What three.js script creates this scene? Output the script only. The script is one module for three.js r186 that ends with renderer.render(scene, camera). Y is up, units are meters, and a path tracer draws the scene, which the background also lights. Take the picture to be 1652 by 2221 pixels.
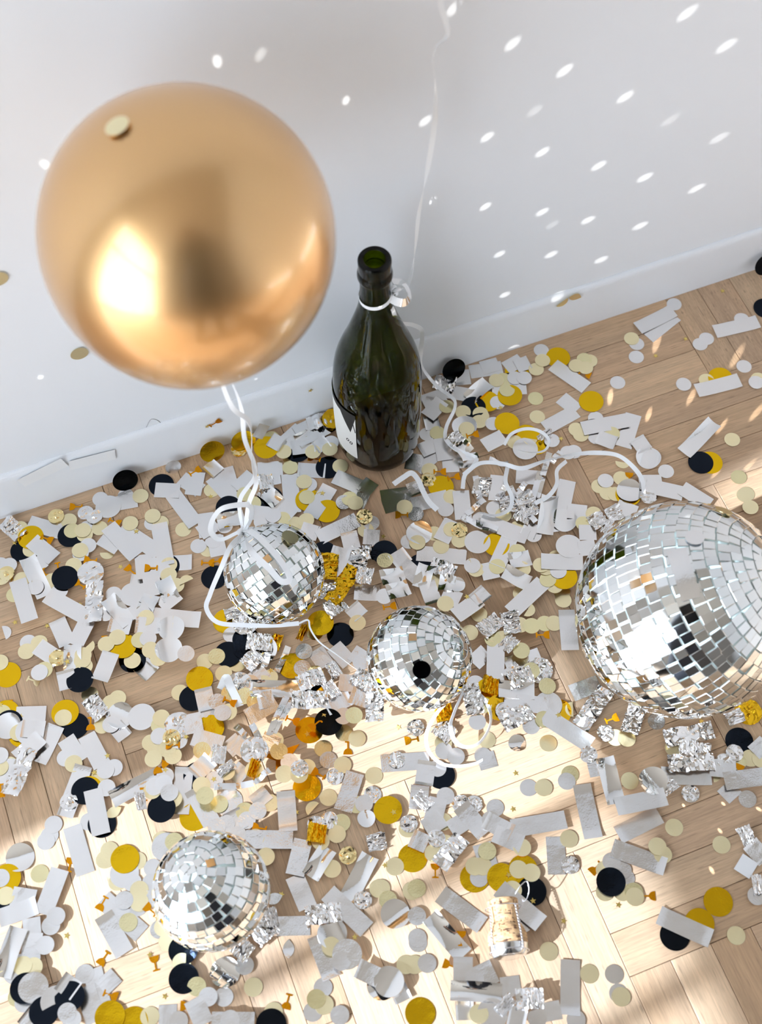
import * as THREE from 'three';
import { MarchingCubes } from 'three/addons/objects/MarchingCubes.js';
import { mergeGeometries } from 'three/addons/utils/BufferGeometryUtils.js';

// ---------------------------------------------------------------- camera, light, exposure
const scene = new THREE.Scene();
const renderer = new THREE.WebGLRenderer();
renderer.toneMapping = THREE.LinearToneMapping;
renderer.toneMappingExposure = 0.95;
renderer.shadowMap.enabled = true;
const RAD = Math.PI / 180;
const camera = new THREE.PerspectiveCamera(39.60, 1652 / 2221, 0.05, 60);   // x runs along the photographed wall, z away from it
camera.position.set(0, 1.31, 0);
camera.rotation.order = 'YXZ';
camera.rotation.set(-62 * RAD, -20.04 * RAD, -1.2 * RAD);
camera.focus = 1.43; camera.userData.fStop = 5.0;


scene.background = new THREE.Color(0.78, 0.88, 1.01);
scene.backgroundIntensity = 6.6;
const sun = new THREE.DirectionalLight(new THREE.Color(0.81, 0.96, 1.19), 12.5);
const SUN_EL = 34 * RAD, SUN_AZ = 7.5 * RAD;
const sunWay = new THREE.Vector3(Math.cos(SUN_EL) * Math.cos(SUN_AZ), -Math.sin(SUN_EL), -Math.cos(SUN_EL) * Math.sin(SUN_AZ));
sun.target.position.set(0.2, 0, -0.3);
sun.position.copy(sun.target.position).addScaledVector(sunWay, -6);
sun.castShadow = true; sun.shadow.radius = 1.4;
sun.shadow.mapSize.set(4096, 4096);
Object.assign(sun.shadow.camera, { left: -2, right: 2, top: 2, bottom: -2, near: 0.5, far: 12 });
scene.add(sun, sun.target);

// ---------------------------------------------------------------- helpers
let seed = 20240;
const rnd = () => { seed = (seed + 0x6d2b79f5) | 0; let t = Math.imul(seed ^ (seed >>> 15), 1 | seed); t = (t + Math.imul(t ^ (t >>> 7), 61 | t)) ^ t; return ((t ^ (t >>> 14)) >>> 0) / 4294967296; };
const between = (a, b) => a + (b - a) * rnd();
const used = {};
const numbered = (n) => { const k = (used[n] = (used[n] ?? -1) + 1); return k ? n + '_' + String(k).padStart(3, '0') : n; };
const hash = (x, y, s) => { let h = Math.imul(x | 0, 374761393) + Math.imul(y | 0, 668265263) + Math.imul(s | 0, 974634777); h = Math.imul(h ^ (h >>> 13), 1274126177); return ((h ^ (h >>> 16)) >>> 0) / 4294967296; };
function noise(x, y, s, px = 0, py = 0) {       // value noise, periodic when px, py are given
  const ix = Math.floor(x), iy = Math.floor(y), fx = x - ix, fy = y - iy, u = fx * fx * (3 - 2 * fx), v = fy * fy * (3 - 2 * fy);
  const w = (a, p) => (p ? ((a % p) + p) % p : a);
  const a = hash(w(ix, px), w(iy, py), s), b = hash(w(ix + 1, px), w(iy, py), s), c = hash(w(ix, px), w(iy + 1, py), s), d = hash(w(ix + 1, px), w(iy + 1, py), s);
  return a + (b - a) * u + (c - a) * v + (a - b - c + d) * u * v;
}
function texture(w, h, f, srgb) {
  const data = new Uint8Array(w * h * 4);
  for (let y = 0; y < h; y++) for (let x = 0; x < w; x++) { const c = f(x / w, y / h), o = (y * w + x) * 4; for (let k = 0; k < 3; k++) data[o + k] = Math.max(0, Math.min(255, Math.round((c.length ? c[k] : c) * 255))); data[o + 3] = 255; }
  const t = new THREE.DataTexture(data, w, h);
  t.wrapS = t.wrapT = THREE.RepeatWrapping; t.magFilter = THREE.LinearFilter; t.minFilter = THREE.LinearMipmapLinearFilter; t.generateMipmaps = true;
  if (srgb) t.colorSpace = THREE.SRGBColorSpace;
  t.needsUpdate = true; return t;
}
const std = (o) => new THREE.MeshStandardMaterial({ side: THREE.DoubleSide, ...o });
const rgb = (r, g, b) => new THREE.Color().setRGB(r, g, b);
function mesh(name, geometry, material, parent) {
  const m = new THREE.Mesh(geometry, material);
  m.name = parent ? name : numbered(name); m.castShadow = m.receiveShadow = true;
  (parent ?? scene).add(m); return m;
}
function tag(o, label, category, group) { o.userData = { label, category }; if (group) o.userData.group = group; return o; }
function base(name, x = 0, y = 0, z = 0) { const g = new THREE.Group(); g.name = numbered(name); g.position.set(x, y, z); scene.add(g); return g; }
const box = (w, h, d, x = 0, y = 0, z = 0) => new THREE.BoxGeometry(w, h, d).translate(x, y, z);
// a slab whose upper edges are chamfered: top rectangle a x b at y = 0, sides down to -depth
function slab(a, b, inset, depth, du = 0, dv = 0) {
  const A = a / 2, B = b / 2, p = [], uv = [];
  const T = [[-A + inset, 0, -B + inset], [A - inset, 0, -B + inset], [A - inset, 0, B - inset], [-A + inset, 0, B - inset]];
  const M = [[-A, -inset, -B], [A, -inset, -B], [A, -inset, B], [-A, -inset, B]], D = M.map(([x, , z]) => [x, -depth, z]);
  const quad = (i, j, k, l) => { for (const q of [i, j, k, i, k, l]) { p.push(...q); uv.push(q[0] + du, q[2] + dv); } };
  quad(T[3], T[2], T[1], T[0]);
  for (let k = 0; k < 4; k++) { const n = (k + 1) % 4; quad(T[k], T[n], M[n], M[k]); quad(M[k], M[n], D[n], D[k]); }
  const g = new THREE.BufferGeometry();
  g.setAttribute('position', new THREE.Float32BufferAttribute(p, 3)); g.setAttribute('uv', new THREE.Float32BufferAttribute(uv, 2)); g.computeVertexNormals();
  return g;
}

// ---------------------------------------------------------------- materials of the room
const plasterBump = texture(512, 512, (u, v) => 0.45 * noise(u * 90, v * 30, 3, 90, 30) + 0.35 * noise(u * 24, v * 160, 4, 24, 160) + 0.2 * noise(u * 200, v * 200, 5, 200, 200));
const paint = std({ color: rgb(0.815, 0.835, 0.86), roughness: 0.55, bumpMap: plasterBump, bumpScale: 0.0006 });
const skirtPaint = std({ color: rgb(0.815, 0.835, 0.86), roughness: 0.38, bumpMap: plasterBump, bumpScale: 0.0005 });
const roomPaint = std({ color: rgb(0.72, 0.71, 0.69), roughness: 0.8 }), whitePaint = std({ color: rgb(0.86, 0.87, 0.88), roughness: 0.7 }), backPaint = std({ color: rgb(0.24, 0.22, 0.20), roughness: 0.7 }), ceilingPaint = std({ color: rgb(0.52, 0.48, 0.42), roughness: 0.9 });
const darkWood = std({ color: rgb(0.045, 0.032, 0.024), roughness: 0.45 });
function oak(u, v) {          // u along the grain, one repeat 0.8 m x 0.4 m
  const warp = noise(u * 4, v * 6, 11, 4, 6) * 0.06 + noise(u * 10, v * 10, 12, 10, 10) * 0.02;
  const rings = 0.5 + 0.5 * Math.sin((v + warp) * 6.2832 * 22 + 3 * noise(u * 3, v * 5, 13, 3, 5));
  const fibre = noise(u * 30, v * 520, 14, 30, 520), fine = noise(u * 120, v * 900, 15, 120, 900);
  const pore = noise(u * 55, v * 640, 16, 55, 640), band = noise(u * 3, v * 14, 17, 3, 14);
  let k = 0.865 + 0.035 * (rings - 0.5) + 0.09 * (fibre - 0.5) + 0.06 * (fine - 0.5) + 0.06 * (band - 0.5);
  if (pore > 0.80) k -= (pore - 0.80) * 1.1 * (0.4 + rings * 0.6);
  const red = 0.02 * (band - 0.5);
  return [k * (1 + red), k * 0.850, k * (0.690 - red)];
}
const oakMap = texture(2048, 1024, oak, true);
oakMap.repeat.set(1 / 0.8, 1 / 0.4);
const oakRough = texture(512, 512, (u, v) => 0.5 + 0.25 * noise(u * 30, v * 200, 21, 30, 200) + 0.2 * noise(u * 8, v * 8, 22, 8, 8));
oakRough.repeat.set(1 / 0.4, 1 / 0.4);
const planks = [[0.78, 0.77, 0.76], [0.72, 0.69, 0.67], [0.85, 0.84, 0.83], [0.68, 0.64, 0.60], [0.80, 0.77, 0.74], [0.75, 0.72, 0.71]].map((c) => std({ color: rgb(...c), map: oakMap, roughnessMap: oakRough, roughness: 0.75, bumpMap: oakMap, bumpScale: 0.00025 }));
const underWood = std({ color: rgb(0.10, 0.065, 0.04), roughness: 0.9 });
const farWood = std({ color: rgb(0.52, 0.38, 0.26), roughness: 0.55 });

// ---------------------------------------------------------------- the room
const ZW = -0.796, XL = -1.6, XR = 1.45, ZF = 3.0, TOP = 2.62;
const structure = (o) => { o.userData.kind = 'structure'; return o; };
const floor = structure(base('floor'));
mesh('subfloor', mergeGeometries([box(2.2, 0.06, 1.45, 0.25, -0.034, -0.075)]), underWood, floor);
mesh('far_floor', mergeGeometries([box(XR - XL + 0.2, 0.06, ZF + 0.1 - 0.62, (XL + XR) / 2, -0.0325, (ZF + 0.1 + 0.62) / 2), box(0.9, 0.06, 1.42, -1.27, -0.0325, -0.09), box(0.3, 0.06, 1.42, 1.49, -0.0325, -0.09)]), farWood, floor);
{ // triple herringbone: blocks of three planks 40 mm wide and 300 mm long, laid along and across the wall
  const W = 0.04, A = 3 * W, L = 0.3, X0 = 0.276, Z0 = -0.138, shapes = [];
  for (let k = 0; k < 8; k++) shapes.push(slab(L - 0.0006, W - 0.0005, 0.0004, 0.008, hash(k, 1, 5) * 0.8, 0.02 + k * 0.05));
  const lay = (cx, cz, across) => {
    let x0 = cx - (across ? W : L) / 2, x1 = cx + (across ? W : L) / 2, z0 = cz - (across ? L : W) / 2, z1 = cz + (across ? L : W) / 2;
    if (x1 < -0.8 || x0 > 1.3 || z0 > 0.6 || z1 < ZW - 0.001) return;
    const cut = (lo, hi, a, b) => [Math.max(lo, a), Math.min(hi, b)];
    [x0, x1] = cut(x0, x1, -0.82, 1.33); [z0, z1] = cut(z0, z1, ZW + 0.001, 0.62);
    if (x1 - x0 < 0.006 || z1 - z0 < 0.006) return;
    const m = mesh('plank', shapes[Math.floor(rnd() * 8)], planks[Math.floor(rnd() * planks.length)], floor);
    m.position.set((x0 + x1) / 2, -rnd() * 0.0003, (z0 + z1) / 2);
    if (across) { m.rotation.y = Math.PI / 2 * (rnd() < 0.5 ? 1 : -1); m.scale.set((z1 - z0) / L, 1, (x1 - x0) / W); } else { m.rotation.y = rnd() < 0.5 ? Math.PI : 0; m.scale.set((x1 - x0) / L, 1, (z1 - z0) / W); }
  };
  for (let k = -14; k < 14; k++) for (let m = -6; m < 7; m++) {
    const ox = X0 + k * A + m * L, oz = Z0 - A + k * A - m * L;   // a block along the wall, then the block across it below its near end
    for (let i = 0; i < 3; i++) { lay(ox + L / 2, oz + W * (i + 0.5), false); lay(ox + W * (i + 0.5), oz + A + L / 2, true); }
  }
}
const wallBack = structure(mesh('wall_back', box(XR - XL + 0.4, TOP, 0.12, (XL + XR) / 2, TOP / 2, ZW - 0.06), paint));
mesh('scuff_mark', new THREE.TubeGeometry(new THREE.CatmullRomCurve3([[0.0297,0.0629,-0.7960],[0.0373,0.0729,-0.7960],[0.0451,0.0852,-0.7960],[0.0502,0.0804,-0.7960],[0.0548,0.0687,-0.7960]].map((p) => new THREE.Vector3(...p))), 24, 0.0005, 5), std({ color: rgb(0.42, 0.42, 0.43), roughness: 0.9 }), wallBack);
{ // skirting: a thin painted board with a rounded top
  const s = new THREE.Shape(); s.moveTo(0, 0.0002); s.lineTo(0.005, 0.0002); s.lineTo(0.005, 0.064); s.quadraticCurveTo(0.0048, 0.0725, 0.0006, 0.074); s.lineTo(0, 0.074);
  const g = new THREE.ExtrudeGeometry(s, { depth: XR - XL, bevelEnabled: false, curveSegments: 6 });
  g.rotateY(-Math.PI / 2); g.translate(XL, 0, ZW);         // the profile's depth turns to -x before it is moved
  g.computeBoundingBox();
  const m = mesh('baseboard_back', g.clone(), skirtPaint);
  m.position.x = XL - (g.boundingBox.min.x); m.position.z = 0;
  m.geometry.computeBoundingBox();
  structure(m);
}
structure(mesh('wall_right', box(0.12, TOP, ZF - ZW + 0.4, XR + 0.06, TOP / 2, (ZF + ZW) / 2), whitePaint));
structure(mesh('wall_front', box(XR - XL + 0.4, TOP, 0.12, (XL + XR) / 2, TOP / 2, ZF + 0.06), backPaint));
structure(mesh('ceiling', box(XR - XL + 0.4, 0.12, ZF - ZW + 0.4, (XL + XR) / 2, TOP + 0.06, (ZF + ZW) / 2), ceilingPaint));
const WIN = { z0: -0.27, z1: 1.55, y0: 0.06, y1: 2.3 };
{
  const t = 0.14, x = XL - t / 2;
  structure(mesh('wall_left', mergeGeometries([
    box(t, TOP, WIN.z0 - (ZW - 0.12), x, TOP / 2, (WIN.z0 + ZW - 0.12) / 2), box(t, TOP, ZF + 0.12 - WIN.z1, x, TOP / 2, (ZF + 0.12 + WIN.z1) / 2),
    box(t, WIN.y0, WIN.z1 - WIN.z0, x, WIN.y0 / 2, (WIN.z0 + WIN.z1) / 2), box(t, TOP - WIN.y1, WIN.z1 - WIN.z0, x, (TOP + WIN.y1) / 2, (WIN.z0 + WIN.z1) / 2)]), roomPaint));
  const w = structure(base('window_1', XL, 0, 0)), frame = std({ color: rgb(0.82, 0.82, 0.82), roughness: 0.5 });
  mesh('transom', box(0.05, 0.122, WIN.z1 - WIN.z0, -0.025, 1.409, (WIN.z0 + WIN.z1) / 2), frame, w);
  for (const z of [-0.045, 0.14, 0.62, 1.08]) mesh('mullion', box(0.03, WIN.y1 - WIN.y0, 0.018, -0.02, (WIN.y0 + WIN.y1) / 2, z), frame, w);
  const d = structure(base('door_1', -0.5, 0, ZF));
  mesh('leaf', box(1.0, 2.05, 0.03, 0, 1.025, -0.015), darkWood, d);
}

// ---------------------------------------------------------------- foil confetti: shapes
const crinkle = texture(512, 512, (u, v) => {
  let h = 0; for (let o = 0; o < 4; o++) { const f = 5 << o; h += Math.abs(noise(u * f, v * f, 31 + o, f, f) - 0.5) / (1 << o); } return Math.min(1, h);
});
crinkle.repeat.set(1 / 0.09, 1 / 0.09);
const soft = texture(256, 256, (u, v) => 0.6 * noise(u * 5, v * 9, 41, 5, 9) + 0.3 * noise(u * 14, v * 7, 42, 14, 7) + 0.1 * noise(u * 60, v * 60, 43, 60, 60));
soft.repeat.set(1 / 0.06, 1 / 0.06);
const foil = (r, g, b, rough, bump = 0.00035, map = soft) => std({ color: rgb(r, g, b), metalness: 1, roughness: rough, bumpMap: map, bumpScale: bump });
const SILVER = foil(0.90, 0.89, 0.885, 0.16), SILVER_FLAT = foil(0.90, 0.89, 0.885, 0.24, 0.0002), MIRROR = foil(0.92, 0.915, 0.91, 0.05, 0.0001), CRUSHED = foil(0.92, 0.91, 0.905, 0.09, 0.0005, crinkle);
const GOLD = foil(0.86, 0.53, 0.012, 0.18), GOLD_MIRROR = foil(0.86, 0.5, 0.02, 0.08, 0.0004, crinkle), PALE = foil(0.98, 0.87, 0.55, 0.30), PALE_SHINY = foil(0.95, 0.78, 0.40, 0.12, 0.0009, crinkle), PALE_GREEN = foil(0.90, 0.82, 0.48, 0.22);
const BLACK = foil(0.014, 0.018, 0.026, 0.12, 0.0002), ORANGE = foil(0.80, 0.33, 0.008, 0.25), STAR = foil(0.86, 0.66, 0.20, 0.2);
const RAINBOW = new THREE.MeshPhysicalMaterial({ side: THREE.DoubleSide, color: rgb(0.93, 0.93, 0.94), metalness: 1, roughness: 0.12, iridescence: 1, iridescenceIOR: 1.8, iridescenceThicknessRange: [200, 460], bumpMap: crinkle, bumpScale: 0.0008 });
const WHITE_FOIL = std({ color: rgb(0.86, 0.87, 0.88), metalness: 0.1, roughness: 0.4 });
const THICK = 0.00016;
// a closed sheet: rim = outline points (x, z) of a convex or star-shaped piece about the origin, lift(x, z) = its curl
function sheet(rim, rings, lift) {
  const n = rim.length, pos = [], uv = [], idx = [];
  for (const s of [1, 0]) {
    const at = pos.length / 3, dy = s ? THICK : 0;
    pos.push(0, lift(0, 0) + dy, 0); uv.push(0, 0);
    for (let r = 1; r <= rings; r++) for (let k = 0; k < n; k++) { const x = rim[k][0] * r / rings, z = rim[k][1] * r / rings; pos.push(x, lift(x, z) + dy, z); uv.push(x, z); }
    const f = (a, b, c) => (s ? idx.push(a, b, c) : idx.push(a, c, b));
    for (let k = 0; k < n; k++) { const m = (k + 1) % n; f(at, at + 1 + m, at + 1 + k); for (let r = 0; r < rings - 1; r++) { const a = at + 1 + r * n + k, b = at + 1 + r * n + m; f(a, b, b + n); f(a, b + n, a + n); } }
  }
  const half = pos.length / 6, e = 1 + (rings - 1) * n;
  const g = new THREE.BufferGeometry();
  // the edge gets vertices of its own so that the faces stay flat to it
  const at = pos.length / 3;
  for (let k = 0; k < n; k++) { for (const o of [e + k, half + e + k]) { pos.push(pos[o * 3], pos[o * 3 + 1], pos[o * 3 + 2]); uv.push(uv[o * 2], uv[o * 2 + 1]); } }
  for (let k = 0; k < n; k++) { const m = (k + 1) % n, a = at + k * 2, b = at + m * 2; idx.push(a, b, b + 1, a, b + 1, a + 1); }
  g.setAttribute('position', new THREE.Float32BufferAttribute(pos, 3)); g.setAttribute('uv', new THREE.Float32BufferAttribute(uv, 2)); g.setIndex(idx); g.computeVertexNormals();
  return g;
}
const circle = (r, n) => Array.from({ length: n }, (_, k) => [r * Math.cos(k / n * 2 * Math.PI), r * Math.sin(k / n * 2 * Math.PI)]);
const curl = (amp, r, a, kink = 0) => (x, z) => { const u = (x * Math.cos(a) + z * Math.sin(a)) / r; return amp * u * u + kink * Math.max(0, u - 0.15); };
const crush = (amp, f, s) => (x, z) => { const a = s * 1.7, u = x * Math.cos(a) - z * Math.sin(a), v = x * Math.sin(a) + z * Math.cos(a); let h = 0; for (let o = 0; o < 3; o++) { const q = f * (1 + o * 1.3), w = [1, 0.5, 0.16][o]; h += w * Math.abs(noise(u * q + 50, v * q * 0.8 + 50, s + o) - 0.5) * 1.5; } return amp * h; };
const discs = (r, n, rings, seedAt) => [0, 0.4, 0.7, 1.0, 0.55, 0.9].map((m, k) => sheet(circle(r, n), rings, curl(m * r * 0.024, r, k * 1.1 + seedAt, k === 4 ? r * 0.02 : 0)));
const D_LARGE = discs(0.0134, 40, 4, 0.3), D_SMALL = discs(0.0084, 30, 3, 0.9);
const D_CURLED = [0, 1, 2].map((k) => sheet(circle(0.0134, 40), 6, curl(0.0026, 0.0122, 0.7 + k)));
const D_SMALL_CURLED = [0, 1].map((k) => sheet(circle(0.0084, 30), 5, curl(0.0015, 0.0076, 0.4 + k)));
const D_CRUSHED = [0, 1, 2].map((k) => sheet(circle(0.0084, 30), 8, crush(0.0024, 200, 60 + k * 5)));
const D_LARGE_CRUSHED = [0, 1].map((k) => sheet(circle(0.0134, 40), 10, crush(0.003, 190, 90 + k * 5)));
const HALF = sheet(Array.from({ length: 26 }, (_, k) => { const a = (k / 25 - 0.5) * Math.PI; return [0.0076 * Math.cos(a) - 0.0026, 0.0076 * Math.sin(a)]; }), 3, curl(0.0006, 0.0076, 0.5));
const LENS = sheet(Array.from({ length: 28 }, (_, k) => { const t = k / 14, s = t < 1 ? 1 : -1, u = (t % 1) * 2 - 1; return [s * u * 0.0085, s * 0.0052 * (1 - u * u)]; }), 3, curl(0.0006, 0.0076, 0.0));
const starRim = (r, inner) => Array.from({ length: 10 }, (_, k) => { const a = k / 10 * 2 * Math.PI, q = k % 2 ? r * inner : r; return [q * Math.cos(a), q * Math.sin(a)]; });
const STAR_SHAPE = sheet(starRim(0.0031, 0.42), 2, () => 0), BIG_STAR = sheet(starRim(0.020, 0.40), 3, curl(0.001, 0.02, 0.4));
const plate = (shape, depth) => new THREE.ExtrudeGeometry(shape, { depth, bevelEnabled: false, curveSegments: 8 }).rotateX(-Math.PI / 2);
const GLASS_SHAPE = (() => {   // a stemmed glass cut from foil, bowl towards -x, foot towards +x
  const s = new THREE.Shape(); s.moveTo(-0.0066, -0.0044); s.quadraticCurveTo(-0.0015, -0.0043, -0.0006, -0.0008); s.lineTo(0.0050, -0.0007); s.lineTo(0.0055, -0.0030); s.lineTo(0.0068, -0.0030);
  s.lineTo(0.0068, 0.0030); s.lineTo(0.0055, 0.0030); s.lineTo(0.0050, 0.0007); s.lineTo(-0.0006, 0.0008); s.quadraticCurveTo(-0.0015, 0.0043, -0.0066, 0.0044); s.closePath();
  const g = plate(s, THICK); g.computeVertexNormals(); return g;
})();
// a strip 47 x 16 mm as a closed sheet on a grid; lift bends it
function strip(len, wid, nx, nz, lift, ragged = 0) {
  const pos = [], uv = [], idx = [], row = nz + 1, count = (nx + 1) * row;
  for (const dy of [THICK, 0]) for (let i = 0; i <= nx; i++) for (let j = 0; j <= nz; j++) {
    const x = (i / nx - 0.5) * len, z = (j / nz - 0.5) * wid * (1 + ragged * (noise(i * 0.7, j * 3, 77) - 0.5));
    pos.push(x, lift(x, z) + dy, z); uv.push(x, z);
  }
  for (let i = 0; i < nx; i++) for (let j = 0; j < nz; j++) { const a = i * row + j, b = a + row; idx.push(a, a + 1, b + 1, a, b + 1, b, count + a, count + b + 1, count + a + 1, count + a, count + b, count + b + 1); }
  const rimAt = []; for (let i = 0; i <= nx; i++) rimAt.push(i * row); for (let j = 1; j <= nz; j++) rimAt.push(nx * row + j); for (let i = nx - 1; i >= 0; i--) rimAt.push(i * row + nz); for (let j = nz - 1; j > 0; j--) rimAt.push(j);
  const at = pos.length / 3;
  for (const o of rimAt) for (const k of [o, count + o]) { pos.push(pos[k * 3], pos[k * 3 + 1], pos[k * 3 + 2]); uv.push(uv[k * 2], uv[k * 2 + 1]); }
  for (let k = 0; k < rimAt.length; k++) { const a = at + k * 2, b = at + ((k + 1) % rimAt.length) * 2; idx.push(a, a + 1, b + 1, a, b + 1, b); }
  const g = new THREE.BufferGeometry();
  g.setAttribute('position', new THREE.Float32BufferAttribute(pos, 3)); g.setAttribute('uv', new THREE.Float32BufferAttribute(uv, 2)); g.setIndex(idx); g.computeVertexNormals();
  return g;
}
const LEN = 0.047;
const STRIPS = Array.from({ length: 10 }, (_, k) => { const a = (hash(k, 3, 9) - 0.3) * 0.0009, b = hash(k, 4, 9) * 6, tw = (hash(k, 5, 9) - 0.5) * 0.0009; return strip(LEN, 0.0174, 18, 4, (x, z) => a * (1 + Math.cos(x / LEN * 6.28 + b)) / 2 + Math.abs(a) * 0.2 + tw * (x / LEN) * (z / 0.008) + Math.abs(tw) * 0.5 + (k % 3 === 0 ? 0.0012 * Math.max(0, Math.abs(x / LEN) - 0.36) * 6 : 0)); });
const STRIPS_CURLED = [0, 1, 2].map((k) => strip(LEN, 0.0174, 12, 10, (x, z) => 0.0024 * (z / 0.008) * (z / 0.008) * (0.6 + 0.4 * Math.cos(x / LEN * 3 + k)) + 0.001 * (1 + Math.cos(x / LEN * 5 + k))));
const STRIPS_CRUSHED = [0, 1, 2, 3, 4].map((k) => strip(LEN, 0.0178, 30, 12, (x, z) => crush(0.0058, 80 + k * 15, 120 + k * 7)(x, z) + 0.0015 * (1 + Math.cos(x * 130 + k * 2)), 0.1));
const STRIPS_NARROW = [0, 1, 2].map((k) => strip(LEN, 0.0062, 24, 3, (x, z) => 0.0022 * (1 + Math.sin(x * 120 + k * 2)) + 0.12 * z * Math.sin(x * 150 + k)));
const rank = {};
const proto = {};
function piece(k, fl) {
  const pick = (list) => list[Math.floor(rnd() * list.length)];
  const large = fl.includes('x') ? pick(D_LARGE_CRUSHED) : fl.includes('m') ? pick(D_CURLED) : pick(D_LARGE);
  const small = fl.includes('x') ? pick(D_CRUSHED) : fl.includes('m') ? pick(D_SMALL_CURLED) : pick(D_SMALL);
  switch (k) {
    case 'K': return [large, BLACK];
    case 'G': return [large, fl ? GOLD_MIRROR : GOLD];
    case 'S': return [large, fl.includes('x') ? CRUSHED : fl.includes('m') ? MIRROR : rnd() < 0.6 ? SILVER_FLAT : SILVER];
    case 'c': return [small, fl.includes('x') ? PALE_SHINY : rnd() < 0.72 ? PALE : PALE_GREEN];
    case 'w': return [small, fl.includes('x') ? CRUSHED : fl.includes('m') ? MIRROR : rnd() < 0.7 ? SILVER_FLAT : SILVER];
    case 'h': return [HALF, fl.includes('g') ? ORANGE : PALE];
    case 'v': return [HALF, SILVER];
    case 'l': return [LENS, fl.includes('c') ? PALE : SILVER];
    case 'b': return [BIG_STAR, ORANGE];
    case 'g': return [GLASS_SHAPE, fl.includes('c') ? PALE : ORANGE];
    case 's': return [STAR_SHAPE, STAR];
    case 'X': return [pick(STRIPS_CRUSHED), CRUSHED];
    case 'F': return [pick(STRIPS_NARROW), RAINBOW];
    case 'A': return [pick(STRIPS_CRUSHED), GOLD_MIRROR];
    default: return /[wp]/.test(fl) ? [STRIPS[1], WHITE_FOIL] : fl.includes('m') ? [pick(STRIPS_CURLED), MIRROR] : [pick(STRIPS), rnd() < 0.55 ? SILVER_FLAT : SILVER];
  }
}
// every entry: x, y, z in mm, turn about the vertical, length in mm (0: as it is), flags (L leans on the skirting, W lies flat on the wall), label
function scatter(k, name, category, group, list) {
  for (const [x, y, z, turn, len, fl, label] of list) {
    const [g, m] = piece(k, k === 'R' && !fl && y > 2.2 && rnd() < 0.15 ? 'm' : fl.replace(/[LW]/g, ''));
    const o = mesh(name, g, m), high = Math.max(0, Math.min(1, (y - 1.6) / 5));
    o.position.set(x / 1000, y / 1000, z / 1000);
    o.rotation.order = 'YXZ';
    if (len) o.scale.x = len / 1000 / LEN;
    if (fl.includes('W')) { o.rotation.order = 'XYZ'; o.rotation.set(Math.PI / 2, 0, 0); o.rotateY(turn); }
    else if (fl.includes('L')) { o.rotation.order = 'XYZ'; o.rotation.set(68 * RAD, 0, 0); o.rotateY(turn); o.position.z += 0.004; }
    else {
      const s = len ? len / 2000 : 0.01, t = between(-1, 1) * (k === 's' || k === 'g' ? 0.02 : 0.024 + 0.05 * high), t2 = between(-1, 1) * (0.018 + 0.03 * high);
      o.rotation.set(len ? t * 0.5 : t, turn, len ? t2 * 0.6 : t2);
      o.position.y += (Math.abs(t) * 0.006 + Math.abs(t2) * s * 0.6);
    }
    tag(o, label, category, group);
  }
}

// ---------------------------------------------------------------- the balloon
const BALLOON = new THREE.Vector3(0.0957,0.5244,-0.6442);
{
  const t = base('balloon', BALLOON.x, BALLOON.y, BALLOON.z), R = 0.1035, pts = [];
  for (let k = 0; k <= 64; k++) { const a = k / 64 * Math.PI, c = Math.cos(a); pts.push(new THREE.Vector2(Math.max(0.0001, R * Math.sin(a) * (1 + (c < 0 ? 0.02 * c * c : 0))), R * c * (c < 0 ? 1.05 + 0.05 * c * c : 1.02))); }
  pts.reverse();
  const skin = new THREE.MeshPhysicalMaterial({ side: THREE.DoubleSide, color: rgb(0.80, 0.49, 0.22), metalness: 1, roughness: 0.32, clearcoat: 0.7, clearcoatRoughness: 0.03 });
  mesh('skin', new THREE.LatheGeometry(pts, 96), skin, t);
  mesh('neck', new THREE.LatheGeometry([[0.011, -0.1105], [0.006, -0.115], [0.004, -0.119], [0.0065, -0.122], [0.008, -0.126], [0.006, -0.1265], [0.003, -0.122]].map((p) => new THREE.Vector2(...p)), 24), skin, t);
  tag(t, 'shiny gold chrome balloon floating in front of the white wall', 'balloon');
}

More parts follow.
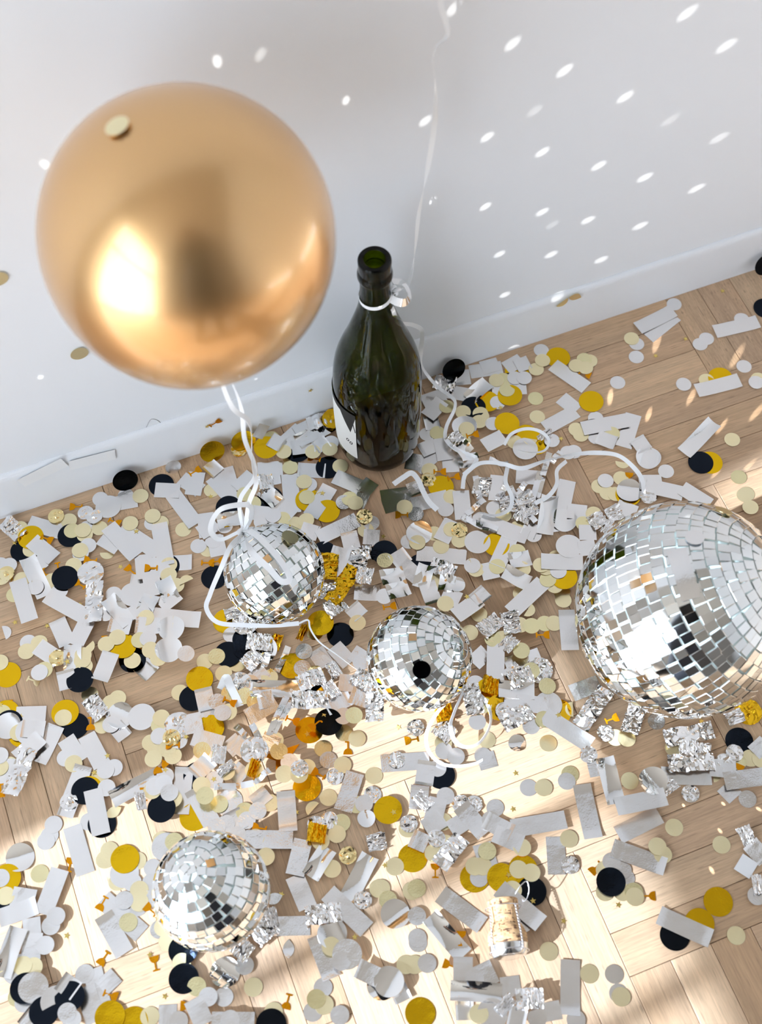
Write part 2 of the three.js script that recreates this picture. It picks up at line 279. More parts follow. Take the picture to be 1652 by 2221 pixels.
// ---------------------------------------------------------------- mirror balls
const BALLS = { big: [[0.4430,0.1050,-0.4050], 0.1, [0.716,0.672,0.188]], tied: [[0.1070,0.0545,-0.6020], 0.0495, [-0.300,0.425,-0.854]], mid: [[0.2060,0.0550,-0.4670], 0.05, [0.642,0.728,0.241]], front: [[-0.0450,0.0565,-0.3300], 0.0515, [-0.249,0.951,-0.182]] };
const mirrorGlass = std({ color: rgb(0.90, 0.915, 0.91), metalness: 1, roughness: 0.025 });
const grout = std({ color: rgb(0.60, 0.70, 0.65), roughness: 0.6 });
function mirrorBall(key, label, along, around, wobble) {
  const [c, R, pole] = BALLS[key], C = new THREE.Vector3(...c), t = base('mirror_ball', c[0], c[1], c[2]);
  const axis = new THREE.Vector3(...pole).normalize(), e1 = new THREE.Vector3(0.3, 0.2, 1).cross(axis).normalize(), e2 = axis.clone().cross(e1);
  mesh('core', new THREE.SphereGeometry(R - 0.0016, 48, 32), grout, t);
  const tile = slab(around * 0.94, along * 0.95, 0.0003, 0.0016), rows = Math.round(Math.PI * R / along), eye = camera.position.clone().sub(C).normalize(), spots = [];
  for (let i = 0; i < rows; i++) {
    const lat = (i + 0.5) / rows * Math.PI, n = Math.max(1, Math.floor(2 * Math.PI * R * Math.sin(lat) / around)), off = rnd() * 6.28;
    for (let j = 0; j < n; j++) {
      const a = off + j / n * 2 * Math.PI, up = axis.clone().multiplyScalar(Math.cos(lat)).addScaledVector(e1, Math.sin(lat) * Math.cos(a)).addScaledVector(e2, Math.sin(lat) * Math.sin(a));
      const x = axis.clone().cross(up); if (x.lengthSq() < 1e-6) x.copy(e1); x.normalize();
      up.addScaledVector(x, between(-1, 1) * wobble).addScaledVector(axis, between(-1, 1) * wobble).normalize();
      x.addScaledVector(up, -x.dot(up)).normalize();
      const m = new THREE.Matrix4().makeBasis(x, up, x.clone().cross(up)).setPosition(up.clone().multiplyScalar(R + between(-0.0001, 0.0002)));
      spots.push([up.dot(eye), m]);
    }
  }
  spots.sort((a, b) => b[0] - a[0]);
  spots.slice(0, 300).forEach(([, m]) => { const o = mesh('tile', tile, mirrorGlass, t); m.decompose(o.position, o.quaternion, o.scale); });
  const rest = mesh('far_tiles', mergeGeometries(spots.slice(300).map(([, m]) => tile.clone().applyMatrix4(m))), mirrorGlass, t);
  rest.userData.kind = 'stuff';
  if (key === 'tied') { const h = mesh('hanger', new THREE.TorusGeometry(0.004, 0.0006, 8, 20), mirrorGlass, t); h.position.copy(axis).multiplyScalar(R + 0.003); h.lookAt(new THREE.Vector3(1, 0, 0.3).add(C)); }
  tag(t, label, 'mirror ball');
  return t;
}
mirrorBall('big', 'largest mirror ball, cut off by the right edge of the photo', 0.0116, 0.0090, 0.012);
mirrorBall('tied', 'small mirror ball tied with a white ribbon bow below the balloon', 0.0083, 0.0083, 0.022);
mirrorBall('mid', 'small mirror ball in the middle with a black disc on it', 0.0083, 0.0083, 0.022);
mirrorBall('front', 'small sunlit mirror ball nearest the bottom edge of the photo', 0.0084, 0.0084, 0.022);
for (const [k, p, n, label] of [
 ['c', [0.1301,0.0991,-0.6114], [0.453,0.872,-0.184], 'small gold disc lying on top of the ribbon-tied mirror ball'],
 ['c', [0.1967,0.0980,-0.4400], [-0.180,0.833,0.523], 'small black disc stuck on the front of the middle mirror ball'],
 ['w', [0.4470,0.2035,-0.4298], [0.039,0.969,-0.244], 'small silver disc lying on top of the largest mirror ball'],
 ['R', [0.4218,0.2043,-0.4018], [-0.209,0.977,0.031], 'silver foil strip lying across the tiles of the largest mirror ball'],
 ['c', [0.4939,0.1778,-0.4544], [0.501,0.716,-0.486], 'small pale gold disc perched behind the crest of the largest mirror ball'],
 ['c', [0.2431,0.0744,-0.4972], [0.719,0.376,-0.585], 'small pale gold disc on the upper edge of the middle mirror ball'],
 ['c', [0.0682,0.6269,-0.6627], [-0.255,0.951,-0.172], 'small cream disc sticking to the top of the gold balloon']]) {
  const black = label.includes('black'), [g, m] = piece(k, '');
  const o = mesh(k === 'R' ? 'silver_strip' : black ? 'small_black_disc' : k === 'w' ? 'small_silver_disc' : 'small_gold_disc', k === 'R' ? strip(0.047, 0.017, 20, 4, (x) => -x * x * 5 + 0.0008) : g, black ? BLACK : m);
  o.position.set(...p); o.quaternion.setFromUnitVectors(new THREE.Vector3(0, 1, 0), new THREE.Vector3(...n));
  if (k === 'R') o.rotateY(-100 * RAD);
  tag(o, label, k === 'R' ? 'foil strip' : 'disc');
}

// ---------------------------------------------------------------- the bottle
{
  const t = base('bottle', 0.267, 0.0018, -0.735); t.scale.set(1, 0.966, 1);
  const green = new THREE.MeshPhysicalMaterial({ side: THREE.DoubleSide, color: rgb(1, 1, 1), roughness: 0.03, transmission: 1, thickness: 0.003, ior: 1.31, attenuationColor: rgb(0.25, 0.30, 0.010), attenuationDistance: 0.0030 });
  const outer = [[0, 0.010], [0.022, 0.004], [0.030, 0], [0.0385, 0.0025], [0.0425, 0.012], [0.0438, 0.035], [0.0446, 0.07], [0.0447, 0.105], [0.0444, 0.130], [0.0430, 0.150], [0.0400, 0.168], [0.0350, 0.186], [0.0290, 0.204], [0.0240, 0.221], [0.0196, 0.237], [0.0166, 0.250], [0.0147, 0.264], [0.0141, 0.276], [0.0139, 0.291], [0.0142, 0.2935], [0.0157, 0.2960], [0.0162, 0.3000], [0.0157, 0.3045], [0.0150, 0.3070], [0.0150, 0.3100], [0.0152, 0.3170], [0.0150, 0.3205], [0.0138, 0.3222]];
  const inner = [[0.0102, 0.3218], [0.0094, 0.3190], [0.0093, 0.300], [0.0100, 0.276], [0.0122, 0.255], [0.0170, 0.232], [0.0262, 0.203], [0.0362, 0.170], [0.0400, 0.148], [0.0412, 0.120], [0.0412, 0.040], [0.0395, 0.014], [0.030, 0.009], [0.012, 0.022], [0, 0.026]];
  const fine = (list) => new THREE.SplineCurve(list.map((p) => new THREE.Vector2(...p))).getPoints(list.length * 4).map((p) => p.setX(Math.max(0, p.x)));
  mesh('glass', new THREE.LatheGeometry([...fine(outer), ...fine(inner)], 96), green, t);
  // the label: cream paper on the side turned away, only its edge in view
  const c = document.createElement('canvas'); c.width = 512; c.height = 384; const q = c.getContext('2d');
  q.fillStyle = '#e9e8e3'; q.fillRect(0, 0, 512, 384); q.fillStyle = '#16171a';
  q.beginPath(); q.moveTo(0, 0); q.lineTo(512, 0); q.lineTo(512, 16); q.lineTo(470, 100); q.lineTo(380, 24); q.lineTo(0, 24); q.fill();
  q.lineWidth = 7; q.strokeStyle = '#16171a';
  for (const [x, y] of [[468, 205], [440, 190]]) { q.beginPath(); q.ellipse(x, y, 9, 17, 0.3, 0, 6.3); q.stroke(); }
  q.beginPath(); q.moveTo(485, 30); q.lineTo(508, 90); q.stroke();
  const lm = new THREE.CanvasTexture(c); lm.colorSpace = THREE.SRGBColorSpace;
  const lab = new THREE.LatheGeometry([[0.04435, 0.030], [0.0451, 0.05], [0.0455, 0.07], [0.0456, 0.118]].map((p) => new THREE.Vector2(...p)), 48, 0, 1.75);
  const l = mesh('label', lab, std({ map: lm, roughness: 0.6 }), t); l.rotation.y = -2.62; l.userData.label = 'cream paper label with black print';
  tag(t, 'empty dark green sparkling wine bottle standing against the white wall', 'bottle');
}

// ---------------------------------------------------------------- the cork with its wire cage
{
  const [a, b] = [[0.1826,0.0155,-0.1937], [0.1939,0.0155,-0.2342]].map((p) => new THREE.Vector3(...p)), way = b.clone().sub(a).normalize();
  const t = base('champagne_cork', a.x, a.y + 0.0015, a.z); t.scale.setScalar(1.06);
  t.quaternion.setFromUnitVectors(new THREE.Vector3(0, 1, 0), way.clone().setY(-0.02).normalize());
  const corkMap = texture(512, 512, (u, v) => { const n = noise(u * 40, v * 40, 51, 40, 40), s = noise(u * 26, v * 70, 52, 26, 70), p = noise(u * 60, v * 22, 53, 60, 22); let k = 0.80 + 0.2 * (n - 0.5); let dark = (s > 0.74 ? (s - 0.74) * 3 : 0) + (p > 0.78 ? (p - 0.78) * 2.6 : 0); k -= dark * 0.75; return [k * 0.97, k * (0.78 - dark * 0.25), k * (0.56 - dark * 0.2)]; }, true);
  const corkMat = std({ map: corkMap, roughness: 0.85, bumpMap: corkMap, bumpScale: 0.0008 });
  const spl = (list, n) => new THREE.SplineCurve(list.map((p) => new THREE.Vector2(...p))).getPoints(n);
  mesh('cork_body', new THREE.LatheGeometry([new THREE.Vector2(0, -0.002), ...spl([[0.0125, -0.002], [0.0156, 0.002], [0.0167, 0.009], [0.0163, 0.0145], [0.0138, 0.0205], [0.0121, 0.0250], [0.0125, 0.033], [0.0131, 0.0415], [0.0126, 0.0432]], 40), new THREE.Vector2(0, 0.0434)], 48), corkMat, t);
  const steel = std({ color: rgb(0.78, 0.78, 0.80), metalness: 1, roughness: 0.22 }), capMat = std({ color: rgb(0.80, 0.80, 0.79), metalness: 1, roughness: 0.16 });
  mesh('metal_cap', new THREE.LatheGeometry([[0, -0.0048], [0.0105, -0.0046], [0.0138, -0.0034], [0.0158, 0.0012], [0.0164, 0.0048], [0.0168, 0.0050], [0.0166, 0.0056], [0.0160, 0.0048]].map((p) => new THREE.Vector2(...p)), 48), capMat, t);
  const cage = new THREE.Group(); cage.name = 'wire_cage'; t.add(cage);
  const tube = (pts, r, closed, n = 40) => new THREE.TubeGeometry(new THREE.CatmullRomCurve3(pts.map((p) => new THREE.Vector3(...p)), closed), n, r, 6, closed);
  const ring = (r, y) => tube(Array.from({ length: 16 }, (_, k) => [r * Math.cos(k / 16 * 6.2832), y, r * Math.sin(k / 16 * 6.2832)]), 0.00045, true, 64);
  mesh('lower_ring', ring(0.0152, 0.0365), steel, cage); mesh('cap_ring', ring(0.0166, 0.000), steel, cage);
  for (let k = 0; k < 4; k++) {     // two wires twisted round each other, from the cap over the bulge to the ring
    const f = k * Math.PI / 2 + 1.2, one = (ph) => { const p = []; for (let i = 0; i <= 60; i++) { const u = i / 60, y = 0.0 + u * 0.0365, rr = (u < 0.35 ? 0.0172 + 0.0004 * Math.sin(u / 0.35 * 3.14) : 0.0172 - (u - 0.35) * 0.0030), w = u * 44 + ph; const q = f + 0.0007 * Math.sin(w) / rr; p.push([(rr + 0.0006 * Math.cos(w)) * Math.cos(q), y, (rr + 0.0006 * Math.cos(w)) * Math.sin(q)]); } return tube(p, 0.00042, false, 150); };
    mesh('twisted_wire', mergeGeometries([one(0), one(3.1416)]), steel, cage);
  }
  const away = new THREE.Vector3(1, 0.0, -0.25).normalize();
  // the open loop that was untwisted, standing off to the right
  const toLocal = (v) => v.clone().applyQuaternion(t.quaternion.clone().invert());
  const rt = toLocal(new THREE.Vector3(0.94, 0.1, -0.34)), fw = toLocal(way), upv = toLocal(new THREE.Vector3(0, 1, 0));
  const at = (r, f, u) => { const p = new THREE.Vector3(0, 0.0365, 0).addScaledVector(rt, r).addScaledVector(fw, f).addScaledVector(upv, u); return [p.x, p.y, p.z]; };
  mesh('wire_loop', tube([at(0.013, 0.001, 0.008), at(0.019, 0.003, 0.011), at(0.026, 0.002, 0.012), at(0.0275, -0.003, 0.011), at(0.0265, -0.008, 0.008), at(0.0225, -0.0105, 0.006), at(0.019, -0.008, 0.005), at(0.0205, -0.0065, 0.003), at(0.021, -0.010, 0.0015), at(0.0165, -0.012, 0.001)], 0.00048, false, 80), steel, cage);
  tag(t, 'champagne cork with metal cap and wire cage lying on the sunlit floor', 'cork');
}

// ---------------------------------------------------------------- white curling ribbons
const satin = std({ color: rgb(0.90, 0.91, 0.92), roughness: 0.32 });
function band(points, width, facing, twist = 0, thick = 0.00028) {
  const curve = new THREE.CatmullRomCurve3(points.map((p) => new THREE.Vector3(p[0] / 1000, p[1] / 1000, p[2] / 1000)), false, 'centripetal');
  const n = Math.max(24, points.length * 10), pos = [], idx = [], F = new THREE.Vector3(...facing).normalize();
  for (let i = 0; i <= n; i++) {
    const u = i / n, p = curve.getPointAt(u), tg = curve.getTangentAt(u);
    let f = F.clone().addScaledVector(tg, -F.dot(tg)); if (f.lengthSq() < 1e-4) f = new THREE.Vector3(0.3, 0.2, 1).addScaledVector(tg, -tg.z); f.normalize();
    f.applyAxisAngle(tg, typeof twist === 'function' ? twist(u) : twist * u);
    const s = tg.clone().cross(f).normalize();
    for (const [a, b] of [[-1, 1], [1, 1], [1, -1], [-1, -1]]) { const q = p.clone().addScaledVector(s, a * width / 2).addScaledVector(f, b * thick / 2); pos.push(q.x, q.y, q.z); }
  }
  const flat = [];
  const P = (k) => [pos[k * 3], pos[k * 3 + 1], pos[k * 3 + 2]];
  const g = new THREE.BufferGeometry(), out = [];
  // faces with vertices of their own so that broad and narrow sides stay crisp
  const ids = [];
  for (let side = 0; side < 4; side++) {
    const at = out.length / 3;
    for (let i = 0; i <= n; i++) { out.push(...P(i * 4 + side), ...P(i * 4 + (side + 1) % 4)); }
    for (let i = 0; i < n; i++) { const a = at + i * 2; ids.push(a, a + 1, a + 3, a, a + 3, a + 2); }
  }
  g.setAttribute('position', new THREE.Float32BufferAttribute(out, 3)); g.setIndex(ids); g.computeVertexNormals();
  return g;
}
const RIB = {
 balloon: [[95.7,402.4,-644.2],[103.9,302,-640.5],[115.3,273.2,-640.5],[111.7,208.6,-640.5],[111.7,166.2,-640.5],[102.1,136.9,-640.5],[93.3,79.8,-642.5]],
 balloon2: [[97.7,402.4,-648.2],[113.5,276.4,-656.5],[111.6,223.8,-656.5],[115.2,154.8,-656.5],[96.4,117.8,-656.5],[91.3,78.8,-644.5]],
 bowloop: [[93.3,79.8,-643.5],[101.5,113,-638.5],[101.3,135.4,-638.5],[88.6,144.1,-638.5],[75.2,145.9,-638.5],[65.6,133.2,-638.5],[60.8,108.3,-638.5],[68.6,88.1,-638.5],[85.3,90.9,-638.5]],
 bowdrape: [[95.3,79.8,-641.5],[90.2,106.6,-606.9],[100.2,106.5,-582.3],[107.4,99.8,-569],[114.6,98.9,-568.7],[114.5,104.4,-577.8],[109.5,109,-595.4],[101,106.7,-618.4],[95.8,98.7,-632.7]],
 bowtail: [[91.3,78.8,-641.5],[74.4,91.4,-626.5],[59.7,82.3,-613.3],[42.1,32.5,-613.4],[34.7,22.5,-606.1],[39.3,14.5,-592.1],[64.6,11.5,-579.3],[94.5,11.5,-567.6],[115.6,11.5,-561.5]],
 string: [[115.6,11.5,-561.5],[125.2,12.5,-561],[124.3,10.5,-553.3],[127.2,10.5,-537.2],[139.1,10.5,-516.8],[150.9,10.5,-496.6],[159.3,10.5,-487.1]],
 bottleup: [[280,267.2,-724],[293.5,249,-740],[304.4,237,-750],[309.6,252.9,-752],[314.5,286.3,-756],[317.1,322.4,-757],[321.3,357.1,-757],[326.4,395.3,-757],[330.2,442.5,-757],[329.3,478.4,-757],[326.7,503.6,-757],[329.8,516.6,-757],[338,523.9,-757],[335.9,539.5,-757],[332.1,554.1,-757],[330,578.3,-757]],
 bottledown: [[275.6,261.4,-715],[290.7,204.9,-735],[309,178.6,-745],[317.9,165.6,-745],[316.7,135.5,-742],[339.8,27.5,-779.2],[348.6,14.5,-767.1],[359.4,11.5,-747.2],[356,11.5,-737.8],[338.9,11.5,-719.6],[332.5,11.5,-706.7],[336.4,11.5,-691.7],[345.1,11.5,-681],[353.4,11.5,-671.7],[345.8,11.5,-663.9],[334.8,9.5,-658.6],[326.7,7.5,-645.2]],
 hook: [[261.4,7.5,-676.7],[272.4,16.5,-675.9],[281.4,18.5,-676.5],[285.3,16.5,-667.9],[286,12.5,-655.3],[287.7,9.5,-642.8],[292.5,7.5,-631.6]],
 curlthin: [[333.7,8.5,-659.7],[353.6,13.5,-663.8],[375.6,14.5,-653.9],[391.4,14.5,-641.8],[417.8,13.5,-641.6],[443.1,13.5,-638.9],[472,12.5,-631.8],[493.5,11.5,-620.4],[502.1,11.5,-602.6],[504.6,10.5,-585.5],[499.9,8.5,-570.8]],
 curlloop: [[387.3,10.5,-676.6],[398.1,14.5,-683.9],[414.8,16.5,-683.4],[428,16.5,-674.5],[432.1,15.5,-662],[423.9,14.5,-653.1],[408.4,13.5,-656.2],[397.4,12.5,-664.7]],
 curlright: [[389.6,8.5,-601.1],[405.9,11.5,-603],[418.8,12.5,-612],[426.1,12.5,-627],[440.1,11.5,-634.1]],
 curlmid: [[379.8,9.5,-650.6],[370.3,12.5,-634],[369.1,11.5,-614.4],[361.3,10.5,-603.5],[346,9.5,-602.6],[332,8.5,-612.1]],
 loop: [[238.8,16.5,-434.2],[221.8,22.5,-415.9],[212.9,24.5,-403.7],[211.6,20.5,-391],[217.1,16.5,-383.5],[228.8,14.5,-380.6],[241.5,14.5,-386],[251.9,14.5,-396.8],[255.9,14.5,-410.7],[252.6,14.5,-425.6],[246.6,14.5,-432]],
 loopouter: [[227.4,14.5,-434.4],[205.8,14.5,-422.7],[189.6,13.5,-407.1],[186.5,10.5,-392.2],[192.7,8.5,-378.4],[205.8,7.5,-370.2],[223.3,6.5,-366.6],[231.8,5.5,-367.6]],
 bunch: [[21.5,7.5,-525.2],[30.1,14.5,-531.8],[31.1,18.5,-519.5],[32.6,12.5,-508.7],[33.5,7.5,-501.7]]
};
const UP = [0, 1, 0.25], OUT = [0.25, 0.5, 0.85];
const ribbon = (geos, label) => tag(mesh('ribbon', geos.length > 1 ? mergeGeometries(geos) : geos[0], satin), label, 'ribbon');
{ // the ribbon from the balloon down to its knot, bow and tails on the mirror ball: one thing
  const t = base('balloon_ribbon');
  mesh('line', band(RIB.balloon, 0.0044, OUT, (u) => 1.1 * Math.sin(u * 9)), satin, t);
  mesh('line', band(RIB.balloon2, 0.0042, OUT, (u) => 0.8 + 0.9 * Math.sin(u * 7)), satin, t);
  mesh('loop', band(RIB.bowloop, 0.0052, OUT, 0.3), satin, t);
  mesh('loop', band(RIB.bowdrape, 0.0060, [0.1, 0.85, 0.5], 0.2), satin, t);
  mesh('tail', band(RIB.bowtail, 0.0046, [-0.1, 0.75, 0.6], 0), satin, t);
  const k = mesh('knot', new THREE.TorusKnotGeometry(0.0042, 0.0019, 60, 8, 2, 3).scale(1.2, 0.8, 1), satin, t); k.position.set(0.0933,0.0758,-0.6445).add(new THREE.Vector3(0, 0.004, 0.001));
  tag(t, 'white ribbon hanging from the balloon and tied in a bow round the small mirror ball', 'ribbon');
}
{ // the ribbon knotted round the bottle neck, one end rising along the wall, the other falling to the floor
  const t = base('bottle_ribbon');
  const neck = []; for (let k = 0; k <= 24; k++) { const a = k / 24 * 6.2832; neck.push([267 + 14.9 * Math.cos(a), 262 + 2.5 * Math.cos(a), -735 + 14.9 * Math.sin(a)]); }
  const ringShape = new THREE.CylinderGeometry(0.0151, 0.0156, 0.0046, 40, 1, true); ringShape.translate(0, 0, 0); ringShape.rotateZ(0.14); ringShape.translate(0.267, 0.2605, -0.735);
  mesh('neck_loop', ringShape, satin, t);
  mesh('rising_end', band(RIB.bottleup, 0.0044, [0.5, 0.3, 0.8], (u) => (u < 0.25 ? 0.4 : 0.4 + 2.2 * (u - 0.25) * (u > 0.25)) + 0.9 * Math.sin(u * 14)), satin, t);
  mesh('falling_end', band(RIB.bottledown, 0.0044, [0.1, 0.7, 0.7], (u) => 0.5 * Math.sin(u * 8)), satin, t);
  const curlOff = [[277, 260, -729], [284, 255, -724], [293, 249, -725], [300, 247, -734], [297, 252, -745], [287, 258, -745]];
  mesh('curl', band(curlOff, 0.0075, [0.3, 0.6, 0.6], 0.8), MIRROR, t);
  const k = mesh('knot', new THREE.TorusKnotGeometry(0.0036, 0.0016, 50, 8, 2, 3), satin, t); k.position.set(0.284, 0.261, -0.732);
  tag(t, 'white ribbon tied round the bottle neck and rising up the wall', 'ribbon');
}
ribbon([band(RIB.string, 0.0018, UP, 2)], 'thin white string running from the tied mirror ball to the middle one');
ribbon([band(RIB.hook, 0.0056, [0.2, 0.8, 0.5], 0.2)], 'short bent white ribbon just below the bottle base');
ribbon([band(RIB.curlthin, 0.0048, UP, (u) => 0.9 * Math.sin(u * 10))], 'long wavy white ribbon lying over the confetti right of the bottle');
ribbon([band(RIB.curlloop, 0.0034, UP, 1.0)], 'thin looped ribbon lying round two gold discs right of the bottle');
ribbon([band(RIB.curlright, 0.0046, UP, 0.6)], 'short curved white ribbon above and left of the largest mirror ball');
ribbon([band(RIB.curlmid, 0.0044, UP, 0.9)], 'white ribbon curl in the silver confetti below right of the bottle');
ribbon([band(RIB.loop, 0.0042, [0.1, 0.5, 0.9], 0.3)], 'teardrop loop of white ribbon below the middle mirror ball');
ribbon([band(RIB.loopouter, 0.0034, UP, 0.9)], 'wide open white ribbon curve sweeping below the middle mirror ball');
ribbon([band(RIB.bunch, 0.008, [0.1, 0.8, 0.6], 0.4)], 'small folded white ribbon left of the middle mirror ball');

// ---------------------------------------------------------------- who takes the picture: shows only as dark patches in the mirror tiles and the balloon
{
  const J = { head: [0.00, 1.60, 0.215, 0.085], chin: [0.00, 1.545, 0.155, 0.055], neck: [0.00, 1.47, 0.25, 0.055], chest: [0.00, 1.27, 0.30, 0.135], waist: [0.00, 1.02, 0.30, 0.115], hip: [0.00, 0.90, 0.30, 0.13] };
  const bones = [[J.head, J.chin], [J.head, J.neck], [J.neck, J.chest], [J.chest, J.waist], [J.waist, J.hip]];
  for (const s of [-1, 1]) {
    const sh = [s * 0.17, 1.38, 0.28, 0.06], el = [s * 0.25, 1.16, 0.20, 0.045], wr = [s * 0.14, 1.34, 0.10, 0.030], ha = [s * 0.108, 1.40, 0.065, 0.030], hp = [s * 0.09, 0.88, 0.30, 0.095], kn = [s * 0.105, 0.48, 0.27, 0.06], an = [s * 0.11, 0.09, 0.31, 0.042], to = [s * 0.12, 0.045, 0.17, 0.036];
    bones.push([J.chest, sh], [sh, el], [el, wr], [wr, ha], [hp, kn], [kn, an], [an, to], [J.hip, hp]);
    for (let f = 0; f < 4; f++) bones.push([ha, [s * 0.088, 1.455 - 0.024 * f, 0.02 + 0.012 * f, 0.010]]);
  }
  const N = 84, half = 0.95, mc = new MarchingCubes(N, new THREE.MeshStandardMaterial(), false, false, 80000);
  mc.reset();
  const at = (i) => (i - N / 2) / (N / 2) * half, smin = (a, b, k) => { const h = Math.max(k - Math.abs(a - b), 0) / k; return Math.min(a, b) - h * h * k * 0.25; };
  for (let k = 0; k < N; k++) for (let j = 0; j < N; j++) for (let i = 0; i < N; i++) {
    const x = at(i), y = at(j) + 0.82, z = at(k) + 0.25; let d = 1;
    if (Math.abs(x) < 0.42 && Math.abs(z - 0.22) < 0.4) for (const [p, q] of bones) {
      const bx = q[0] - p[0], by = q[1] - p[1], bz = q[2] - p[2], u = Math.max(0, Math.min(1, ((x - p[0]) * bx + (y - p[1]) * by + (z - p[2]) * bz) / (bx * bx + by * by + bz * bz)));
      d = smin(d, Math.hypot(x - p[0] - bx * u, y - p[1] - by * u, z - p[2] - bz * u) - (p[3] + (q[3] - p[3]) * u), 0.035);
    }
    mc.field[i + j * N + k * N * N] = -d;
  }
  mc.isolation = 0; mc.update();
  const n = mc.count, pos = new Float32Array(n * 3), nor = new Float32Array(n * 3), col = new Float32Array(n * 3);
  for (let v = 0; v < n; v++) {
    const x = mc.positionArray[v * 3] * half, y = mc.positionArray[v * 3 + 1] * half + 0.82, z = mc.positionArray[v * 3 + 2] * half + 0.25;
    pos.set([x, y, z], v * 3); nor.set([mc.normalArray[v * 3], mc.normalArray[v * 3 + 1], mc.normalArray[v * 3 + 2]], v * 3);
    const skin = (y > 1.45 && Math.abs(x) < 0.12) || (z < 0.095 && y > 1.34);
    col.set(skin ? [0.55, 0.33, 0.23] : y < 0.88 ? [0.012, 0.013, 0.02] : [0.014, 0.014, 0.016], v * 3);
  }
  const g = new THREE.BufferGeometry(); g.setAttribute('position', new THREE.BufferAttribute(pos, 3)); g.setAttribute('normal', new THREE.BufferAttribute(nor, 3)); g.setAttribute('color', new THREE.BufferAttribute(col, 3));
  const t = base('person');
  mesh('body', g, std({ vertexColors: true, roughness: 0.8 }), t);
  const hair = new THREE.SphereGeometry(0.1, 24, 16, 0, 6.3, 0, 1.75); hair.scale(0.95, 1, 1.05); hair.rotateX(0.5); hair.translate(0, 1.615, 0.225);
  mesh('hair', hair, darkWood, t);
  tag(t, 'person in black clothes who shows only as dark patches in the mirror tiles', 'person');
  const c = base('camera', 0, 1.31, 0); c.rotation.copy(camera.rotation);
  mesh('camera_body', mergeGeometries([box(0.14, 0.095, 0.05, 0, 0, 0.12), box(0.05, 0.03, 0.045, 0, 0.06, 0.12)]), std({ color: rgb(0.012, 0.012, 0.013), roughness: 0.5 }), c);
  mesh('lens', new THREE.CylinderGeometry(0.036, 0.034, 0.05, 32).rotateX(Math.PI / 2).translate(0, 0, 0.075), std({ color: rgb(0.012, 0.012, 0.013), roughness: 0.35 }), c);
  tag(c, 'black camera held by the person in black clothes', 'camera');
}

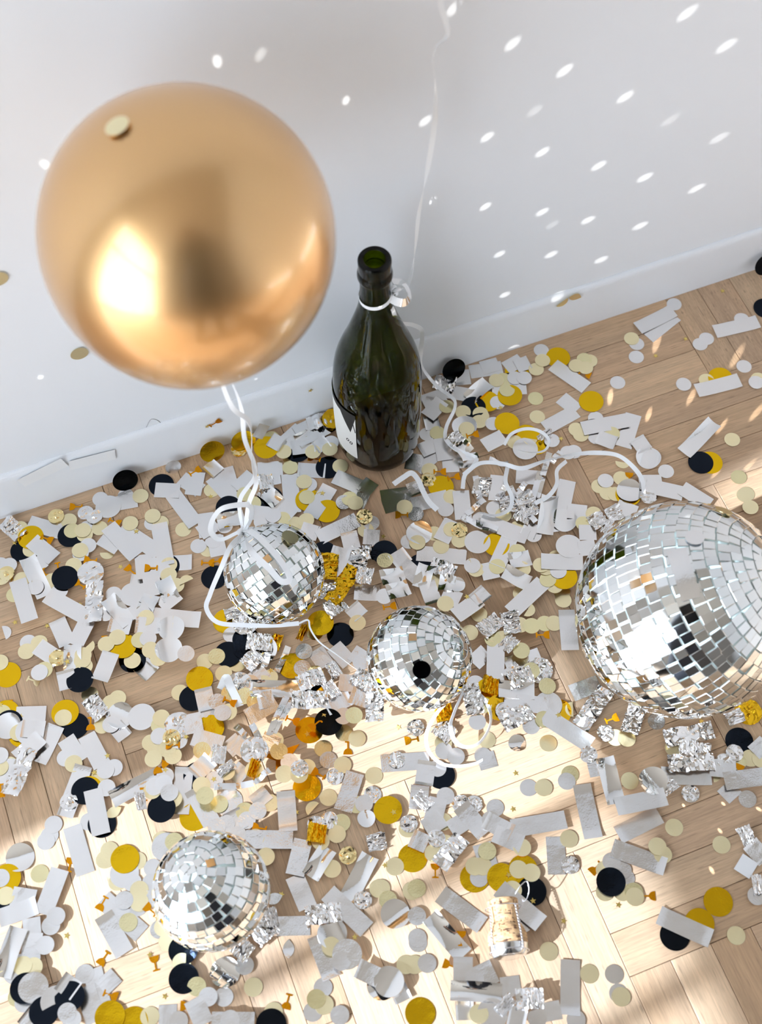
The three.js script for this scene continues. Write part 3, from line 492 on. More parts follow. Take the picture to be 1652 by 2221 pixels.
// ---------------------------------------------------------------- the confetti
scatter('R', 'silver_strip', 'foil strip', 'silver foil strips', [
 [-93.2,1,-764.3,5.61,36.5,'','silver foil strip partly under a black disc, six percent across and fifty-two down'],
 [-101.3,1.9,-738.8,5.23,33.6,'','silver foil strip lying on a small pale gold disc, six percent across and fifty-four down'],
 [-34.9,3.6,-720.6,5.37,23.5,'','silver foil strip partly under a silver strip, fifteen percent across and fifty-three down'],
 [-2.3,0.1,-709.3,5.31,39.9,'','silver foil strip partly under a silver strip, nineteen percent across and fifty-three down'],
 [-22.7,4,-717,5.08,47.9,'','silver foil strip partly under a silver strip, sixteen percent across and fifty-three down'],
 [24.6,0.1,-674.6,5.96,26.6,'','silver foil strip nearest the ribbon-tied mirror ball on its left side'],
 [15.2,1,-700.5,4.57,49.3,'','silver foil strip fourth nearest the ribbon-tied mirror ball on its left side'],
 [48.3,0.5,-731.6,4.97,45.5,'','silver foil strip seventh nearest the ribbon-tied mirror ball on its upper left side'],
 [63.6,0.1,-758.1,5.30,26.6,'','silver foil strip partly under a silver strip, twenty-five percent across and forty-seven down'],
 [38.4,1,-759.7,5.86,26.3,'','silver foil strip lying on a black disc, twenty-two percent across and forty-eight down'],
 [-7.6,0.5,-763,6.12,26.7,'','silver foil strip lying on a small silver disc, sixteen percent across and forty-nine down'],
 [-115.5,4,-709.9,4.83,48.5,'m','curled mirror-like silver strip second nearest the ribbon-tied mirror ball on its left side'],
 [-133.9,6.1,-688.1,4.72,49.4,'','silver foil strip, three percent across and fifty-nine down'],
 [-107.2,0.5,-642.6,4.82,30.3,'','silver foil strip partly under a silver strip, eight percent across and sixty-two down'],
 [-94.7,5.7,-665.8,5.40,49.7,'','silver foil strip partly under a crumpled strip, nine percent across and fifty-nine down'],
 [-87.6,6.1,-634.7,3.98,33.4,'','silver foil strip partly under a silver strip, eleven percent across and sixty-two down'],
 [-50.7,7.9,-625.5,5.74,22.6,'','silver foil strip partly under a large gold disc, sixteen percent across and sixty-one down'],
 [-47.6,8.3,-640.6,5.08,36.1,'m','curled mirror-like silver strip nearest the ribbon-tied mirror ball on its left side'],
 [-16.9,0.5,-666.3,5.81,25,'','silver foil strip partly under a large silver disc, nineteen percent across and fifty-seven down'],
 [-10,4.4,-681.2,4.51,27.9,'','silver foil strip seventh nearest the ribbon-tied mirror ball on its left side'],
 [-8,5.7,-659.4,4.55,27.7,'','silver foil strip fifth nearest the ribbon-tied mirror ball on its left side'],
 [4.7,6.1,-646.9,4.79,25.7,'','silver foil strip second nearest the ribbon-tied mirror ball on its left side'],
 [2.9,6.5,-635.1,0.38,22.4,'','silver foil strip third nearest the ribbon-tied mirror ball on its left side'],
 [-17.4,6.9,-638.3,0.92,19.8,'','silver foil strip sixth nearest the ribbon-tied mirror ball on its left side'],
 [3.7,7.3,-613.1,5.81,48.7,'','silver foil strip nearest the ribbon-tied mirror ball on its lower left side'],
 [-27.9,10,-633.5,0.24,17.5,'','silver foil strip lying on a silver strip, nineteen percent across and sixty down'],
 [-25.2,10.4,-614.2,5.86,24.4,'','silver foil strip second nearest the ribbon-tied mirror ball on its lower left side'],
 [68.1,0.5,-757.1,4.23,28,'','silver foil strip lying on a silver strip, twenty-six percent across and forty-seven down'],
 [102.5,0.1,-748.9,4.64,30.7,'','silver foil strip sixth nearest the ribbon-tied mirror ball on its upper left side'],
 [117.5,0.5,-739.9,0.47,24.3,'','silver foil strip sixth nearest the ribbon-tied mirror ball on its upper side'],
 [94.9,0.5,-737.7,5.05,43.9,'','silver foil strip fifth nearest the ribbon-tied mirror ball on its upper left side'],
 [91.3,1,-767.5,0.45,16,'','silver foil strip, twenty-eight percent across and forty-six down'],
 [147.8,0.1,-745.7,5.99,26.9,'','silver foil strip seventh nearest the ribbon-tied mirror ball on its upper side'],
 [143.4,0.5,-734.6,6.06,23.3,'','silver foil strip fifth nearest the ribbon-tied mirror ball on its upper side'],
 [158.7,0.1,-709.4,4.46,46.7,'','silver foil strip fourth nearest the ribbon-tied mirror ball on its upper side'],
 [188,0.5,-727.3,5.86,29.4,'','silver foil strip fifth nearest the green bottle on its lower left side'],
 [136.3,2.3,-712.5,5.16,24.2,'','silver foil strip third nearest the ribbon-tied mirror ball on its upper side'],
 [125.7,2.7,-694.5,5.81,27.9,'','silver foil strip nearest the ribbon-tied mirror ball on its upper side'],
 [146.7,3.1,-690.7,5.24,22.1,'','silver foil strip second nearest the ribbon-tied mirror ball on its upper side'],
 [183.6,1,-688.1,3.84,40.7,'','silver foil strip third nearest the ribbon-tied mirror ball on its upper right side'],
 [219.2,1.8,-699.3,5.47,32.5,'','silver foil strip nearest the green bottle on its lower side, partly under a silver strip'],
 [235.7,2.2,-686.1,5.28,16.6,'','silver foil strip second nearest the green bottle on its lower side'],
 [221.3,2.6,-675.4,5.55,19.5,'','silver foil strip fourth nearest the ribbon-tied mirror ball on its upper right side'],
 [161,4.4,-657.5,5.62,18.8,'','silver foil strip nearest the ribbon-tied mirror ball, partly under a silver strip'],
 [189.2,4.8,-649.4,0.12,45.6,'','silver foil strip second nearest the ribbon-tied mirror ball on its upper right side'],
 [66.9,1.4,-678.7,4.59,24.7,'','silver foil strip nearest the ribbon-tied mirror ball on its upper left side'],
 [64.1,2.2,-704.9,4.49,28.6,'','silver foil strip fourth nearest the ribbon-tied mirror ball on its upper left side'],
 [64.5,2.6,-700.4,0.24,21,'','silver foil strip third nearest the ribbon-tied mirror ball on its upper left side'],
 [89.6,3.1,-700,6.20,28.4,'','silver foil strip second nearest the ribbon-tied mirror ball on its upper left side'],
 [195.5,5.2,-625.5,4.57,32.7,'','silver foil strip third nearest the ribbon-tied mirror ball on its right side'],
 [217.8,6.1,-627.4,5.83,16.7,'','silver foil strip fifth nearest the ribbon-tied mirror ball on its right side'],
 [180.7,6.1,-619.8,5.64,19.7,'','silver foil strip second nearest the ribbon-tied mirror ball on its right side'],
 [172.3,6.5,-602.1,4.88,21.2,'','silver foil strip nearest the ribbon-tied mirror ball on its right side'],
 [192,0.1,-572.9,5.86,25.7,'','silver foil strip second nearest the middle mirror ball on its upper left side'],
 [173.4,9.6,-553.5,5.09,16,'','silver foil strip nearest the middle mirror ball on its upper left side'],
 [260.9,0.1,-666.6,6.08,33.1,'','silver foil strip fourth nearest the green bottle on its lower side'],
 [257.4,0.5,-657.6,6.20,28.9,'','silver foil strip sixth nearest the green bottle on its lower side'],
 [283.1,0.5,-666.8,4.75,16,'','silver foil strip third nearest the green bottle on its lower side'],
 [306.7,0.1,-694.4,0.34,32.6,'','silver foil strip fifth nearest the green bottle on its lower right side'],
 [292.8,0.5,-697.6,1.01,20.1,'','silver foil strip fourth nearest the green bottle on its lower right side'],
 [328.7,0.5,-683.5,4.42,25.5,'','silver foil strip seventh nearest the green bottle on its lower right side'],
 [346.3,1,-678,6.05,19.9,'','silver foil strip partly under a silver strip, sixty-one percent across and forty-five down'],
 [290.7,2,-646.7,6.16,38.7,'','silver foil strip, fifty-six percent across and forty-nine down'],
 [319.8,2.8,-629.6,4.41,34.2,'','silver foil strip, sixty-one percent across and forty-nine down'],
 [362.7,1,-635.6,4.23,30.6,'','silver foil strip partly under a crumpled strip, sixty-five percent across and forty-eight down'],
 [399.2,0.1,-636.1,5.81,28,'','silver foil strip, sixty-nine percent across and forty-seven down'],
 [278.2,0.5,-584.5,5.81,51,'','silver foil strip seventh nearest the middle mirror ball on its upper side'],
 [293.9,1.4,-608.4,3.87,27.1,'','silver foil strip, fifty-nine percent across and fifty-two down'],
 [337.2,4.1,-562.9,3.92,34.6,'','silver foil strip sixth nearest the middle mirror ball on its upper right side'],
 [316.2,4.5,-548.6,4.56,18.7,'','silver foil strip fourth nearest the middle mirror ball on its upper right side'],
 [349.4,4.9,-548.2,6.15,22,'','silver foil strip fifth nearest the largest mirror ball on its left side'],
 [373.5,3.7,-576.5,5.46,16,'','silver foil strip partly under a silver strip, seventy percent across and fifty-two down'],
 [349,4.5,-587.5,5.49,52,'','silver foil strip, sixty-six percent across and fifty-two down'],
 [424,0.1,-601.3,4.10,39.6,'','silver foil strip seventh nearest the largest mirror ball on its upper left side'],
 [405.6,0.5,-575.4,4.52,20.6,'','silver foil strip fifth nearest the largest mirror ball on its upper left side'],
 [396.5,5.4,-585,4.17,45.3,'','silver foil strip sixth nearest the largest mirror ball on its upper left side'],
 [236.2,6.9,-593.9,0.23,18.6,'','silver foil strip sixth nearest the middle mirror ball on its upper side'],
 [240.9,7.3,-575.3,5.14,26.1,'','silver foil strip fifth nearest the middle mirror ball on its upper side'],
 [250.8,7.8,-565.2,4.05,25.6,'','silver foil strip fourth nearest the middle mirror ball on its upper side'],
 [221.3,7.8,-576.6,6.18,24.3,'m','curled mirror-like silver strip nearest the middle mirror ball, partly under a silver strip'],
 [220.9,9.5,-559.5,6.26,22.4,'','silver foil strip second nearest the middle mirror ball on its upper side'],
 [250,8.2,-546.1,4.65,25.5,'','silver foil strip nearest the middle mirror ball on its upper side'],
 [269.4,8.6,-548.8,5.75,16.5,'','silver foil strip third nearest the middle mirror ball on its upper side'],
 [267.3,10.7,-533.1,5.49,18.9,'','silver foil strip nearest the middle mirror ball on its upper right side'],
 [277.8,11.2,-516.1,0.28,31.2,'','silver foil strip second nearest the middle mirror ball on its upper right side'],
 [294.6,11.6,-523.1,5.06,16,'','silver foil strip third nearest the middle mirror ball on its upper right side'],
 [337.7,5.8,-530.4,5.44,28.3,'m','curled mirror-like silver strip nearest the largest mirror ball, partly under a silver strip'],
 [338.8,7.5,-506.6,0.40,47.4,'','silver foil strip third nearest the largest mirror ball on its left side'],
 [364.3,1,-460.9,4.36,43.6,'','silver foil strip nearest the largest mirror ball on its left side'],
 [386.9,10,-528.6,5.88,42.3,'','silver foil strip second nearest the largest mirror ball on its left side'],
 [514.1,3.5,-582.5,5.94,24.3,'','silver foil strip third nearest the largest mirror ball on its upper side'],
 [523.4,4.1,-568.8,5.66,39,'','silver foil strip second nearest the largest mirror ball on its upper side'],
 [549.9,4.6,-549.6,5.26,33.8,'','silver foil strip nearest the largest mirror ball on its upper side'],
 [427.9,2.7,-579,5.78,20.4,'','silver foil strip fourth nearest the largest mirror ball on its upper left side'],
 [477,1.8,-562.7,5.52,21.4,'','silver foil strip second nearest the largest mirror ball on its upper left side'],
 [427.1,4.9,-551.9,5.91,17.8,'','silver foil strip third nearest the largest mirror ball on its upper left side'],
 [417.3,10.9,-533.6,4.48,17.3,'','silver foil strip nearest the largest mirror ball'],
 [-103.9,6.5,-609.8,4.40,27,'m','curled mirror-like silver strip nearest the ribbon-tied mirror ball on its lower left side'],
 [-125.3,8.3,-622.4,5.33,28.1,'','silver foil strip, seven percent across and sixty-four down'],
 [-115.7,8.3,-588.3,4.62,20,'','silver foil strip partly under a black disc, nine percent across and sixty-seven down'],
 [-40.1,0.1,-574.4,3.63,19.2,'','silver foil strip fifth nearest the ribbon-tied mirror ball on its lower left side'],
 [-76.5,9.9,-587.4,4.05,30.4,'','silver foil strip seventh nearest the ribbon-tied mirror ball on its lower left side'],
 [-82.2,2.3,-521.2,0.35,16,'','silver foil strip fifth nearest the frontmost mirror ball on its upper left side'],
 [-158.3,1,-569.7,5.95,29.1,'','silver foil strip partly under a silver strip, four percent across and seventy down'],
 [-151.2,0.5,-535.1,3.99,39.4,'','silver foil strip seventh nearest the frontmost mirror ball on its upper left side'],
 [-159.3,5.2,-552.5,5.86,22.5,'','silver foil strip lying on a large silver disc, five percent across and seventy-one down'],
 [-167.6,5.6,-535.8,3.58,30.1,'','silver foil strip partly under a crumpled strip, four percent across and seventy-three down'],
 [-129.6,0.5,-520.4,4.97,28.5,'','silver foil strip sixth nearest the frontmost mirror ball on its upper left side'],
 [-110.6,1,-512.5,4.88,36.2,'','silver foil strip fourth nearest the frontmost mirror ball on its upper left side'],
 [-135.8,1,-485.1,4.08,39.5,'','silver foil strip third nearest the frontmost mirror ball on its upper left side'],
 [-148.7,1.4,-466.7,5.65,16,'','silver foil strip second nearest the frontmost mirror ball on its upper left side'],
 [-124.3,3.7,-452.6,4.62,44.7,'','silver foil strip nearest the frontmost mirror ball on its upper left side'],
 [-83,3.7,-461.5,0.16,50.8,'m','curled mirror-like silver strip nearest the frontmost mirror ball on its upper left side'],
 [-43.9,0.1,-444,4.31,45.9,'','silver foil strip third nearest the frontmost mirror ball on its upper side'],
 [124.3,0.1,-523.3,4.94,20.8,'','silver foil strip second nearest the ribbon-tied mirror ball on its lower right side'],
 [144.5,0.5,-518.7,5.06,24.6,'','silver foil strip second nearest the middle mirror ball on its left side'],
 [160.3,1,-510.5,5.33,17.9,'','silver foil strip nearest the middle mirror ball'],
 [61.2,6.2,-525.7,5.01,16,'','silver foil strip nearest the ribbon-tied mirror ball on its lower side'],
 [71.6,7,-505.5,5.94,48.5,'m','curled mirror-like silver strip nearest the ribbon-tied mirror ball on its lower side'],
 [5.1,1,-510.4,6.02,22.4,'','silver foil strip fourth nearest the ribbon-tied mirror ball on its lower left side'],
 [4.4,1.4,-522.8,4.60,23.4,'','silver foil strip third nearest the ribbon-tied mirror ball on its lower left side'],
 [123.2,11,-469.4,0.10,26.2,'','silver foil strip third nearest the middle mirror ball on its lower left side'],
 [141.4,12.4,-482.8,5.81,23.9,'','silver foil strip second nearest the middle mirror ball on its lower left side'],
 [144,13.7,-465.8,5.59,19,'','silver foil strip nearest the middle mirror ball on its lower left side'],
 [58.8,10.2,-497.7,6.17,16,'','silver foil strip second nearest the ribbon-tied mirror ball on its lower side'],
 [52,10.6,-489.6,0.17,31.9,'','silver foil strip third nearest the ribbon-tied mirror ball on its lower side'],
 [-13.8,9.4,-500.8,4.57,20.4,'','silver foil strip sixth nearest the ribbon-tied mirror ball on its lower left side'],
 [16.2,0.1,-469.1,5.09,17.3,'','silver foil strip sixth nearest the ribbon-tied mirror ball on its lower side'],
 [21,0.5,-466,5.30,16,'','silver foil strip fifth nearest the ribbon-tied mirror ball on its lower side'],
 [-6.1,9.8,-479.1,5.64,30.4,'','silver foil strip sixth nearest the frontmost mirror ball on its upper side'],
 [48.4,12.3,-455.4,3.90,16.6,'','silver foil strip fourth nearest the ribbon-tied mirror ball on its lower side'],
 [102.7,1.4,-385.6,4.04,38.6,'','silver foil strip fourth nearest the middle mirror ball on its lower left side'],
 [41.9,1,-389.1,4.44,38.8,'','silver foil strip third nearest the frontmost mirror ball on its upper right side'],
 [-19,11.1,-455.2,0.43,22.2,'','silver foil strip fourth nearest the frontmost mirror ball on its upper side'],
 [11.5,0.1,-440.9,5.24,16,'','silver foil strip fifth nearest the frontmost mirror ball on its upper side'],
 [-30.6,1,-422.6,4.89,39,'','silver foil strip second nearest the frontmost mirror ball on its upper side'],
 [-6.1,0.5,-398.2,4.82,20.9,'','silver foil strip nearest the frontmost mirror ball'],
 [23.2,1.8,-410.5,5.06,16,'','silver foil strip second nearest the frontmost mirror ball on its upper right side'],
 [309,0.1,-447.9,6.22,36.3,'','silver foil strip fourth nearest the largest mirror ball on its left side'],
 [271.3,0.1,-466.6,0.39,19.5,'','silver foil strip nearest the middle mirror ball on its right side'],
 [280.5,10.2,-451.3,4.29,42.6,'','silver foil strip second nearest the middle mirror ball on its right side'],
 [292.2,10.6,-434.9,5.02,17.1,'','silver foil strip third nearest the middle mirror ball on its right side'],
 [287.6,12.7,-417.4,5.88,34.8,'','silver foil strip fourth nearest the middle mirror ball on its right side'],
 [291.2,13.2,-402,5.77,42.6,'','silver foil strip nearest the middle mirror ball on its lower right side'],
 [236.1,0.1,-366.8,4.62,16,'','silver foil strip second nearest the middle mirror ball on its lower right side'],
 [162.8,0.5,-393.6,5.99,46.3,'','silver foil strip nearest the middle mirror ball on its lower side'],
 [176.5,1.8,-376.1,4.19,24,'','silver foil strip second nearest the middle mirror ball on its lower side'],
 [162.2,0.1,-356.5,4.24,23.5,'','silver foil strip third nearest the middle mirror ball on its lower side'],
 [171.3,1.8,-338.7,4.08,26.2,'','silver foil strip fourth nearest the middle mirror ball on its lower side'],
 [166,2.2,-328.3,0.19,20.5,'','silver foil strip fourth nearest the cork on its upper left side'],
 [200.6,2.4,-317.9,5.02,35,'','silver foil strip fifth nearest the cork on its upper side, partly under a silver strip'],
 [220.3,3.3,-303.7,5.42,27.5,'','silver foil strip third nearest the cork on its upper side'],
 [186.4,2.8,-318.6,0.20,18.2,'','silver foil strip second nearest the cork on its upper left side'],
 [256.2,3.7,-292.1,6.08,51.6,'','silver foil strip fourth nearest the cork on its upper side, partly under a silver strip'],
 [315.9,16,-362.3,5.30,52,'','silver foil strip second nearest the largest mirror ball on its lower left side'],
 [354.1,1,-399.1,6.28,29.7,'','silver foil strip nearest the largest mirror ball on its lower left side'],
 [483.4,1.4,-284,5.04,16,'','silver foil strip nearest the largest mirror ball on its lower right side'],
 [405.7,0.5,-284.4,5.89,46.8,'','silver foil strip second nearest the largest mirror ball on its lower side'],
 [440.1,3.3,-277.7,5.82,25,'','silver foil strip nearest the largest mirror ball on its lower side'],
 [332.3,17,-302.3,4.54,44.5,'','silver foil strip fifth nearest the largest mirror ball on its lower side'],
 [304.1,1,-287.2,4.49,52,'','silver foil strip third nearest the cork on its upper right side'],
 [326.4,17.4,-317.7,4.50,16,'','silver foil strip fourth nearest the largest mirror ball on its lower left side'],
 [343,0.1,-258.3,3.22,44.7,'','silver foil strip third nearest the bottom right corner on its upper left side'],
 [349.9,17.4,-273.8,6.12,48.2,'','silver foil strip fourth nearest the bottom right corner on its upper left side'],
 [436.7,0.1,-256.1,5.05,16,'','silver foil strip second nearest the bottom right corner on its upper side'],
 [456.4,3.7,-261,6.04,42.3,'','silver foil strip third nearest the largest mirror ball on its lower side'],
 [-208.7,2.7,-400.2,5.77,21.7,'','silver foil strip fourth nearest the bottom left corner on its upper side'],
 [-150.2,0.5,-425,4.71,47.9,'','silver foil strip second nearest the frontmost mirror ball on its left side'],
 [-216.3,3.1,-389.2,6.27,35.4,'','silver foil strip third nearest the bottom left corner on its upper side'],
 [-183.1,3.5,-396,4.07,42.3,'','silver foil strip third nearest the frontmost mirror ball on its left side'],
 [-208.1,3.5,-371.1,6.11,16,'','silver foil strip second nearest the bottom left corner on its upper side'],
 [-212,3.9,-355.8,4.32,22.2,'','silver foil strip second nearest the bottom left corner on its upper right side'],
 [-231,4.8,-356.3,4.11,44.4,'','silver foil strip nearest the bottom left corner on its upper side'],
 [-168,0.1,-298.8,4.69,36.6,'','silver foil strip third nearest the bottom left corner on its right side'],
 [-177.2,0.5,-288.6,4.72,32.5,'','silver foil strip second nearest the bottom left corner on its right side'],
 [-190.1,7.7,-308.8,5.34,18.3,'','silver foil strip nearest the bottom left corner on its upper right side'],
 [-156.7,0.5,-301.1,5.14,16,'','silver foil strip second nearest the frontmost mirror ball on its lower left side'],
 [-229.3,1,-295.3,5.29,16,'','silver foil strip nearest the bottom left corner, partly under a black disc'],
 [-116.1,0.1,-255.5,5.98,16,'','silver foil strip second nearest the frontmost mirror ball on its lower side'],
 [-129.7,0.5,-352.1,5.23,49.6,'','silver foil strip nearest the frontmost mirror ball on its left side'],
 [-140.8,1,-339.1,4.92,41.2,'','silver foil strip nearest the frontmost mirror ball on its lower left side'],
 [17.7,2.2,-369.7,5.91,44,'','silver foil strip nearest the frontmost mirror ball on its upper right side'],
 [29.2,0.1,-314,4.77,32.2,'','silver foil strip nearest the frontmost mirror ball on its right side'],
 [38,2.6,-344,4.13,33.8,'','silver foil strip second nearest the frontmost mirror ball on its right side'],
 [53.8,3.1,-332.1,3.79,31.3,'m','curled mirror-like silver strip nearest the frontmost mirror ball'],
 [82.9,0.1,-306.7,3.86,45.1,'m','curled mirror-like silver strip nearest the cork on its left side, partly under a silver strip'],
 [62.2,1.8,-282.3,5.17,48.8,'','silver foil strip third nearest the frontmost mirror ball on its right side'],
 [10.2,0.1,-288.6,5.94,35.4,'','silver foil strip nearest the frontmost mirror ball on its lower right side'],
 [29,0.1,-252.1,4.73,40,'','silver foil strip second nearest the frontmost mirror ball on its lower right side'],
 [60.7,6.2,-223.7,5.49,21.5,'','silver foil strip second nearest the cork on its left side'],
 [-89.4,6.4,-246.8,4.84,24.2,'','silver foil strip nearest the frontmost mirror ball on its lower side'],
 [-64.3,6.8,-227.7,5.91,37.4,'','silver foil strip third nearest the frontmost mirror ball on its lower side'],
 [146.7,2.6,-317.8,5.51,16,'','silver foil strip third nearest the cork on its upper left side'],
 [80.7,1.8,-199.6,0.08,16,'','silver foil strip fourth nearest the cork on its lower left side'],
 [159.3,0.1,-246.2,5.27,46.7,'','silver foil strip nearest the cork on its upper left side'],
 [137.7,3.5,-228.8,5.07,46,'','silver foil strip nearest the cork on its left side, partly under a silver strip'],
 [198.7,0.1,-280.4,4.63,30,'','silver foil strip nearest the cork on its upper side, partly under a large gold disc'],
 [224,4.1,-289.5,5.51,27.4,'','silver foil strip second nearest the cork on its upper side, lying on a silver strip'],
 [209.4,3.9,-229.2,5.20,48.4,'','silver foil strip nearest the cork'],
 [259.9,0.1,-260.1,4.35,35.2,'','silver foil strip second nearest the cork on its upper right side'],
 [140.1,4.4,-196.6,4.32,21.8,'','silver foil strip second nearest the cork on its lower left side'],
 [157,4.8,-185.3,4.77,20.7,'','silver foil strip nearest the cork on its lower left side, partly under a silver strip'],
 [174.3,0.1,-168.6,6.03,17.5,'','silver foil strip nearest the cork on its lower side, partly under a crumpled strip'],
 [128.6,0.1,-165.1,5.95,16,'','silver foil strip third nearest the cork on its lower left side'],
 [143.2,5.6,-174.3,5.85,45.3,'m','curled mirror-like silver strip nearest the cork, partly under a crumpled strip'],
 [168.1,8.7,-141.8,5.66,16,'','silver foil strip second nearest the cork on its lower side, partly under a crumpled strip'],
 [197.4,10,-135.6,4.51,16,'','silver foil strip second nearest the cork on its lower right side'],
 [222.9,0.1,-148.9,4.28,47.1,'','silver foil strip nearest the cork on its lower right side'],
 [329.4,1.8,-230.7,5.55,50.7,'','silver foil strip second nearest the bottom right corner on its upper left side'],
 [433.7,1,-195.8,5.02,20.6,'','silver foil strip nearest the bottom right corner on its upper side'],
 [417.6,1.5,-187.8,5.29,16,'w','short white foil strip near the right edge of the photo'],
 [340.6,1,-159.3,5.47,49.4,'','silver foil strip nearest the bottom right corner, lying on a large gold disc'],
 [151.4,20.5,-785,5.58,12.6,'L','silver foil strip against the skirting, thirty-four percent across and forty-two down'],
 [185.2,0.1,-776.5,0.47,23.4,'','silver foil strip third nearest the green bottle on its lower left side'],
 [200.5,0.5,-779,0.14,26.7,'','silver foil strip nearest the green bottle on its lower left side'],
 [207.9,2.3,-767.7,0.21,46.8,'m','curled mirror-like silver strip nearest the green bottle, partly under a large gold disc'],
 [189.1,4,-755.8,6.08,24.9,'','silver foil strip fourth nearest the green bottle on its lower left side'],
 [207.8,4.4,-751.5,0.21,16,'','silver foil strip second nearest the green bottle on its lower left side'],
 [164.1,5.7,-770.2,5.39,16,'','silver foil strip sixth nearest the green bottle on its lower left side'],
 [409.9,0.1,-777.3,6.08,36.2,'','silver foil strip fourth nearest the green bottle on its right side'],
 [381.9,0.1,-777.7,4.45,19.7,'','silver foil strip third nearest the green bottle on its right side'],
 [415.9,0.5,-780.1,6.22,20.2,'','silver foil strip fifth nearest the green bottle on its right side'],
 [441.3,0.5,-773.2,0.21,21.9,'','silver foil strip seventh nearest the green bottle on its right side'],
 [449.8,1,-769,0.00,16,'','silver foil strip lying on a silver strip, sixty-nine percent across and thirty-six down'],
 [423.6,1.4,-745.3,5.95,37.8,'','silver foil strip sixth nearest the green bottle on its right side'],
 [370,1.5,-759.1,5.70,29.4,'','silver foil strip second nearest the green bottle on its right side'],
 [390.8,1.9,-753.4,0.42,31.3,'m','curled mirror-like silver strip nearest the green bottle on its right side'],
 [491.5,1,-735.6,5.20,46.2,'','silver foil strip, seventy-five percent across and thirty-seven down'],
 [341.8,1.9,-763,0.03,26.1,'','silver foil strip nearest the green bottle, lying on a star'],
 [328.7,0.1,-735.8,6.10,16,'','silver foil strip second nearest the green bottle on its lower right side'],
 [337.7,2.3,-749.6,0.52,26.4,'','silver foil strip nearest the green bottle on its lower right side'],
 [476.3,0.1,-703.8,5.13,23.2,'','silver foil strip partly under a large gold disc, seventy-five percent across and thirty-nine down'],
 [459.2,0.5,-688.5,0.19,41,'','silver foil strip partly under a crumpled strip, seventy-four percent across and forty-one down'],
 [380.1,6.5,-687,0.17,24.9,'','silver foil strip, sixty-five percent across and forty-three down'],
 [313.4,1.3,-707.8,0.09,19.3,'','silver foil strip third nearest the green bottle on its lower right side'],
 [327.5,1.7,-700,4.50,27.5,'','silver foil strip sixth nearest the green bottle on its lower right side'],
 [344.1,9.2,-690.4,5.04,20.5,'','silver foil strip lying on a star, sixty-one percent across and forty-four down'],
 [615,0.1,-758.9,0.35,44.8,'','silver foil strip partly under a silver strip, eighty-seven percent across and thirty-two down'],
 [612.3,0.5,-769.2,0.16,49,'','silver foil strip lying on a silver strip, eighty-six percent across and thirty-one down'],
 [636.6,1,-665.2,6.19,50.6,'','silver foil strip seventh nearest the largest mirror ball on its upper side'],
 [692,0.5,-727.6,6.18,52,'','silver foil strip, ninety-seven percent across and thirty-two down'],
 [521.7,0.1,-649.6,4.01,43.6,'','silver foil strip fifth nearest the largest mirror ball on its upper side'],
 [501.3,1.8,-664.9,6.13,52,'','silver foil strip sixth nearest the largest mirror ball on its upper side'],
 [525.6,1.8,-628.3,4.84,17.9,'','silver foil strip fourth nearest the largest mirror ball on its upper side'],
 [493.5,2.6,-646.3,5.49,20.9,'','silver foil strip lying on a small pale gold disc, eighty percent across and forty-three down'],
 [586.8,1,-612.8,3.57,52,'m','curled mirror-like silver strip nearest the largest mirror ball on its upper side'],
 [-74.8,62.8,-789.8,0.25,49.9,'pW','pale glossy foil strip on the wall, six percent across and forty-six down'],
 [-24.1,56.4,-789.8,6.15,47.9,'pW','pale glossy foil strip on the wall, twelve percent across and forty-five down'],
]);
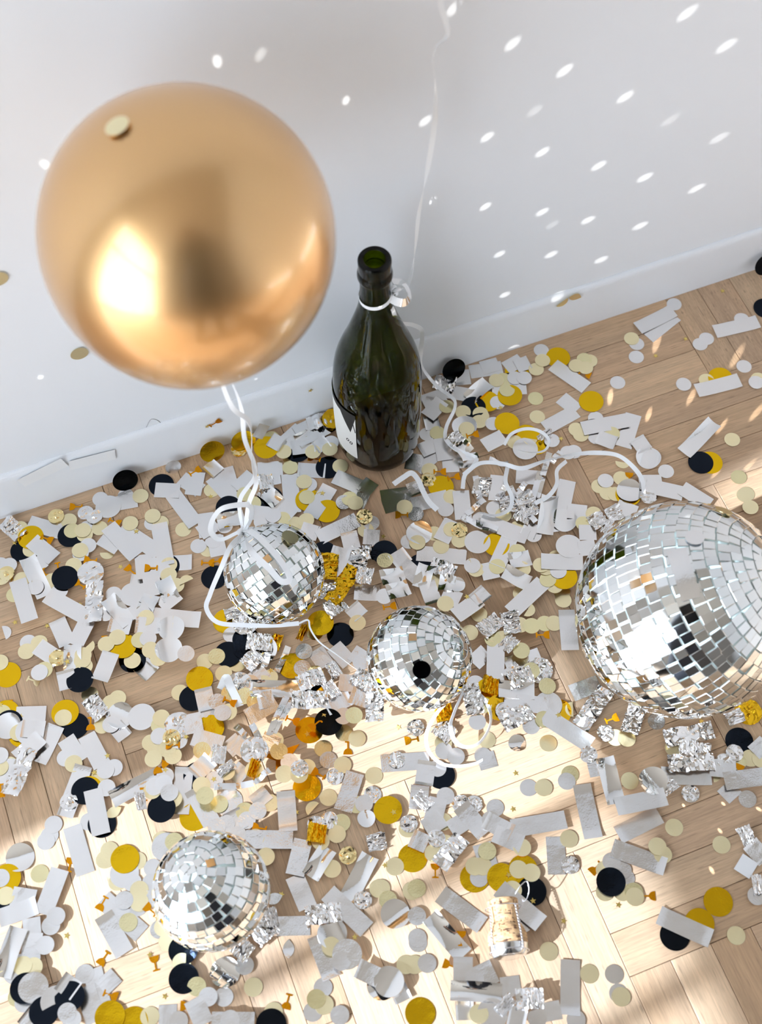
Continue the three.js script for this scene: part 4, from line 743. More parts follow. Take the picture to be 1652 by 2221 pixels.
scatter('X', 'crumpled_strip', 'foil strip', 'crumpled silver strips', [
 [-124.6,0.1,-773.4,5.19,27,'','crumpled silver foil strip nearest the balloon on its lower left side'],
 [-68.1,6.5,-659.3,4.41,46.6,'','crumpled silver foil strip nearest the ribbon-tied mirror ball on its left side'],
 [137.8,1,-729.7,6.08,15.9,'','crumpled silver foil strip nearest the ribbon-tied mirror ball on its upper side'],
 [58.9,0.5,-599.6,4.66,13.3,'','crumpled silver foil strip nearest the ribbon-tied mirror ball on its lower left side'],
 [208.6,0.1,-613.2,6.01,26.2,'','crumpled silver foil strip nearest the green bottle on its lower side'],
 [198.2,1,-610.9,4.19,22.6,'','crumpled silver foil strip nearest the ribbon-tied mirror ball on its right side'],
 [194.8,7.8,-587,5.68,16.9,'','crumpled silver foil strip nearest the middle mirror ball on its upper left side'],
 [153.4,7.8,-584.6,4.30,17.9,'','crumpled silver foil strip nearest the ribbon-tied mirror ball, lying on a gold strip'],
 [154.8,8.7,-564.8,0.26,21.3,'','crumpled silver foil strip second nearest the ribbon-tied mirror ball on its lower right side'],
 [346.9,0.1,-641.8,4.10,22.8,'','crumpled silver foil strip second nearest the green bottle on its lower right side'],
 [364.5,1.5,-612.7,4.43,19.2,'','crumpled silver foil strip second nearest the middle mirror ball on its upper right side'],
 [373.6,2.4,-594.5,5.45,18.3,'','crumpled silver foil strip nearest the middle mirror ball on its upper right side'],
 [383,3.3,-604,4.72,29.4,'','crumpled silver foil strip third nearest the middle mirror ball on its upper right side'],
 [272.9,1,-568.3,5.51,26.6,'','crumpled silver foil strip nearest the middle mirror ball on its upper side'],
 [311.7,8.3,-485.3,4.49,24,'','crumpled silver foil strip nearest the largest mirror ball on its left side'],
 [290.9,9.3,-489.4,0.34,24.9,'','crumpled silver foil strip nearest the middle mirror ball on its right side'],
 [442,3.5,-559.8,4.86,17.1,'','crumpled silver foil strip third nearest the largest mirror ball on its upper left side'],
 [461.9,2.2,-561.4,4.76,17.8,'','crumpled silver foil strip second nearest the largest mirror ball, partly under a crumpled strip'],
 [447.7,4.4,-549.6,5.24,8.6,'','crumpled silver foil strip nearest the largest mirror ball'],
 [-97.1,1,-552.2,5.00,25.4,'','crumpled silver foil strip second nearest the frontmost mirror ball on its upper left side'],
 [-181.6,6,-514.5,4.09,47.9,'','crumpled silver foil strip nearest the bottom left corner'],
 [-82.8,5.8,-445.2,6.14,9.9,'','crumpled silver foil strip nearest the frontmost mirror ball on its upper left side'],
 [73.2,2.2,-559.1,5.82,26.6,'','crumpled silver foil strip nearest the ribbon-tied mirror ball on its lower side'],
 [59.8,4.9,-542.6,0.43,18.7,'','crumpled silver foil strip second nearest the ribbon-tied mirror ball on its lower side'],
 [131.7,0.5,-505.4,0.17,11.8,'','crumpled silver foil strip nearest the middle mirror ball on its left side'],
 [106.6,8.8,-500.9,0.04,26.9,'','crumpled silver foil strip second nearest the middle mirror ball on its left side'],
 [98.7,10.1,-480.9,5.88,34.9,'','crumpled silver foil strip nearest the frontmost mirror ball on its upper right side'],
 [121.1,11.4,-483,0.25,12.3,'','crumpled silver foil strip third nearest the middle mirror ball on its lower left side'],
 [153.9,12.8,-479.2,5.30,25,'','crumpled silver foil strip nearest the middle mirror ball, lying on a silver strip'],
 [153.6,14.1,-450,4.35,30.6,'','crumpled silver foil strip second nearest the middle mirror ball on its lower left side'],
 [-0.4,10.2,-460.8,5.83,13.4,'','crumpled silver foil strip second nearest the frontmost mirror ball on its upper side'],
 [2,11.1,-445.2,4.98,9.9,'','crumpled silver foil strip nearest the frontmost mirror ball on its upper side'],
 [300.9,9.3,-464.9,5.13,14,'','crumpled silver foil strip second nearest the middle mirror ball on its right side'],
 [296.6,11.4,-428,6.26,24.4,'','crumpled silver foil strip third nearest the largest mirror ball on its lower left side'],
 [276.3,14.2,-391.4,0.12,32.2,'','crumpled silver foil strip second nearest the middle mirror ball on its lower right side'],
 [244.9,11,-424.6,4.53,31.4,'','crumpled silver foil strip nearest the middle mirror ball on its lower right side'],
 [208.9,0.5,-407.7,5.22,19.9,'','crumpled silver foil strip nearest the middle mirror ball on its lower side'],
 [163.7,0.5,-351.6,0.42,12.5,'','crumpled silver foil strip second nearest the middle mirror ball on its lower side'],
 [352,0.1,-377.2,0.57,48.1,'','crumpled silver foil strip second nearest the largest mirror ball on its lower left side'],
 [382.4,1,-352,3.96,30.2,'','crumpled silver foil strip nearest the largest mirror ball on its lower left side'],
 [425.4,0.5,-319.6,6.13,48.5,'','crumpled silver foil strip nearest the largest mirror ball on its lower side'],
 [423.2,1.5,-303.2,5.80,30.6,'','crumpled silver foil strip second nearest the largest mirror ball on its lower side'],
 [414.7,2.4,-293.6,5.96,44,'','crumpled silver foil strip third nearest the largest mirror ball on its lower side'],
 [384,1,-279.6,4.93,12.1,'','crumpled silver foil strip nearest the cork on its upper right side'],
 [474.7,0.7,-319.1,4.73,13.9,'','crumpled silver foil strip nearest the largest mirror ball on its lower right side'],
 [109.7,0.1,-331,4.54,16.5,'','crumpled silver foil strip second nearest the frontmost mirror ball on its right side'],
 [41.3,2.3,-287,6.04,32.6,'','crumpled silver foil strip nearest the frontmost mirror ball on its right side'],
 [-4,0.5,-301.8,6.16,12.8,'','crumpled silver foil strip nearest the frontmost mirror ball, partly under a crumpled strip'],
 [-14.1,1.5,-291.5,0.39,22.1,'','crumpled silver foil strip second nearest the frontmost mirror ball'],
 [-36.6,2.7,-283.4,5.25,16.4,'','crumpled silver foil strip third nearest the frontmost mirror ball'],
 [169.6,3.3,-297.4,0.52,34.5,'','crumpled silver foil strip nearest the cork on its upper left side'],
 [162.1,7.8,-154.5,5.13,11,'','crumpled silver foil strip second nearest the cork, lying on a large silver disc'],
 [184.1,9.1,-151.7,5.95,24.4,'','crumpled silver foil strip nearest the cork, partly under a silver strip'],
 [430.2,0.1,-212.7,6.25,13,'','crumpled silver foil strip second nearest the bottom right corner, partly under a silver strip'],
 [418.7,1.9,-168.8,6.02,9.6,'','crumpled silver foil strip nearest the bottom right corner'],
 [215.5,1,-779.5,6.20,25.8,'','crumpled silver foil strip nearest the green bottle on its lower left side'],
 [360,0.5,-775.4,5.65,23.4,'','crumpled silver foil strip nearest the green bottle, partly under a silver strip'],
 [434.9,1,-675.5,5.02,7.4,'','crumpled silver foil strip second nearest the green bottle on its right side'],
 [341.4,7.4,-701.4,5.04,15,'','crumpled silver foil strip nearest the green bottle on its lower right side'],
]);
scatter('F', 'iridescent_strip', 'foil strip', 'iridescent strips', [
 [387.1,0.5,-626.7,0.46,13.1,'','narrow iridescent foil strip seventh nearest the middle mirror ball on its upper right side'],
 [401.8,0.5,-616.6,4.05,30.2,'','narrow iridescent foil strip second nearest the largest mirror ball, partly under a crumpled strip'],
 [327.5,4.9,-601,5.56,39,'','narrow iridescent foil strip second nearest the middle mirror ball on its upper right side'],
 [88.4,0.1,-534.7,0.83,28.9,'','narrow iridescent foil strip nearest the ribbon-tied mirror ball, partly under a large gold disc'],
 [73.3,5.8,-538,0.86,15.5,'','narrow iridescent foil strip second nearest the ribbon-tied mirror ball, lying on a large silver disc'],
 [64.3,11.1,-477.4,0.83,42.7,'','narrow iridescent foil strip second nearest the middle mirror ball on its lower left side'],
 [67.9,11.5,-474,0.72,38.3,'','narrow iridescent foil strip nearest the middle mirror ball on its lower left side'],
 [39.6,11.1,-467.5,4.84,22.5,'','narrow iridescent foil strip third nearest the frontmost mirror ball on its upper side'],
 [28.8,0.1,-473.6,5.10,28.8,'','narrow iridescent foil strip second nearest the frontmost mirror ball on its upper side'],
 [3.2,12.9,-426.1,6.03,37.1,'','narrow iridescent foil strip nearest the frontmost mirror ball'],
 [30.5,14.2,-425.1,0.28,18.6,'','narrow iridescent foil strip nearest the frontmost mirror ball on its upper right side'],
 [331.2,3.3,-621.4,0.32,25.6,'','narrow iridescent foil strip nearest the middle mirror ball on its upper side'],
 [341.9,3.7,-640.8,4.49,27.9,'','narrow iridescent foil strip third nearest the green bottle, lying on a crumpled strip'],
 [362.3,2.8,-626.8,0.64,19.4,'','narrow iridescent foil strip fourth nearest the middle mirror ball on its upper right side'],
 [374.7,4.2,-616.1,4.72,29.6,'','narrow iridescent foil strip sixth nearest the middle mirror ball on its upper right side'],
 [379.8,4.6,-606.7,4.84,28,'','narrow iridescent foil strip third nearest the largest mirror ball, lying on a crumpled strip'],
 [398.3,4.2,-618.7,0.91,40.3,'','narrow iridescent foil strip fourth nearest the largest mirror ball'],
 [419.8,4.6,-640.2,0.90,29.4,'','narrow iridescent foil strip sixth nearest the largest mirror ball'],
 [434.1,5.1,-645.1,0.56,17.6,'','narrow iridescent foil strip fifth nearest the largest mirror ball'],
 [347,9.6,-674.7,6.23,18.2,'','narrow iridescent foil strip nearest the green bottle, lying on a silver strip'],
 [375.5,0.1,-663.6,5.63,20.2,'','narrow iridescent foil strip second nearest the green bottle'],
 [378.2,5.1,-591.3,5.04,21.2,'','narrow iridescent foil strip nearest the largest mirror ball, lying on a crumpled strip'],
 [323.2,5.4,-602.7,5.47,31.3,'','narrow iridescent foil strip nearest the middle mirror ball on its upper right side'],
]);
scatter('A', 'gold_strip', 'foil strip', 'crumpled gold strips', [
 [164.9,5.7,-609.9,4.26,30.1,'','crumpled gold foil strip nearest the ribbon-tied mirror ball, partly under a silver strip'],
 [171.1,7.3,-585.3,3.80,46.5,'','crumpled gold foil strip nearest the middle mirror ball on its upper left side'],
 [116,0.1,-554.4,5.57,7.4,'','crumpled gold foil strip nearest the ribbon-tied mirror ball on its lower right side'],
 [88.3,0.1,-553.5,5.62,10.9,'','crumpled gold foil strip nearest the ribbon-tied mirror ball on its lower side'],
 [25.5,13.4,-434.3,5.66,9.2,'','crumpled gold foil strip nearest the frontmost mirror ball on its upper side'],
 [265.9,11,-431,5.69,16,'','crumpled gold foil strip second nearest the middle mirror ball, lying on a large gold disc'],
 [215.5,0.1,-425.2,6.12,17.2,'','crumpled gold foil strip nearest the middle mirror ball, partly under a crumpled strip'],
 [60.7,5.2,-357.6,5.79,17.4,'','crumpled gold foil strip nearest the frontmost mirror ball, lying on a small pale gold disc'],
]);
scatter('S', 'silver_disc', 'disc', 'large silver discs', [
 [-24.9,1,-763.8,3.65,0,'','large silver foil disc nearest the balloon, lying on a silver strip'],
 [-62.6,4.4,-694,0.37,0,'x','large silver crinkled disc nearest the ribbon-tied mirror ball on its left side'],
 [-29,6.1,-654.5,0.25,0,'','large silver foil disc nearest the ribbon-tied mirror ball, partly under a silver strip'],
 [-4.1,10.9,-602.6,5.50,0,'m','large silver curled disc nearest the ribbon-tied mirror ball on its lower left side'],
 [67,1.5,-585.6,0.95,0,'x','large silver crinkled disc nearest the ribbon-tied mirror ball, partly under a crumpled strip'],
 [266.2,0.5,-616.3,5.49,0,'m','large silver curled disc nearest the middle mirror ball'],
 [317.8,3.3,-583.9,0.39,0,'','large silver foil disc nearest the middle mirror ball, partly under a large gold disc'],
 [412,1,-575.1,0.16,0,'m','large silver curled disc nearest the largest mirror ball on its upper left side'],
 [400.9,10.4,-542.2,6.14,0,'','large silver foil disc nearest the largest mirror ball, partly under a silver strip'],
 [489.4,1.8,-581.4,4.89,0,'m','large silver curled disc nearest the largest mirror ball on its upper side'],
 [526.2,0.1,-611.3,5.10,0,'m','large silver curled disc second nearest the largest mirror ball on its upper side'],
 [-13.2,12.6,-580.9,4.71,0,'m','large silver curled disc second nearest the ribbon-tied mirror ball on its lower left side'],
 [-77.8,2.7,-536.4,2.52,0,'m','large silver curled disc nearest the frontmost mirror ball on its upper left side'],
 [-58.4,4.4,-527,5.95,0,'','large silver foil disc nearest the ribbon-tied mirror ball on its lower left side'],
 [-182.3,2.6,-565.8,2.20,0,'m','large silver curled disc second nearest the frontmost mirror ball on its upper left side'],
 [-163.4,4.8,-552.2,0.82,0,'','large silver foil disc second nearest the ribbon-tied mirror ball on its lower left side'],
 [-192.3,0.5,-521.5,6.10,0,'','large silver foil disc second nearest the frontmost mirror ball on its upper left side'],
 [-28,7.9,-504.4,4.55,0,'x','large silver crinkled disc second nearest the frontmost mirror ball, partly under a silver strip'],
 [74.6,3.1,-550.6,4.77,0,'m','large silver curled disc nearest the ribbon-tied mirror ball, lying on a crumpled strip'],
 [39.5,8.8,-521.3,5.91,0,'x','large silver crinkled disc nearest the ribbon-tied mirror ball on its lower side'],
 [32.2,12.7,-452.4,1.51,0,'x','large silver crinkled disc nearest the frontmost mirror ball'],
 [-6.4,0.1,-417.9,0.25,0,'','large silver foil disc nearest the frontmost mirror ball on its upper side'],
 [319.6,0.5,-432.6,0.36,0,'x','large silver crinkled disc nearest the middle mirror ball, lying on a silver strip'],
 [313.3,1.8,-396.6,3.98,0,'','large silver foil disc nearest the middle mirror ball on its right side'],
 [521.3,0.1,-361.7,3.11,0,'m','large silver curled disc nearest the largest mirror ball'],
 [369.3,17.8,-287.7,1.03,0,'m','large silver curled disc nearest the largest mirror ball on its lower side'],
 [-202.9,0.1,-437.6,4.21,0,'m','large silver curled disc nearest the bottom left corner, partly under a large gold disc'],
 [-229.4,4.4,-339.9,3.44,0,'','large silver foil disc nearest the bottom left corner on its upper side'],
 [-219.5,6.9,-319.1,3.16,0,'','large silver foil disc nearest the bottom left corner, lying on a glass-shaped piece'],
 [-203.9,7.3,-300.5,1.26,0,'','large silver foil disc nearest the bottom left corner on its right side'],
 [-116.8,0.5,-388.7,4.50,0,'','large silver foil disc nearest the frontmost mirror ball on its left side'],
 [-73.9,0.5,-398.4,3.29,0,'','large silver foil disc nearest the frontmost mirror ball, lying on a small pale gold disc'],
 [42.6,3.2,-267.8,3.94,0,'m','large silver curled disc nearest the frontmost mirror ball on its right side'],
 [48.8,5.3,-245.9,4.27,0,'','large silver foil disc nearest the frontmost mirror ball on its lower right side'],
 [68.4,0.1,-210.7,3.36,0,'m','large silver curled disc nearest the frontmost mirror ball on its lower right side'],
 [-57.9,0.5,-271.3,2.40,0,'m','large silver curled disc nearest the frontmost mirror ball'],
 [102,1.4,-263.9,0.38,0,'m','large silver curled disc nearest the cork'],
 [75,6.6,-210.2,2.92,0,'m','large silver curled disc second nearest the cork, lying on a silver strip'],
 [149,7.3,-152.3,3.19,0,'','large silver foil disc nearest the cork, partly under a crumpled strip'],
 [357.8,5.7,-715.1,1.63,0,'m','large silver curled disc nearest the green bottle, partly under a crumpled strip'],
 [409,1.4,-668.7,3.12,0,'','large silver foil disc nearest the green bottle, lying on a half disc'],
]);
scatter('G', 'gold_disc', 'disc', 'large gold discs', [
 [-109.7,2.3,-757.8,0.45,0,'','large gold foil disc nearest the ribbon-tied mirror ball on its left side'],
 [96.3,12.3,-785,0.00,0,'L','large gold foil disc against the skirting, twenty-eight percent across and forty-five down'],
 [172.6,0.5,-695.3,3.73,0,'','large gold foil disc nearest the ribbon-tied mirror ball on its upper right side'],
 [186.5,1.4,-675.1,4.41,0,'','large gold foil disc nearest the green bottle on its lower side'],
 [49.5,0.1,-595.2,2.25,0,'','large gold foil disc nearest the ribbon-tied mirror ball, partly under a large silver disc'],
 [135.7,9.6,-554.7,3.70,0,'','large gold foil disc nearest the ribbon-tied mirror ball on its lower right side'],
 [307.9,1.6,-658.5,2.32,0,'','large gold foil disc nearest the green bottle on its lower right side'],
 [334.7,3.7,-573.7,0.42,0,'','large gold foil disc nearest the middle mirror ball on its upper right side'],
 [382.4,8.8,-512.9,3.32,0,'','large gold foil disc nearest the largest mirror ball, lying on a small pale gold disc'],
 [486.5,1.4,-578.1,3.34,0,'','large gold foil disc nearest the largest mirror ball on its upper left side'],
 [584.4,0.1,-582.4,5.35,0,'','large gold foil disc nearest the largest mirror ball on its upper side'],
 [-169.5,0.1,-619,1.42,0,'','large gold foil disc second nearest the ribbon-tied mirror ball on its left side'],
 [-38.8,0.5,-594.9,5.65,0,'','large gold foil disc third nearest the ribbon-tied mirror ball on its lower left side'],
 [-54.3,8.3,-602.9,3.01,0,'','large gold foil disc fifth nearest the ribbon-tied mirror ball on its lower left side'],
 [-126.8,0.5,-560,0.80,0,'','large gold foil disc second nearest the frontmost mirror ball on its upper left side'],
 [-180.9,0.5,-580.4,5.68,0,'','large gold foil disc fourth nearest the frontmost mirror ball on its upper left side'],
 [-170.6,2.2,-553.1,4.13,0,'','large gold foil disc third nearest the frontmost mirror ball on its upper left side'],
 [-126.3,2.4,-476.5,3.68,0,'','large gold foil disc nearest the frontmost mirror ball on its upper left side'],
 [5.7,1,-545.4,3.53,0,'','large gold foil disc second nearest the ribbon-tied mirror ball on its lower left side'],
 [94.9,0.5,-525.6,5.73,0,'','large gold foil disc nearest the ribbon-tied mirror ball on its lower side'],
 [0.3,1.4,-493.4,3.51,0,'','large gold foil disc second nearest the frontmost mirror ball on its upper side'],
 [67.1,0.5,-404.2,0.97,0,'','large gold foil disc nearest the frontmost mirror ball on its upper right side'],
 [88.4,0.1,-457.1,6.22,0,'','large gold foil disc nearest the middle mirror ball on its lower left side'],
 [-41.2,0.5,-416,6.10,0,'','large gold foil disc nearest the frontmost mirror ball, partly under a silver strip'],
 [263.3,10.6,-427.5,2.67,0,'','large gold foil disc nearest the middle mirror ball, partly under a crumpled strip'],
 [266.7,11,-407.1,0.45,0,'m','large gold curled disc nearest the middle mirror ball, partly under a crumpled strip'],
 [318.7,0.1,-386.9,5.89,0,'m','large gold curled disc nearest the largest mirror ball, partly under a silver strip'],
 [130.2,4.4,-355.2,1.01,0,'','large gold foil disc nearest the middle mirror ball on its lower side'],
 [490.2,0.1,-320,0.44,0,'x','large gold crinkled disc nearest the largest mirror ball, partly under a crumpled strip'],
 [-219.1,1.8,-423.3,1.52,0,'','large gold foil disc nearest the bottom left corner on its upper side'],
 [-146.3,0.1,-260.5,0.26,0,'','large gold foil disc second nearest the bottom left corner, partly under a large gold disc'],
 [-163.8,1.4,-272.5,0.14,0,'','large gold foil disc nearest the bottom left corner'],
 [-112.5,1,-401.3,5.52,0,'','large gold foil disc nearest the frontmost mirror ball on its left side'],
 [135.6,0.1,-306,4.82,0,'','large gold foil disc nearest the frontmost mirror ball on its right side'],
 [91.3,0.1,-176.7,2.93,0,'','large gold foil disc nearest the cork on its lower left side'],
 [181.5,0.5,-268.3,0.74,0,'','large gold foil disc nearest the cork on its upper left side'],
 [204.6,2.2,-259.3,0.11,0,'','large gold foil disc nearest the cork, partly under a silver strip'],
 [225.8,2.6,-259,2.88,0,'','large gold foil disc second nearest the cork on its upper side'],
 [379.3,0.1,-168.4,5.27,0,'','large gold foil disc nearest the bottom right corner on its upper side'],
 [354.9,0.1,-157.5,0.75,0,'','large gold foil disc nearest the bottom right corner, partly under a silver strip'],
 [131,12.3,-785,0.00,0,'L','large gold foil disc against the skirting, thirty-two percent across and forty-three down'],
 [232,4,-776.1,1.67,0,'x','large gold crinkled disc nearest the green bottle, lying on a silver strip'],
 [151.9,5.3,-768.9,3.21,0,'','large gold foil disc nearest the ribbon-tied mirror ball on its upper side'],
 [441.1,0.1,-763.5,1.19,0,'','large gold foil disc fourth nearest the green bottle on its right side'],
 [394,3.6,-737,5.74,0,'','large gold foil disc nearest the green bottle, partly under a black disc'],
 [419.7,4.4,-734.8,3.45,0,'','large gold foil disc second nearest the green bottle on its right side'],
 [490.2,0.5,-763,4.05,0,'','large gold foil disc sixth nearest the green bottle on its right side'],
 [423.3,0.1,-670.7,1.05,0,'','large gold foil disc second nearest the green bottle on its lower right side'],
 [417.1,0.5,-684,1.02,0,'','large gold foil disc third nearest the largest mirror ball on its upper left side'],
 [402.1,6.1,-702.3,1.31,0,'','large gold foil disc third nearest the green bottle on its right side'],
 [644.2,0.5,-673.8,3.29,0,'','large gold foil disc third nearest the largest mirror ball on its upper side'],
 [499.9,0.5,-697.7,1.70,0,'','large gold foil disc second nearest the largest mirror ball on its upper side'],
]);
scatter('K', 'black_disc', 'disc', 'large black discs', [
 [-120.6,1,-746.3,0.95,0,'','large black foil disc fifth nearest the ribbon-tied mirror ball on its left side'],
 [-70.7,2.3,-744.7,2.72,0,'','large black foil disc third nearest the ribbon-tied mirror ball on its left side'],
 [11.6,0.5,-675.4,1.82,0,'','large black foil disc second nearest the ribbon-tied mirror ball on its left side'],
 [34.5,0.1,-768.7,1.94,0,'','large black foil disc second nearest the ribbon-tied mirror ball on its upper left side'],
 [0.5,12.3,-785,0.00,0,'L','large black foil disc against the skirting, sixteen percent across and forty-seven down'],
 [-88.6,5.4,-698.1,2.69,0,'','large black foil disc fourth nearest the ribbon-tied mirror ball on its left side'],
 [135.9,1.9,-711.1,4.37,0,'','large black foil disc nearest the ribbon-tied mirror ball on its upper side'],
 [205.7,1,-724.1,4.17,0,'','large black foil disc nearest the green bottle on its lower left side'],
 [92.1,1,-717.2,1.79,0,'','large black foil disc nearest the ribbon-tied mirror ball on its upper left side'],
 [166.2,5.2,-628.3,2.82,0,'','large black foil disc nearest the ribbon-tied mirror ball, partly under a silver strip'],
 [53.2,0.1,-645.9,3.45,0,'','large black foil disc nearest the ribbon-tied mirror ball on its left side'],
 [61.4,1,-569,6.01,0,'','large black foil disc nearest the ribbon-tied mirror ball on its lower left side'],
 [150.9,0.1,-539.4,1.46,0,'','large black foil disc nearest the middle mirror ball, partly under a silver strip'],
 [254.1,0.1,-581.3,1.65,0,'','large black foil disc nearest the middle mirror ball on its upper side'],
 [223.8,6.5,-605.8,5.49,0,'','large black foil disc nearest the green bottle on its lower side'],
 [575.3,0.5,-585.9,5.06,0,'','large black foil disc nearest the largest mirror ball on its upper side'],
 [-103.5,9.5,-583.5,1.38,0,'','large black foil disc fifth nearest the ribbon-tied mirror ball on its lower left side'],
 [-50.1,1,-588.8,5.28,0,'','large black foil disc fourth nearest the ribbon-tied mirror ball on its lower left side'],
 [-121.5,0.1,-543.4,1.07,0,'','large black foil disc fourth nearest the frontmost mirror ball on its upper left side'],
 [-180.4,1.8,-568.8,6.16,0,'','large black foil disc third nearest the bottom left corner on its upper side'],
 [-129.2,2.8,-476.4,1.63,0,'','large black foil disc second nearest the bottom left corner on its upper side'],
 [-123.4,0.5,-440.9,5.71,0,'','large black foil disc second nearest the frontmost mirror ball on its upper left side'],
 [-66.8,6.7,-432.5,2.22,0,'','large black foil disc nearest the frontmost mirror ball on its upper left side'],
 [39.8,1.4,-560.2,3.52,0,'','large black foil disc second nearest the ribbon-tied mirror ball on its lower left side'],
 [58.7,1.8,-560.8,1.56,0,'','large black foil disc nearest the ribbon-tied mirror ball on its lower side'],
 [-6.6,0.5,-529,3.19,0,'','large black foil disc second nearest the frontmost mirror ball on its upper side'],
 [108.5,2,-493,3.35,0,'','large black foil disc second nearest the middle mirror ball on its left side'],
 [107.5,11.4,-454.1,5.23,0,'','large black foil disc nearest the middle mirror ball on its lower left side'],
 [-26,0.5,-453.1,0.40,0,'','large black foil disc nearest the frontmost mirror ball on its upper side'],
 [189.6,1,-369.1,1.50,0,'','large black foil disc nearest the middle mirror ball on its lower side'],
 [468.7,0.1,-297.1,2.15,0,'','large black foil disc nearest the largest mirror ball, partly under a silver strip'],
 [-225.1,2.3,-399.3,2.89,0,'','large black foil disc nearest the bottom left corner on its upper side'],
 [-226.8,6,-321.4,2.98,0,'','large black foil disc nearest the bottom left corner, lying on a small silver disc'],
 [-215.6,7.7,-295.7,0.03,0,'','large black foil disc nearest the bottom left corner on its right side'],
 [-191.4,8.1,-299.8,1.66,0,'','large black foil disc second nearest the bottom left corner on its right side'],
 [-86.5,4.3,-302.7,3.67,0,'','large black foil disc nearest the frontmost mirror ball, partly under a black disc'],
 [-93.4,5.2,-278.7,4.29,0,'','large black foil disc nearest the frontmost mirror ball on its lower side'],
 [-33.9,1,-214.9,4.58,0,'','large black foil disc nearest the frontmost mirror ball on its lower right side'],
 [225.1,3.1,-237.8,6.08,0,'','large black foil disc nearest the cork, partly under a silver strip'],
 [296.1,1.8,-219.7,2.83,0,'','large black foil disc second nearest the cork, lying on a small pale gold disc'],
 [329,0.5,-155.6,5.82,0,'','large black foil disc nearest the bottom right corner, partly under a silver strip'],
 [182.1,1.4,-754.7,0.30,0,'','large black foil disc second nearest the green bottle on its lower left side'],
 [372.6,16.6,-785,0.00,0,'L','large black foil disc against the skirting, fifty-nine percent across and thirty-six down'],
 [426.3,1,-751.5,2.34,0,'','large black foil disc third nearest the green bottle on its right side'],
 [377.2,4,-735.7,2.97,0,'','large black foil disc second nearest the green bottle'],
 [734.6,0.1,-738.8,3.16,0,'','large black foil disc second nearest the largest mirror ball on its upper side'],
 [488.2,0.5,-663.8,2.51,0,'','large black foil disc nearest the largest mirror ball on its upper left side'],
 [752.5,20.2,-785,0.00,0,'L','large black foil disc against the skirting, ninety-nine percent across and twenty-six down'],
]);
